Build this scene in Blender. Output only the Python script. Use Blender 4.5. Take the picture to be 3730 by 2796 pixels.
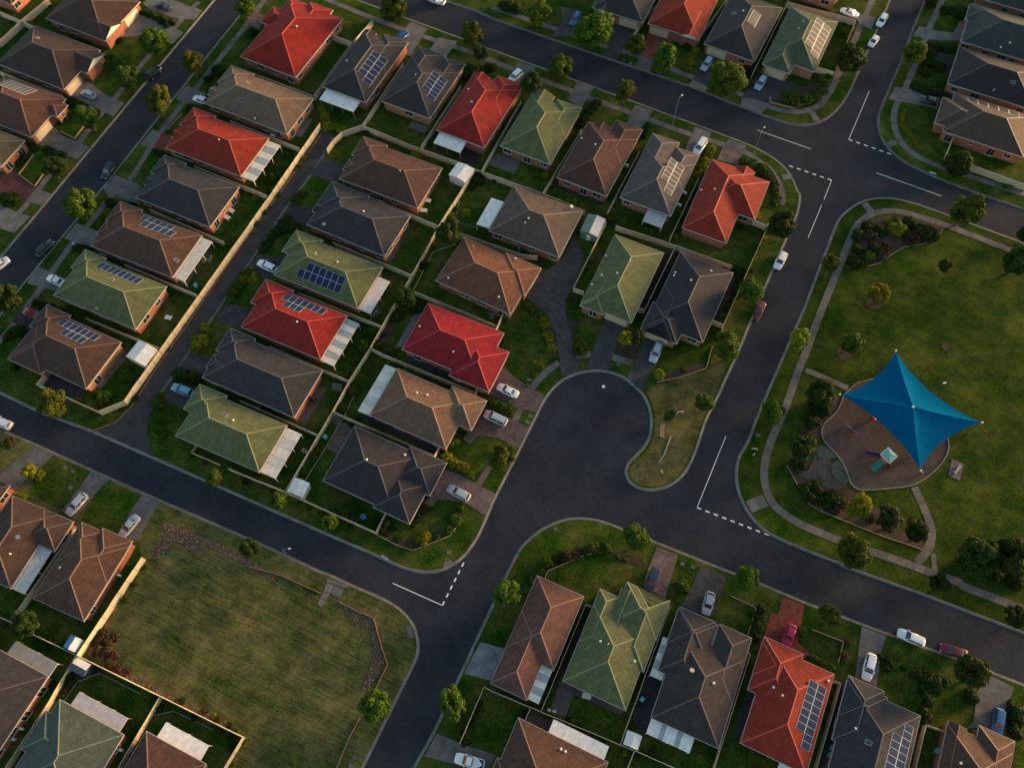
import bpy, bmesh, math, random
from mathutils import Vector, Matrix
from mathutils.geometry import tessellate_polygon
for o in list(bpy.data.objects): bpy.data.objects.remove(o, do_unlink=True)
scene = bpy.context.scene; COL = scene.collection
rad = math.radians
# ------------------------------------------------------------------ camera, sky, sun, exposure
CAM_LOC = (29.59, -64.33, 150.0); CAM_TILT = 25.27; CAM_AZ = -24.7; CAM_LENS = 28.954
cam = bpy.data.cameras.new('camera'); camo = bpy.data.objects.new('camera', cam); COL.objects.link(camo)
cam.sensor_width = 36.0; cam.sensor_fit = 'HORIZONTAL'; cam.lens = CAM_LENS; cam.clip_start = 1.0; cam.clip_end = 3000.0
camo.location = CAM_LOC; camo.rotation_euler = (rad(CAM_TILT), 0, rad(-CAM_AZ)); scene.camera = camo
SUN_EL = 5.2; SUN_AZ = 42.0      # azimuth clockwise from +Y
wd = bpy.data.worlds.new('World'); scene.world = wd; wd.use_nodes = True
wn = wd.node_tree.nodes; wl = wd.node_tree.links; wn.clear()
sky = wn.new('ShaderNodeTexSky'); sky.sky_type = 'NISHITA'; sky.sun_disc = False
sky.sun_elevation = rad(SUN_EL); sky.sun_rotation = rad(SUN_AZ); sky.air_density = 1.0; sky.dust_density = 1.0; sky.ozone_density = 1.0
bg = wn.new('ShaderNodeBackground'); bg.inputs['Strength'].default_value = 0.15
wo = wn.new('ShaderNodeOutputWorld'); wl.new(sky.outputs[0], bg.inputs[0]); wl.new(bg.outputs[0], wo.inputs[0])
sl = bpy.data.lights.new('sun', 'SUN'); sl.energy = 4.8; sl.angle = rad(17); sl.color = (1.0, 0.62, 0.30)
so = bpy.data.objects.new('sun', sl); COL.objects.link(so); so.location = (150, 150, 120)
sd = Vector((math.sin(rad(SUN_AZ))*math.cos(rad(SUN_EL)), math.cos(rad(SUN_AZ))*math.cos(rad(SUN_EL)), math.sin(rad(SUN_EL))))
so.rotation_euler = sd.to_track_quat('Z', 'Y').to_euler()
vs = scene.view_settings; vs.view_transform = 'Standard'; vs.look = 'None'; vs.gamma = 1.0; vs.use_curve_mapping = False; vs.exposure = 1.62
scene.render.engine = 'CYCLES'

# ------------------------------------------------------------------ plan of the place, in metres (x along the cross streets, y along the long streets)
BLOCKS = [('A', 'verge_ground', [(-112.41, -88.6), (-113.9, -18.62), (-114.3, 0.2), (-115.01, 27.83), (-115.81, 67.35), (-117.21, 137.34)], [(-280.0, 137.34), (-280.0, -88.6)], False),
 ('B', 'verge_ground',
  [(-103.99, -30.62), (-104.51, -25.19), (-104.67, 2.45), (-106.44, 65.97), (-108.05, 79.56), (-105.87, 83.41), (-82.6, 82.63), (-35.05, 81.04), (10.47, 79.6), (24.62, 79.06), (29.75, 77.98), (33.16, 76.55),
   (36.26, 74.03), (38.72, 70.12), (38.91, 70.67), (39.57, 68.68), (40.14, 64.79), (39.8, 57.28), (39.21, 41.93), (39.09, 36.51), (38.94, 26.09), (38.29, 15.3), (38.57, 17.6), (37.78, 9.19), (37.93, 5.77), (38.17, 2.17),
   (38.05, -1.81), (37.42, -4.3), (36.21, -6.5), (34.75, -7.99), (32.91, -9.11), (31.06, -9.55), (29.46, -9.33), (28.26, -8.52), (27.6, -7.17), (27.75, -5.57), (28.55, -3.66), (29.33, -1.33), (29.48, 1.02),
   (28.85, 3.62), (27.73, 6.03), (26.2, 8.0), (24.3, 9.53), (22.33, 10.14), (23.12, 9.83), (20.83, 10.91), (18.59, 11.11), (15.99, 10.84), (13.65, 9.92), (11.12, 8.14), (8.87, 5.72), (7.82, 3.1), (7.09, 0.41),
   (6.97, -11.9), (6.93, -15.84), (6.75, -22.75), (7.01, -27.68), (7.08, -30.24), (7.01, -31.95), (6.41, -35.4), (5.06, -37.78), (3.25, -39.73), (1.25, -40.78), (-1.62, -41.61), (-5.15, -41.73), (-8.13, -41.71),
   (-19.2, -42.07), (-35.59, -42.5), (-55.54, -43.04), (-70.75, -43.49), (-82.37, -44.46), (-92.61, -44.39), (-99.99, -44.39), (-103.99, -40.39)],
  [], True),
 ('C', 'verge_ground',
  [(-131.63, 92.55), (-61.63, 92.27), (-50.95, 92.23), (-47.11, 91.55), (-17.63, 91.12), (5.88, 90.86), (21.24, 89.64), (24.67, 89.51), (29.0, 89.38), (31.68, 89.56), (33.92, 90.17), (36.7, 92.08), (39.12, 95.31),
   (40.61, 99.84), (41.38, 104.98), (41.57, 111.28), (42.04, 121.58), (42.6, 137.23), (42.67, 140.25), (44.36, 210.23)],
  [(-131.63, 210.23)], False),
 ('D', 'verge_ground',
  [(54.76, 214.18), (51.41, 144.26), (50.88, 133.23), (50.81, 121.44), (50.35, 111.75), (50.06, 105.48), (49.93, 101.13), (50.68, 97.25), (52.45, 93.92), (54.97, 91.4), (58.62, 89.45), (64.62, 88.25), (70.38, 87.77),
   (75.73, 87.6), (85.99, 87.38), (155.97, 85.87)],
  [(155.97, 214.18)], False),
 ('E', 'park_ground',
  [(157.63, 75.3), (87.67, 77.67), (70.99, 78.24), (64.01, 78.4), (59.89, 78.02), (56.76, 76.96), (54.05, 75.34), (51.86, 72.81), (50.16, 69.59), (49.23, 66.74), (49.0, 54.37), (48.73, 40.94), (47.5, 18.63),
   (47.24, 14.12), (47.33, 7.81), (46.53, 4.32), (47.04, 1.22), (47.92, -1.11), (49.22, -3.22), (51.39, -5.42), (53.52, -6.81), (56.0, -7.75), (57.09, -7.76), (60.69, -7.9), (68.83, -7.7), (75.52, -6.87), (68.68, -7.99),
   (84.57, -6.84), (102.2, -6.11), (172.14, -3.2)],
  [], False),
 ('F', 'verge_ground',
  [(173.75, -12.37), (103.81, -15.37), (93.07, -15.83), (82.39, -16.62), (75.85, -17.06), (65.62, -17.61), (57.32, -17.67), (51.88, -17.99), (42.45, -18.32), (36.46, -18.53), (31.86, -18.72), (27.93, -18.84),
   (25.6, -19.25), (23.41, -20.0), (21.34, -21.08), (19.52, -22.7), (17.57, -25.16), (16.24, -27.83), (15.44, -30.49), (15.33, -35.42), (15.38, -41.08), (15.34, -48.15), (15.36, -56.05), (15.37, -64.05), (14.79, -70.14),
   (8.17, -139.83)],
  [(173.75, -139.83)], False),
 ('G', 'vacant_ground',
  [(-156.85, -55.03), (-86.95, -51.24), (-78.84, -50.8), (-74.41, -50.74), (-61.73, -50.46), (-50.03, -50.08), (-25.43, -49.16), (-15.23, -49.1), (-15.1, -48.88), (-9.95, -48.85), (-2.98, -48.56), (-0.34, -48.79),
   (1.67, -49.29), (3.68, -50.26), (5.16, -51.68), (6.33, -53.45), (6.7, -55.1), (6.68, -56.92), (6.61, -64.01), (6.59, -73.91), (6.51, -143.91)],
  [(-156.85, -143.91)], False)]
PATHS = [('footpath', 'pale concrete footpath along the right of the left street',
  [(-104.02, 74.28), (-103.13, 61.68), (-102.84, 49.4), (-102.76, 39.56), (-102.82, 33.87), (-102.4, 23.11), (-100.5, 10.73), (-101.98, 4.34), (-101.54, -2.61), (-101.7, -10.33), (-100.67, -21.39), (-100.07, -31.44),
   (-100.27, -36.67)],
  1.35, 'conc'),
 ('footpath', 'broken concrete footpath along the left of the left street',
  [(-118.92, 65.17), (-119.21, 56.69), (-119.43, 45.46), (-119.18, 37.35), (-118.68, 31.36), (-118.69, 24.0), (-117.98, 14.5), (-118.31, 8.47), (-118.06, 1.87), (-117.49, -5.83), (-117.92, -11.25)], 1.3, 'conc'),
 ('footpath', 'concrete footpath below the top road',
  [(-90.93, 79.8), (-75.67, 78.66), (-66.24, 78.4), (-46.46, 78.56), (-35.51, 77.64), (-20.42, 77.21), (-4.73, 76.63), (11.61, 76.37), (17.62, 76.67), (25.17, 76.68), (26.84, 75.84), (29.53, 74.87), (32.08, 73.28),
   (34.1, 71.47), (35.38, 69.35), (36.47, 66.04), (36.07, 65.93)],
  1.45, 'conc'),
 ('footpath', 'concrete footpath above the top road',
  [(-49.4, 94.91), (-31.55, 94.6), (-17.61, 94.38), (-7.81, 94.71), (5.56, 93.6), (19.86, 93.33), (24.4, 92.38), (28.09, 92.37), (31.76, 93.41), (34.77, 95.65), (36.78, 99.38), (37.51, 104.52), (37.55, 111.24),
   (38.29, 122.68), (38.46, 131.88), (38.81, 139.47)],
  1.45, 'conc'),
 ('footpath', 'concrete footpath round the corner at the top right',
  [(55.29, 147.05), (54.31, 134.81), (54.33, 126.31), (53.55, 112.34), (52.77, 105.44), (53.02, 101.28), (54.87, 96.68), (58.03, 93.21), (62.44, 91.61), (68.23, 91.29), (76.66, 91.43), (87.72, 91.51)], 1.45, 'conc'),
 ('footpath', 'long curved concrete footpath round the park',
  [(90.59, 74.38), (74.34, 75.35), (68.81, 75.56), (64.71, 75.35), (60.63, 74.89), (57.59, 73.57), (55.28, 71.57), (53.72, 68.88), (53.0, 66.26), (52.7, 62.12), (52.58, 56.37), (52.16, 47.88), (51.9, 41.08),
   (51.75, 31.35), (51.5, 25.94), (51.57, 19.61), (51.38, 15.15), (51.08, 11.53), (50.98, 7.78), (51.3, 4.57), (52.28, 1.43), (53.59, -0.67), (55.48, -2.48), (58.16, -3.36), (60.67, -3.78), (64.49, -3.84),
   (68.24, -3.79), (74.62, -3.27), (81.36, -2.69), (85.87, -2.6), (90.25, -2.07), (90.38, -2.71), (96.95, -2.36), (102.38, -2.26)],
  1.5, 'conc'),
 ('footpath', 'curved concrete path from playground to the lower footpath', [(78.6, 12.32), (80.95, 9.24), (82.81, 6.67), (83.8, 4.27), (83.66, 1.27), (82.21, -1.92)], 1.5, 'conc'),
 ('footpath', 'short concrete path from park footpath to the playground edge', [(52.79, 27.77), (57.21, 27.64), (61.77, 27.31)], 1.2, 'conc'),
 ('footpath', 'short concrete kerb ramp at the upper park corner', [(53.17, 73.79), (55.32, 71.96)], 1.6, 'conc'),
 ('footpath', 'wide concrete kerb ramp at the lower park corner', [(51.17, -4.6), (53.63, -1.99)], 2.4, 'conc'),
 ('footpath', 'concrete kerb ramp at the corner of the orange red house', [(34.33, 73.14), (36.29, 74.43)], 1.5, 'conc'),
 ('footpath', 'concrete kerb ramp below the sage green house', [(34.94, 95.09), (36.94, 92.83)], 1.5, 'conc'),
 ('footpath', 'concrete kerb ramp below the mushroom brown house', [(53.95, 92.56), (55.4, 94.45)], 1.5, 'conc'),
 ('footpath', 'curved concrete footpath left of the cul-de-sac head', [(3.96, 0.72), (4.54, 3.72), (5.58, 6.36), (6.74, 8.45)], 1.3, 'conc'),
 ('footpath', 'short concrete footpath across the cul-de-sac head', [(9.29, 11.19), (11.84, 12.99)], 1.4, 'conc'),
 ('footpath', 'short concrete footpath between the cul-de-sac drives', [(15.92, 14.08), (20.36, 14.56)], 1.4, 'conc'),
 ('footpath', 'short concrete strip beside the van drive left of cul-de-sac', [(3.8, -7.03), (3.92, -4.33)], 1.2, 'conc'),
 ('footpath', 'brick paved strip through the verge left of the cul-de-sac', [(3.01, -22.04), (3.45, -17.72)], 1.2, 'bpave'),
 ('footpath', 'thin branch path where the park paths meet', [(84.62, 1.07), (85.67, -2.2)], 0.9, 'conc')]
DRIVES = [('driveway', 'concrete drive with dark blue sedan at top of the left street', [(-131.6, 58.59), (-131.69, 63.07), (-120.34, 62.78), (-116.19, 62.81), (-116.26, 59.26), (-120.62, 57.64), (-128.4, 57.34)], 'conc2'),
 ('driveway', 'wide concrete drive of the top left brown house',
  [(-132.11, 50.51), (-131.77, 56.14), (-129.19, 55.75), (-120.17, 54.8), (-116.2, 54.37), (-116.4, 49.79), (-120.03, 49.76), (-124.75, 50.06), (-127.11, 47.55), (-130.22, 46.12)], 'conc2'),
 ('driveway', 'concrete drive with silver hatchback on the left street', [(-130.17, 25.42), (-130.16, 30.95), (-126.95, 30.64), (-120.95, 29.0), (-115.71, 28.89), (-115.56, 24.16), (-120.21, 24.59)], 'conc2'),
 ('driveway', 'broad concrete drive of the rust brown house',
  [(-126.32, 10.05), (-126.76, 15.64), (-124.21, 15.15), (-122.96, 14.47), (-117.86, 14.35), (-114.98, 14.16), (-115.2, 10.03), (-118.82, 10.05), (-125.51, 9.93)], 'conc2'),
 ('driveway', 'dark red paved drive at the left edge', [(-130.27, -1.39), (-128.3, 2.28), (-124.62, 0.82), (-118.62, -0.51), (-118.25, -4.37), (-127.22, -5.05)], 'rpave2'),
 ('driveway', 'concrete crossover below the dark red drive', [(-118.57, -0.49), (-114.45, -0.41), (-114.44, -3.94), (-118.13, -4.35)], 'conc2'),
 ('driveway', 'concrete drive at the left edge of the left street', [(-125.43, -7.21), (-117.64, -7.78), (-114.66, -7.34), (-115.11, -12.59), (-120.7, -12.89)], 'conc2'),
 ('driveway', 'brown brick paved drive of the large red house', [(-100.75, 67.85), (-104.3, 68.18), (-103.65, 61.92), (-99.12, 62.32)], 'bpave'),
 ('driveway', 'concrete drive with white hatchback beside the tan house', [(-105.36, 39.69), (-99.52, 39.51), (-98.25, 35.76), (-105.03, 35.02)], 'conc2'),
 ('driveway', 'concrete crossover of the orange red house', [(-104.63, 24.78), (-101.99, 25.03), (-101.33, 20.12), (-104.66, 19.89)], 'conc2'),
 ('driveway', 'red paved drive of the orange red house', [(-102.08, 24.91), (-98.65, 25.25), (-96.93, 20.52), (-101.28, 20.34)], 'rpave'),
 ('driveway', 'concrete drive of the slate blue house', [(-104.49, 10.07), (-97.06, 9.98), (-96.13, 6.57), (-94.45, 5.63), (-102.61, 4.73), (-104.74, 5.75)], 'conc2'),
 ('driveway', 'concrete drive of the brown solar house', [(-104.18, -4.56), (-98.03, -4.38), (-97.36, -8.16), (-100.83, -8.85), (-104.18, -8.95)], 'conc2'),
 ('driveway', 'concrete drive with white sedan beside the green house', [(-104.81, -17.42), (-96.99, -17.3), (-96.93, -20.52), (-100.43, -21.28), (-104.16, -21.63)], 'conc2'),
 ('driveway', 'dark drive with red sedan of the lower corner house', [(-100.96, -30.54), (-100.86, -26.86), (-95.95, -26.92), (-94.8, -29.99), (-98.0, -30.81)], 'conc3'),
 ('driveway', 'brown paved drive at the top end of the lane', [(-64.05, 34.15), (-58.01, 34.53), (-57.11, 30.1), (-57.78, 29.01), (-64.29, 28.96)], 'bpave2'),
 ('driveway', 'dark paved drive of the blue grey house', [(-63.59, 20.02), (-58.45, 20.2), (-57.46, 16.38), (-58.91, 15.34), (-63.4, 16.42)], 'bpave2'),
 ('driveway', 'dark paved drive with white wagon on the lane', [(-62.97, 5.17), (-58.22, 6.64), (-57.95, 8.01), (-57.16, 2.23), (-58.28, 0.44), (-63.69, 1.07)], 'bpave2'),
 ('driveway', 'dark paved drive of the scarlet house', [(-62.66, -7.79), (-57.1, -7.24), (-56.53, -11.58), (-54.8, -12.3), (-62.62, -12.32)], 'bpave2'),
 ('driveway', 'dark paved drive of the charcoal lane house', [(-62.9, -20.82), (-57.75, -20.65), (-57.35, -24.59), (-63.13, -24.68)], 'bpave2'),
 ('driveway', 'paved drive with light blue wagon on the lane', [(-62.81, -28.42), (-56.38, -27.58), (-56.92, -32.66), (-62.18, -32.11)], 'bpave2'),
 ('driveway', 'concrete drive of the white patio house', [(-65.79, 81.6), (-60.97, 81.31), (-60.4, 70.99), (-64.79, 71.05), (-66.14, 78.21)], 'conc2'),
 ('driveway', 'concrete drive of the second charcoal house', [(-56.85, 79.63), (-52.11, 80.39), (-52.3, 74.39), (-57.12, 75.04)], 'conc2'),
 ('driveway', 'concrete drive with white car of the red top row house', [(-35.39, 80.33), (-30.54, 80.51), (-30.88, 73.72), (-35.1, 74.23)], 'conc2'),
 ('driveway', 'concrete drive of the green top row house', [(-19.41, 80.24), (-15.1, 80.23), (-15.39, 73.14), (-19.55, 74.25)], 'conc2'),
 ('driveway', 'concrete drive of the chocolate brown house', [(-4.15, 79.38), (0.39, 79.54), (0.15, 73.09), (-3.81, 73.45)], 'conc2'),
 ('driveway', 'concrete drive with white van of the grey house', [(11.28, 79.05), (15.35, 79.04), (15.32, 70.54), (11.32, 71.53)], 'conc2'),
 ('driveway', 'red brick drive of the orange red corner house', [(19.21, 75.56), (23.92, 75.9), (23.95, 72.11), (19.09, 71.87)], 'bpave'),
 ('driveway', 'concrete crossover of the orange red corner house', [(19.67, 78.75), (23.99, 78.69), (23.95, 76.0), (19.23, 75.69)], 'conc2'),
 ('driveway', 'curved concrete drive with blue car above the top road', [(-33.65, 102.65), (-27.28, 103.11), (-26.25, 94.13), (-31.42, 91.56), (-31.09, 95.91), (-31.17, 98.88)], 'conc3'),
 ('driveway', 'wide dark concrete drive beside the big round tree', [(-19.58, 101.79), (-12.6, 103.08), (-13.1, 98.57), (-13.44, 90.98), (-17.53, 91.3), (-16.81, 97.81)], 'conc3'),
 ('driveway', 'red concrete drive above the top road', [(-9.63, 103.01), (-2.85, 103.05), (-5.07, 94.82), (-8.6, 95.04)], 'rpave'),
 ('driveway', 'concrete crossover of the red drive', [(-8.5, 94.95), (-5.03, 94.71), (-4.56, 90.43), (-8.67, 91.12)], 'conc2'),
 ('driveway', 'dark drive with silver wagon above the top road', [(6.1, 103.19), (10.88, 102.62), (9.99, 92.3), (5.81, 93.05)], 'conc3'),
 ('driveway', 'concrete crossover of the dark drive above the top road', [(5.88, 92.85), (10.05, 92.11), (9.71, 89.89), (5.36, 90.53)], 'conc2'),
 ('driveway', 'dark paved drive of the sage green house', [(18.82, 97.25), (20.65, 103.47), (26.58, 102.6), (29.04, 101.86), (28.71, 99.59), (25.01, 93.61), (18.41, 92.66)], 'conc3'),
 ('driveway', 'concrete crossover of the sage green house', [(18.5, 92.4), (25.01, 93.4), (24.35, 89.58), (18.96, 89.03)], 'conc2'),
 ('driveway', 'concrete drive with white sedan by the right street', [(35.24, 131.87), (41.24, 132.58), (41.14, 127.65), (38.1, 128.32)], 'conc2'),
 ('driveway', 'pale concrete drive at the top of the right street', [(52.0, 134.13), (56.02, 134.16), (60.14, 135.34), (60.94, 140.52), (62.69, 139.63), (62.44, 133.22), (55.28, 130.4), (51.08, 129.89)], 'conc2'),
 ('driveway', 'paved path of the near black house', [(58.26, 126.72), (63.08, 127.46), (61.93, 121.01), (57.61, 121.28)], 'conc3'),
 ('driveway', 'concrete drive with black hatchback at the right junction', [(51.16, 111.15), (54.85, 111.97), (57.47, 112.38), (61.77, 112.17), (61.95, 108.37), (60.17, 108.32), (55.02, 107.33), (50.7, 106.56)],
  'conc2'),
 ('driveway', 'straight dark concrete drive at the cul-de-sac head', [(11.34, 22.42), (16.26, 22.66), (15.69, 19.16), (16.47, 11.0), (12.16, 9.45), (11.69, 16.74)], 'conc3'),
 ('driveway', 'dark concrete drive with silver wagon at the cul-de-sac', [(20.93, 21.63), (25.63, 21.81), (25.15, 20.31), (24.29, 9.7), (20.47, 10.99), (20.81, 15.86)], 'conc3'),
 ('driveway', 'long curving shared drive up to the grey brown house',
  [(8.44, 5.46), (11.23, 8.53), (8.62, 12.14), (5.18, 16.97), (2.95, 20.22), (2.04, 23.82), (2.16, 26.93), (1.86, 31.64), (0.92, 35.44), (-2.75, 38.43), (-2.54, 31.02), (-5.65, 26.09), (-5.65, 19.6), (-2.64, 18.65),
   (0.47, 17.42), (2.83, 14.59), (6.63, 9.02)],
  'bpave3'),
 ('driveway', 'brown paved drive with white sedan left of the cul-de-sac', [(-5.87, 0.48), (-3.84, 3.27), (-1.29, 1.97), (3.42, 0.71), (6.96, 0.59), (7.07, -3.71), (3.25, -4.34), (-1.25, -4.03), (-3.87, -3.73)],
  'bpave'),
 ('driveway', 'brown paved drive with silver van left of the cul-de-sac', [(-3.36, -7.68), (-2.0, -6.81), (5.35, -7.13), (7.02, -7.2), (6.97, -12.09), (2.35, -11.74), (-1.4, -12.89), (-2.15, -15.24), (-3.7, -14.81)],
  'bpave'),
 ('driveway', 'dark paved drive with silver wagon at the corner house',
  [(-3.92, -21.94), (-1.42, -21.62), (6.81, -22.24), (6.82, -26.9), (2.69, -26.23), (-0.4, -26.85), (-2.59, -27.72), (-3.02, -29.44), (-4.79, -29.59), (-4.14, -27.76)], 'bpave'),
 ('driveway', 'concrete drive at the left edge below the lower road', [(-81.77, -59.67), (-78.64, -51.05), (-74.25, -50.86), (-75.3, -54.49), (-76.46, -60.0), (-80.46, -61.25)], 'conc2'),
 ('driveway', 'concrete drive with silver wagon below the lower road', [(-65.64, -50.66), (-61.58, -50.58), (-62.13, -54.17), (-62.51, -59.7), (-65.82, -59.12), (-65.61, -54.15)], 'conc2'),
 ('driveway', 'concrete drive with silver sedan beside the vacant lot', [(-53.99, -50.48), (-49.96, -50.1), (-50.11, -53.95), (-49.39, -58.07), (-53.32, -58.41), (-53.99, -53.62)], 'conc2'),
 ('driveway', 'pale concrete drive of the pinkish brown house', [(15.86, -47.73), (20.44, -47.0), (20.75, -52.73), (15.61, -53.64)], 'conc4'),
 ('driveway', 'concrete drive with white pickup at the bottom', [(15.62, -64.08), (20.35, -63.8), (26.03, -62.96), (25.81, -66.09), (15.3, -68.09)], 'conc2'),
 ('driveway', 'brown paved drive with dark blue pickup', [(38.13, -18.97), (42.17, -18.75), (42.5, -25.74), (42.82, -27.25), (38.32, -26.65), (38.03, -23.36)], 'bpave'),
 ('driveway', 'grey paved drive with silver hatchback on the lower right road', [(46.56, -18.96), (51.41, -18.59), (51.74, -26.54), (45.71, -27.42), (46.39, -22.7)], 'bpave3'),
 ('driveway', 'red paved drive with red hatchback', [(61.85, -18.07), (65.73, -17.85), (66.52, -24.61), (69.07, -25.55), (68.08, -26.92), (59.73, -28.93), (60.8, -25.85), (60.66, -21.73), (61.93, -21.38)], 'rpave'),
 ('driveway', 'concrete drive with white wagon on the lower right road', [(75.96, -17.29), (80.33, -17.03), (80.22, -19.46), (80.76, -26.01), (77.11, -26.14), (76.48, -21.18)], 'conc2'),
 ('driveway', 'wide concrete drive with blue car at the bottom right', [(98.22, -15.98), (102.32, -16.32), (101.82, -19.57), (102.31, -24.52), (97.73, -25.36), (95.88, -26.43), (97.0, -24.8), (96.75, -19.28)], 'conc2')]
YARDS = [('paved_area', 'brown brick paving behind the green gabled house', [(30.17, -48.4), (31.72, -47.68), (42.82, -47.68), (42.8, -48.49), (34.05, -48.82), (34.21, -52.87), (31.03, -53.04)], 'bpave'),
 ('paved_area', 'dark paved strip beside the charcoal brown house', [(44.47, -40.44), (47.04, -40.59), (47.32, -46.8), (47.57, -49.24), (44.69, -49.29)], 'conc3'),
 ('paved_area', 'grey patio slab behind the second charcoal house', [(-50.29, 52.7), (-45.9, 52.83), (-45.74, 50.61), (-50.34, 50.58)], 'conc2'),
 ('paved_area', 'dark dirt yard below the white lean-to', [(-35.95, 52.85), (-31.03, 52.65), (-30.59, 46.43), (-35.19, 46.71)], 'soil'),
 ('paved_area', 'grey patio slab behind the green top row house', [(-29.08, 51.93), (-21.87, 52.43), (-21.8, 48.5), (-28.04, 48.4)], 'conc2'),
 ('paved_area', 'long concrete path behind the tan house', [(-73.98, 43.29), (-72.06, 43.32), (-71.55, 37.5), (-73.52, 37.42)], 'conc2'),
 ('paved_area', 'brown patio below the pale patio roof', [(-76.5, 0.19), (-73.3, 1.66), (-72.72, -8.19), (-75.72, -7.52)], 'bpave'),
 ('paved_area', 'concrete path behind the lower corner house', [(-75.83, -26.39), (-74.16, -26.57), (-74.5, -35.67), (-76.14, -35.52)], 'bpave'),
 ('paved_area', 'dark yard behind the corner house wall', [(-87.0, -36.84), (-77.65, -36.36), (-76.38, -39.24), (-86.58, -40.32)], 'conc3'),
 ('paved_area', 'brick path behind the blue grey house', [(-37.58, 26.07), (-36.26, 25.94), (-35.95, 14.95), (-37.15, 14.92)], 'bpave2'),
 ('paved_area', 'dark strip behind the crimson house', [(-25.57, 6.94), (-24.06, 7.13), (-24.11, -1.65), (-25.23, -2.8)], 'conc2'),
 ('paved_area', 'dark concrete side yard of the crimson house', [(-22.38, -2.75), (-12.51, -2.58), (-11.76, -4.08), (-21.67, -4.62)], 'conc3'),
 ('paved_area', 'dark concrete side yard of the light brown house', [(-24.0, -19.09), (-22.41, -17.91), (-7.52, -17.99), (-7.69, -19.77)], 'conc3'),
 ('paved_area', 'brown paved corner behind the dark house', [(-27.68, -21.51), (-24.72, -21.31), (-24.42, -22.33), (-24.46, -27.62), (-26.94, -27.63)], 'bpave'),
 ('paved_area', 'brown path behind the charcoal lane house', [(-35.41, -17.03), (-33.37, -16.09), (-33.15, -25.19), (-35.44, -25.37)], 'bpave'),
 ('paved_area', 'mulched strip along the green cul-de-sac house', [(17.01, 42.31), (18.29, 42.72), (18.19, 27.39), (16.84, 27.27)], 'soil'),
 ('paved_area', 'mulched strip along the blue black house', [(32.28, 43.54), (33.91, 43.25), (34.07, 31.89), (32.22, 31.7)], 'soil'),
 ('paved_area', 'mulched strip between the green and blue black houses', [(18.82, 44.03), (20.25, 43.62), (19.73, 29.6), (18.51, 28.04)], 'soil'),
 ('paved_area', 'dark soil strip along the green gabled house', [(30.71, -35.22), (31.92, -34.66), (31.97, -46.63), (30.15, -48.36)], 'soil'),
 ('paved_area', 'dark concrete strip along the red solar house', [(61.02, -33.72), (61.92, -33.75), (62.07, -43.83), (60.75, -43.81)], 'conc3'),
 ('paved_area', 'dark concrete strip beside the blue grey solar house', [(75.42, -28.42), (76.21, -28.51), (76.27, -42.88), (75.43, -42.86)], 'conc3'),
 ('paved_area', 'brown patio of the brown house with long white roof', [(28.42, -54.41), (32.48, -54.26), (32.54, -56.47), (28.45, -56.54)], 'bpave'),
 ('paved_area', 'bare soil strip below the chocolate brown house', [(-12.45, 51.23), (-0.06, 50.76), (-0.07, 48.55), (-12.38, 48.93)], 'soil'),
 ('lawn', 'green lawns of the houses below the lower road',
  [(-80.13, -61.64), (-76.39, -60.46), (-63.09, -60.44), (-61.17, -60.34), (-62.13, -54.17), (-61.34, -50.6), (-54.13, -50.48), (-53.99, -53.62), (-52.72, -58.27), (-48.69, -58.46), (-47.04, -60.19), (-47.14, -79.23),
   (-13.68, -78.3), (-13.77, -84.09), (-48.25, -99.95)],
  'lawn'),
 ('lawn', 'front lawn between the two drives below the lower road', [(-74.2, -50.92), (-65.75, -50.71), (-65.61, -54.15), (-65.85, -59.08), (-73.61, -59.18), (-74.92, -54.6)], 'lawn'),
 ('grass_tongue', 'dry straw coloured grass tongue beside the cul-de-sac',
  [(25.21, 9.58), (26.68, 12.38), (30.4, 15.31), (34.77, 19.48), (34.73, 23.52), (37.82, 24.63), (37.89, 15.72), (38.2, 17.13), (37.45, 9.03), (37.58, 5.32), (37.73, 1.97), (37.57, -1.89), (36.95, -4.38), (35.74, -6.58),
   (34.41, -7.74), (32.75, -8.69), (31.14, -9.1), (29.69, -8.95), (28.64, -8.2), (28.08, -7.08), (28.32, -5.72), (29.13, -3.82), (29.86, -1.37), (29.92, 1.23), (29.29, 3.82), (28.18, 6.24), (26.6, 8.33), (24.7, 9.86),
   (22.57, 10.55)],
  'dry_verge')]
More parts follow.
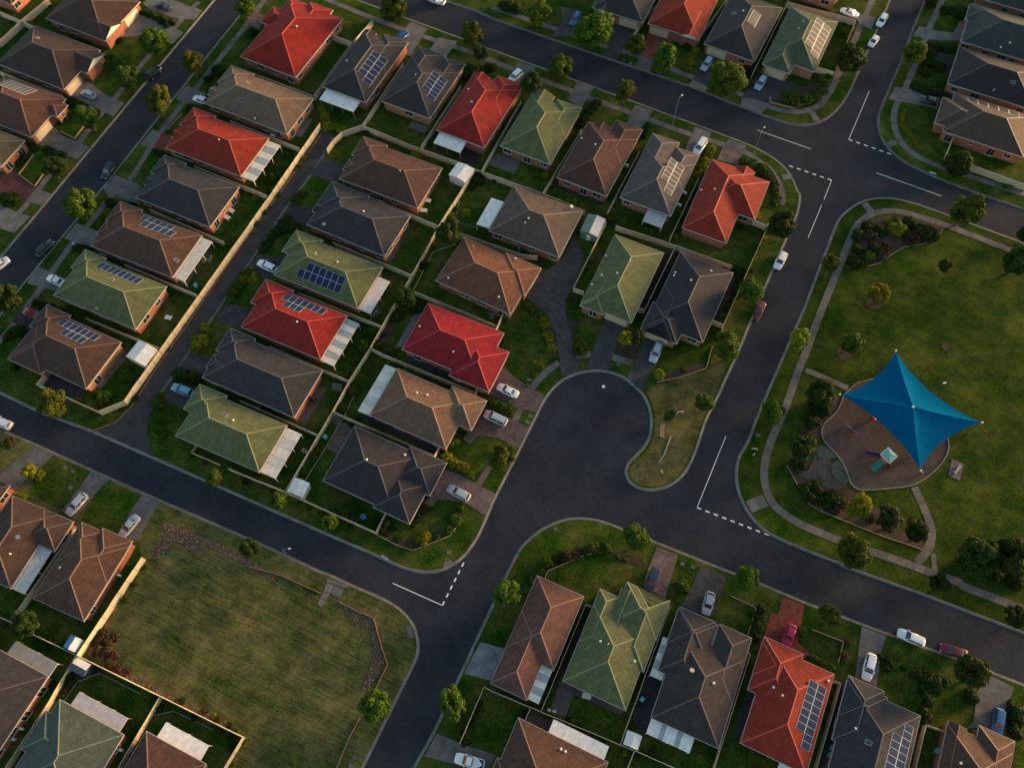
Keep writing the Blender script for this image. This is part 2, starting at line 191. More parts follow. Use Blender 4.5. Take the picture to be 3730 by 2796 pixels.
BEDS = [('garden_bed', 'bark garden bed at the upper park corner',
  [(53.88, 55.57), (53.69, 61.5), (53.84, 66.28), (55.24, 69.51), (57.92, 72.22), (62.2, 74.19), (66.27, 74.58), (70.44, 75.02), (70.39, 72.07), (67.68, 68.29), (64.13, 65.94), (62.3, 63.32), (60.22, 59.53),
   (57.33, 56.98)]),
 ('garden_bed', 'bark garden bed left of the playground',
  [(55.83, 20.73), (57.78, 23.72), (60.49, 24.97), (61.48, 23.63), (61.11, 20.8), (59.31, 18.21), (59.47, 15.39), (59.12, 11.81), (59.22, 7.1), (57.42, 5.72), (55.9, 5.85), (55.54, 12.15)]),
 ('garden_bed', 'long bark garden bed below the playground',
  [(55.54, 6.24), (57.92, 5.68), (59.51, 6.96), (62.65, 6.2), (65.12, 5.98), (67.98, 7.02), (72.19, 5.47), (74.45, 4.92), (78.46, 2.85), (83.43, 2.3), (82.81, 1.0), (76.02, 0.43), (69.02, 0.33), (64.3, 0.25),
   (61.57, 0.59), (59.33, 2.51)]),
 ('garden_bed', 'bark garden bed at the right edge of the park', [(88.09, 2.92), (89.83, 5.5), (91.84, 6.81), (94.08, 6.95), (99.91, 12.19), (101.11, 5.15), (93.8, 2.54), (89.55, 1.33)]),
 ('garden_bed', 'mulch bed edged with sleepers at the cul-de-sac lawn corner', [(26.36, 12.54), (25.51, 13.37), (28.0, 16.05), (31.65, 19.28), (33.85, 20.61), (34.68, 19.75), (30.3, 15.58)]),
 ('garden_bed', 'mulch bed with low plants beside the shared drive', [(-5.5, 18.0), (-1.9, 16.99), (1.19, 13.84), (4.21, 9.48), (6.4, 8.92), (2.83, 14.59), (0.23, 17.32), (-2.75, 18.26)]),
 ('garden_bed', 'narrow planted bed on the right of the shared drive', [(1.99, 23.8), (4.27, 25.18), (4.37, 21.54), (8.54, 14.97), (8.73, 11.87), (6.68, 14.75), (3.19, 20.33)]),
 ('garden_bed', 'planted bed between the two cul-de-sac drives', [(15.73, 19.07), (16.77, 21.33), (19.9, 21.8), (20.4, 16.93), (20.09, 14.9), (16.0, 14.91)]),
 ('garden_bed', 'curved hedge bed of the sage green house', [(24.66, 95.54), (27.28, 100.25), (31.38, 102.14), (33.84, 105.49), (36.58, 104.53), (36.19, 100.41), (33.1, 97.25), (30.89, 94.3), (25.25, 93.64)]),
 ('garden_bed', 'edged garden bed at the corner house left of the cul-de-sac',
  [(-9.86, -38.3), (-6.19, -37.38), (-3.15, -36.75), (-0.45, -33.97), (2.58, -30.76), (2.58, -26.54), (3.32, -29.63), (2.58, -32.83), (-2.34, -38.29), (-5.73, -38.71)]),
 ('garden_bed', 'mulched bed in front of the corner lawn at the lower road',
  [(20.16, -31.59), (21.97, -29.51), (24.37, -25.88), (26.18, -24.28), (31.01, -22.82), (31.15, -23.77), (26.39, -25.96), (23.62, -28.75), (21.37, -31.53)]),
 ('garden_bed', 'stone edged bed beside the brown paved drive', [(30.89, -23.13), (33.13, -22.61), (37.71, -22.51), (36.92, -23.63), (34.0, -24.22), (31.98, -24.65)]),
 ('garden_bed', 'narrow planted strip inside the long lane wall', [(-68.18, -34.81), (-66.96, -34.85), (-67.07, -10.99), (-67.21, 18.43), (-67.99, 18.07), (-67.78, -11.32), (-67.58, -33.99)]),
 ('garden_bed', 'planted bed behind the crimson house fence', [(-29.79, 3.51), (-27.19, 3.06), (-27.4, -2.52), (-28.2, -3.21), (-29.17, -4.61)]),
 ('garden_bed', 'rubble strip along the upper edge of the vacant lot',
  [(-46.67, -52.89), (-44.58, -52.71), (-38.77, -52.36), (-31.69, -52.42), (-23.2, -52.77), (-22.61, -53.73), (-29.66, -53.5), (-37.98, -53.54), (-43.9, -53.69)]),
 ('garden_bed', 'weedy rubble heap strip inside the vacant lot corner',
  [(-10.15, -52.1), (-6.17, -51.95), (-3.13, -51.97), (-0.79, -54.42), (2.19, -57.63), (2.19, -60.33), (2.0, -62.19), (1.04, -63.96), (0.23, -58.98), (-1.18, -55.52), (-3.6, -53.84), (-6.12, -53.82)]),
 ('garden_bed', 'bare rubble soil patch at the top corner of the vacant lot',
  [(-46.81, -53.08), (-44.3, -52.71), (-40.84, -52.54), (-37.98, -53.54), (-37.77, -55.47), (-41.17, -55.26), (-43.37, -55.25), (-43.68, -57.18), (-44.13, -59.66), (-45.5, -59.28), (-46.07, -55.72)]),
 ('garden_bed', 'dry weed strip along the vacant lot fence',
  [(-46.52, -76.37), (-45.97, -74.26), (-44.49, -72.65), (-41.6, -75.49), (-39.34, -77.86), (-33.14, -77.47), (-25.37, -77.64), (-15.55, -77.42), (-15.02, -78.24), (-29.91, -78.41), (-38.53, -78.61), (-45.24, -78.77)])]
LANE = [(-70.19, -43.44), (-68.63, -41.94), (-67.42, -40.37), (-66.76, -38.02), (-66.54, -35.85), (-66.81, -30.86), (-66.95, -28.54), (-67.27, -12.08), (-67.6, 3.21), (-67.3, 18.0), (-67.37, 28.33), (-67.64, 41.16),
 (-64.59, 41.24), (-64.4, 35.6), (-64.09, 27.79), (-64.26, 19.41), (-63.65, 1.51), (-63.8, -7.48), (-63.62, -13.37), (-63.39, -26.29), (-63.02, -30.7), (-62.43, -35.14), (-61.86, -37.52), (-60.36, -39.72),
 (-58.02, -41.79), (-56.13, -43.03)]
LANE_EDGE = [(-64.57, 40.5), (-64.11, 33.4), (-63.91, 26.39), (-64.22, 18.29), (-63.72, 1.13), (-63.46, -7.99), (-63.06, -26.75), (-63.04, -31.31)]
PLAY = [(59.33, 15.9), (59.38, 17.95), (60.89, 20.69), (61.33, 23.26), (61.32, 25.65), (62.79, 28.75), (62.96, 29.07), (66.29, 31.97), (69.83, 34.07), (73.97, 34.74), (76.28, 33.38), (79.19, 30.29), (82.32, 24.76),
 (82.87, 22.73), (82.71, 20.69), (81.52, 17.36), (79.8, 14.37), (77.93, 12.15), (73.76, 9.69), (69.57, 7.35), (67.85, 7.51), (66.82, 8.67), (65.93, 10.19), (64.54, 11.77), (62.76, 12.91), (60.45, 14.12)]
PLAZA = [(57.13, 5.04), (59.22, 7.1), (59.62, 10.91), (62.29, 11.02), (64.02, 7.38), (66.73, 8.08), (66.41, 6.58), (63.97, 4.91), (61.78, 5.81), (59.49, 5.3)]
ROCKS = [[(59.26, 12.16), (60.66, 13.36), (62.82, 12.66), (63.53, 11.87), (62.29, 11.02), (60.48, 10.46)], [(62.85, 9.88), (64.03, 11.82), (66.34, 9.55), (66.95, 8.18), (65.72, 7.35), (63.89, 7.87)]]
MARKS = [('L', [(45.24, 90.51), (45.84, 107.38)], 0.12), ('L', [(24.96, 84.29), (37.95, 84.09)], 0.12), ('L', [(53.6, 83.56), (68.6, 83.2)], 0.12), ('L', [(44.78, 77.19), (44.63, 69.21)], 0.12),
 ('L', [(44.67, 71.12), (44.31, 59.51)], 0.12), ('L', [(42.37, -8.73), (42.72, 7.31)], 0.12), ('L', [(-3.0, -45.14), (6.86, -44.9)], 0.14), ('D', [(45.23, 90.55), (55.27, 90.35)], 6),
 ('D', [(34.78, 77.2), (44.78, 77.19)], 6), ('D', [(42.37, -8.73), (56.17, -8.2)], 9), ('D', [(6.94, -44.86), (7.04, -36.43)], 6)]
FENCES = [('fence', 'long cream wall along the left side of the lane', [(-70.72, -40.06), (-67.56, -36.11), (-68.07, 19.72), (-68.6, 41.61)], 2.0, 'wall'),
 ('fence', 'curved cream fence round the top end of the lane', [(-63.31, 35.62), (-63.3, 38.45), (-62.64, 41.61), (-59.45, 45.35)], 1.85, 'cream'),
 ('fence', 'cream fence behind the charcoal top row houses', [(-59.45, 45.35), (-46.54, 44.74), (-34.48, 44.9), (-29.7, 44.74)], 1.85, 'cream'),
 ('fence', 'cream fence behind the green and chocolate top row houses', [(-29.7, 44.74), (-12.8, 44.82), (-2.59, 44.42)], 1.85, 'cream'),
 ('fence', 'cream fence between the two charcoal houses', [(-59.41, 45.57), (-59.84, 66.93)], 1.85, 'cream'),
 ('fence', 'cream fence between the charcoal and red top row houses', [(-43.94, 45.33), (-43.84, 65.94)], 1.85, 'cream'),
 ('fence', 'cream fence between the red and green top row houses', [(-28.31, 44.99), (-28.78, 67.59)], 1.85, 'cream'),
 ('fence', 'cream fence between the green and chocolate houses', [(-13.07, 44.88), (-12.3, 65.59)], 1.85, 'cream'),
 ('fence', 'cream fence between the chocolate and grey houses', [(1.98, 45.89), (2.31, 65.32)], 1.85, 'cream'),
 ('fence', 'cream fence between the grey and orange red houses', [(16.97, 44.62), (17.18, 63.58)], 1.85, 'cream'),
 ('fence', 'cream fence left of the white patio house', [(-74.29, 48.46), (-74.57, 67.12), (-73.81, 76.53)], 1.85, 'cream'),
 ('fence', 'short cream fence behind the large red house', [(-80.81, 67.65), (-74.73, 67.6)], 1.85, 'cream'),
 ('fence', 'grey brown fence between the large red and tan houses', [(-90.34, 48.52), (-74.44, 48.3)], 1.85, 'cream'),
 ('fence', 'fence between the tan and orange red houses', [(-88.15, 33.52), (-69.11, 33.27)], 1.85, 'cream'),
 ('fence', 'fence between the orange red and slate blue houses', [(-88.29, 18.77), (-68.74, 18.63)], 1.85, 'cream'),
 ('fence', 'fence between the slate blue and brown solar houses', [(-90.41, 4.51), (-70.66, 4.06)], 1.85, 'cream'),
 ('fence', 'fence between the brown solar and green houses', [(-86.69, -9.74), (-68.44, -9.58)], 1.85, 'cream'),
 ('fence', 'fence between the green and lower corner houses', [(-86.02, -23.92), (-68.2, -23.38)], 1.85, 'cream'),
 ('fence', 'short cream return wall at the lower corner house', [(-85.66, -36.98), (-85.63, -40.39)], 1.85, 'wall'),
 ('fence', 'fence along the lower road at the corner house', [(-85.63, -40.39), (-83.66, -40.17), (-70.82, -40.03)], 1.85, 'cream'),
 ('fence', 'long cream fence along the backs of the lane houses',
  [(-29.02, -38.52), (-29.16, -20.66), (-29.48, -13.21), (-29.27, -5.41), (-29.62, 3.72), (-29.66, 9.84), (-29.74, 15.07), (-30.25, 27.77), (-30.07, 34.12), (-29.75, 44.52)], 1.85, 'cream'),
 ('fence', 'fence between the lane end and blue grey houses', [(-48.1, 27.82), (-30.04, 27.24)], 1.85, 'cream'),
 ('fence', 'fence between the blue grey and green solar houses', [(-49.07, 13.81), (-29.41, 13.58)], 1.85, 'cream'),
 ('fence', 'fence between the green solar and scarlet houses', [(-49.2, -0.23), (-29.68, -0.04)], 1.85, 'cream'),
 ('fence', 'fence between the scarlet and charcoal lane houses', [(-47.98, -13.7), (-29.43, -13.7)], 1.85, 'cream'),
 ('fence', 'fence between the charcoal and green corner lane houses', [(-46.91, -26.48), (-29.34, -26.33)], 1.85, 'cream'),
 ('fence', 'fence between the grey brown and terracotta houses', [(-24.91, 27.51), (-10.63, 28.03), (-7.37, 29.18)], 1.85, 'cream'),
 ('fence', 'fence between the terracotta and crimson houses', [(-27.64, 10.2), (-8.37, 9.99)], 1.85, 'cream'), ('fence', 'short cream gate fence beside the crimson house', [(-7.89, 8.86), (-8.11, 13.44)], 1.85, 'cream'),
 ('fence', 'fence between the crimson and light brown houses', [(-29.27, -5.41), (-26.3, -5.61), (-5.47, -5.52)], 1.85, 'cream'),
 ('fence', 'short cream gate below the crimson house', [(-5.21, -6.23), (-5.56, -4.37)], 1.85, 'cream'),
 ('fence', 'fence between the light brown and dark corner houses', [(-29.07, -20.83), (-6.83, -20.69)], 1.85, 'cream'),
 ('fence', 'short cream gate of the light brown house', [(-6.83, -21.11), (-6.8, -18.44)], 1.85, 'cream'),
 ('fence', 'cream fence of the dark corner house along the lower road', [(-41.27, -39.34), (-28.87, -38.77), (-9.82, -38.52), (-10.0, -34.52)], 1.85, 'cream'),
 ('fence', 'low pale wall in front of the green corner lane house', [(-49.87, -37.66), (-49.8, -39.45), (-43.58, -39.23)], 1.1, 'cream'),
 ('fence', 'cream fence left of the green cul-de-sac house', [(5.14, 25.1), (2.7, 24.99), (2.69, 43.76)], 1.85, 'cream'),
 ('fence', 'cream fence behind the cul-de-sac head houses', [(4.99, 43.5), (18.58, 44.11), (31.46, 44.19)], 1.85, 'cream'),
 ('fence', 'cream fence between the green and blue black houses', [(16.88, 26.09), (18.3, 26.35), (18.7, 44.17)], 1.85, 'cream'),
 ('fence', 'cream fence along the right street behind the corner houses', [(34.57, 26.63), (34.31, 29.81), (35.3, 57.66), (35.07, 57.56), (35.23, 58.87)], 1.85, 'cream'),
 ('fence', 'short fence beside the orange red corner house', [(31.62, 57.61), (35.08, 57.38)], 1.85, 'cream'), ('fence', 'short fence right of the blue black house', [(31.49, 29.81), (34.29, 29.7)], 1.85, 'cream'),
 ('fence', 'fence between the first and red houses above the top road', [(-12.33, 98.07), (-11.75, 107.39), (-10.17, 113.49)], 1.85, 'cream'),
 ('fence', 'fence between the red and charcoal houses above the top road', [(3.06, 103.29), (3.06, 107.98), (4.93, 120.93)], 1.85, 'cream'),
 ('fence', 'fence between the charcoal and sage green houses above the top road', [(18.59, 98.18), (19.28, 126.79)], 1.85, 'cream'),
 ('fence', 'fence behind the sage green house', [(19.12, 126.22), (36.7, 127.26), (36.52, 107.98)], 1.85, 'cream'),
 ('fence', 'short fence beside the sage green house window', [(31.99, 107.6), (36.52, 107.75)], 1.85, 'cream'),
 ('fence', 'cream fence at the top left corner', [(-161.56, 39.69), (-154.0, 39.31), (-152.84, 48.61)], 1.85, 'cream'),
 ('fence', 'cream fence left of the dark brown house', [(-153.92, 39.2), (-154.29, 30.91)], 1.85, 'cream'), ('fence', 'fence between the two top left brown houses', [(-153.72, 39.2), (-141.41, 38.7)], 1.85, 'cream'),
 ('fence', 'fence between the dark brown and rust houses', [(-148.06, 23.39), (-128.77, 23.4)], 1.85, 'cream'),
 ('fence', 'cream panelled fence below the mushroom brown house', [(66.98, 99.79), (66.61, 93.69), (68.95, 93.06), (84.9, 92.34)], 1.85, 'cream'),
 ('fence', 'fence between the pinkish brown and green gabled houses', [(30.13, -53.75), (30.17, -34.41), (31.17, -34.3)], 1.85, 'cream'),
 ('fence', 'fence between the green gabled and charcoal brown houses', [(44.08, -52.9), (43.84, -28.4)], 1.85, 'cream'),
 ('fence', 'fence between the charcoal brown and red solar houses', [(59.29, -49.89), (59.17, -30.31), (58.57, -30.18)], 1.85, 'cream'),
 ('fence', 'fence behind the pinkish brown house', [(19.75, -54.32), (21.44, -54.35), (30.17, -53.84)], 1.85, 'cream'),
 ('fence', 'cream fence along the bottom road yard', [(19.75, -54.32), (19.89, -63.92)], 1.85, 'cream'),
 ('fence', 'fence behind the green gabled house', [(30.22, -53.86), (46.64, -52.85), (53.28, -52.55)], 1.85, 'cream'),
 ('fence', 'short fence by the brown house with long white roof', [(28.27, -54.18), (28.26, -56.57)], 1.85, 'cream'),
 ('fence', 'fence at the bottom centre below the small white shed', [(46.56, -52.99), (46.46, -56.19)], 1.85, 'cream'),
 ('fence', 'fence between the red solar and blue grey solar houses', [(74.45, -43.12), (74.65, -28.48), (73.4, -28.66)], 1.85, 'cream'),
 ('fence', 'fence right of the blue grey solar house', [(89.15, -36.36), (89.25, -28.9), (92.33, -28.57)], 1.85, 'cream'),
 ('fence', 'wide cream wall along the vacant lot', [(-46.04, -78.98), (-45.92, -60.25)], 2.2, 'wall'),
 ('fence', 'cream fence along the lower side of the vacant lot', [(-46.2, -79.05), (-13.17, -78.09), (-13.44, -83.54)], 1.85, 'wall'),
 ('fence', 'cream fence between the purple grey and teal green houses', [(-45.87, -98.46), (-45.8, -88.08), (-46.29, -79.09)], 1.85, 'wall'),
 ('fence', 'cream fence between the teal green and ribbed patio houses', [(-29.15, -90.77), (-29.33, -78.74)], 1.85, 'wall'),
 ('fence', 'fence between the two brown houses by the vacant lot', [(-60.35, -79.05), (-60.46, -60.96)], 1.85, 'cream'),
 ('fence', 'fence behind the brown vacant lot house', [(-62.35, -79.43), (-60.26, -79.33), (-55.88, -79.4), (-46.48, -79.02)], 1.85, 'wall')]
EDGING = [('garden_edging', 'timber sleeper edging of the cul-de-sac corner bed', [(26.36, 12.47), (30.3, 15.51), (34.4, 19.7), (34.03, 23.13), (33.93, 24.98)], 0.25, 'wood'),
 ('garden_edging', 'timber edging of the corner house bed left of the cul-de-sac', [(-9.71, -38.53), (-5.7, -38.73), (-2.31, -38.32), (2.66, -32.97), (2.92, -30.9)], 0.3, 'wood'),
 ('garden_edging', 'curved timber edging round the upper park bed', [(53.87, 55.52), (57.32, 56.93), (60.21, 59.48), (62.28, 63.26), (64.12, 65.89), (67.67, 68.24), (70.38, 72.02), (70.57, 74.3)], 0.12, 'wood'),
 ('garden_edging', 'timber edging along the long park bed', [(55.35, 6.41), (56.97, 4.67), (59.32, 2.48), (61.56, 0.56), (64.28, 0.23), (69.01, 0.3), (76.0, 0.41), (82.78, 0.97)], 0.12, 'wood'),
 ('garden_edging', 'low brick edging along the vacant lot bend', [(-10.11, -52.11), (-6.03, -52.15), (-3.1, -51.99), (-0.76, -54.43), (2.9, -58.0), (2.9, -60.24), (2.9, -62.46)], 0.3, 'brick'),
 ('garden_edging', 'low brick edging along the vacant lot near the bottom', [(2.71, -67.32), (2.61, -70.55), (2.97, -75.74)], 0.3, 'brick'),
 ('garden_edging', 'low brick edging at the top of the vacant lot', [(-28.54, -53.49), (-21.83, -52.39), (-13.91, -52.17)], 0.3, 'brick'),
 ('garden_edging', 'low brick wall of the sage green house garden', [(24.53, 95.24), (25.06, 93.53), (30.86, 94.17), (33.11, 96.93), (36.29, 100.86)], 0.45, 'wood'),
 ('garden_edging', 'timber edging by the orange red house verge', [(29.44, 75.4), (32.34, 73.17), (34.43, 70.62), (35.02, 68.2), (35.37, 64.64)], 0.5, 'wood'),
 ('garden_edging', 'pale sleeper edging of the lawn on the lower right road', [(68.01, -21.4), (70.68, -21.33), (73.64, -21.13), (73.79, -23.35), (73.72, -24.98)], 0.3, 'wood'),
 ('garden_edging', 'timber edging of the hedge lawn on the lower right road', [(53.34, -21.84), (57.98, -21.87), (58.09, -26.89)], 0.3, 'wood'),
 ('garden_edging', 'low edging between lawn and bed at the lower road corner', [(21.71, -32.88), (21.58, -31.46), (26.8, -25.8), (30.89, -23.17)], 0.25, 'wood'),
 ('garden_edging', 'timber edging behind the crimson house', [(-28.2, 11.16), (-28.48, 15.14), (-28.82, 21.65), (-25.26, 25.43)], 0.3, 'wood'),
 ('garden_edging', 'timber edging of the bed behind the light brown house', [(-27.29, -34.94), (-27.08, -27.34), (-27.18, -19.88), (-27.56, -14.7)], 0.3, 'wood'),
 ('garden_edging', 'pale edging of the lawn of the rust brown house', [(-123.79, 15.19), (-119.58, 14.85), (-119.92, 19.05)], 0.3, 'wood'),
 ('garden_edging', 'pale edging of the left street lawn by the olive house', [(-125.2, 6.97), (-124.58, 0.89), (-119.06, -0.27), (-119.53, 3.41)], 0.3, 'wood'),
 ('garden_edging', 'yellow edging beside the orange red house lawn', [(-101.1, 31.72), (-101.3, 26.15)], 0.3, 'wood'),
 ('garden_edging', 'yellow edging beside the slate blue house lawn', [(-100.85, 16.36), (-100.8, 10.07)], 0.3, 'wood'),
 ('garden_edging', 'brick edging along the left side of the lane', [(-70.25, -43.32), (-67.46, -40.27), (-66.61, -35.91), (-67.1, -28.49), (-67.31, -11.97), (-67.78, 3.27), (-67.61, 18.0), (-67.87, 41.0)], 0.12,
  'brick'),
 ('garden_edging', 'concrete edging round the lawn behind the teal green house', [(-44.36, -86.37), (-44.29, -82.72), (-41.67, -79.95), (-33.27, -79.75)], 0.15, 'conc'),
 ('garden_edging', 'concrete edging in the yard behind the ribbed patio house', [(-29.13, -81.64), (-26.47, -79.67), (-18.73, -79.31)], 0.15, 'conc'),
 ('garden_edging', 'curved edging round the lawn with white patio roof', [(-30.07, 38.89), (-29.55, 35.32), (-28.55, 32.03), (-27.45, 31.05), (-22.72, 31.39)], 0.12, 'conc')]
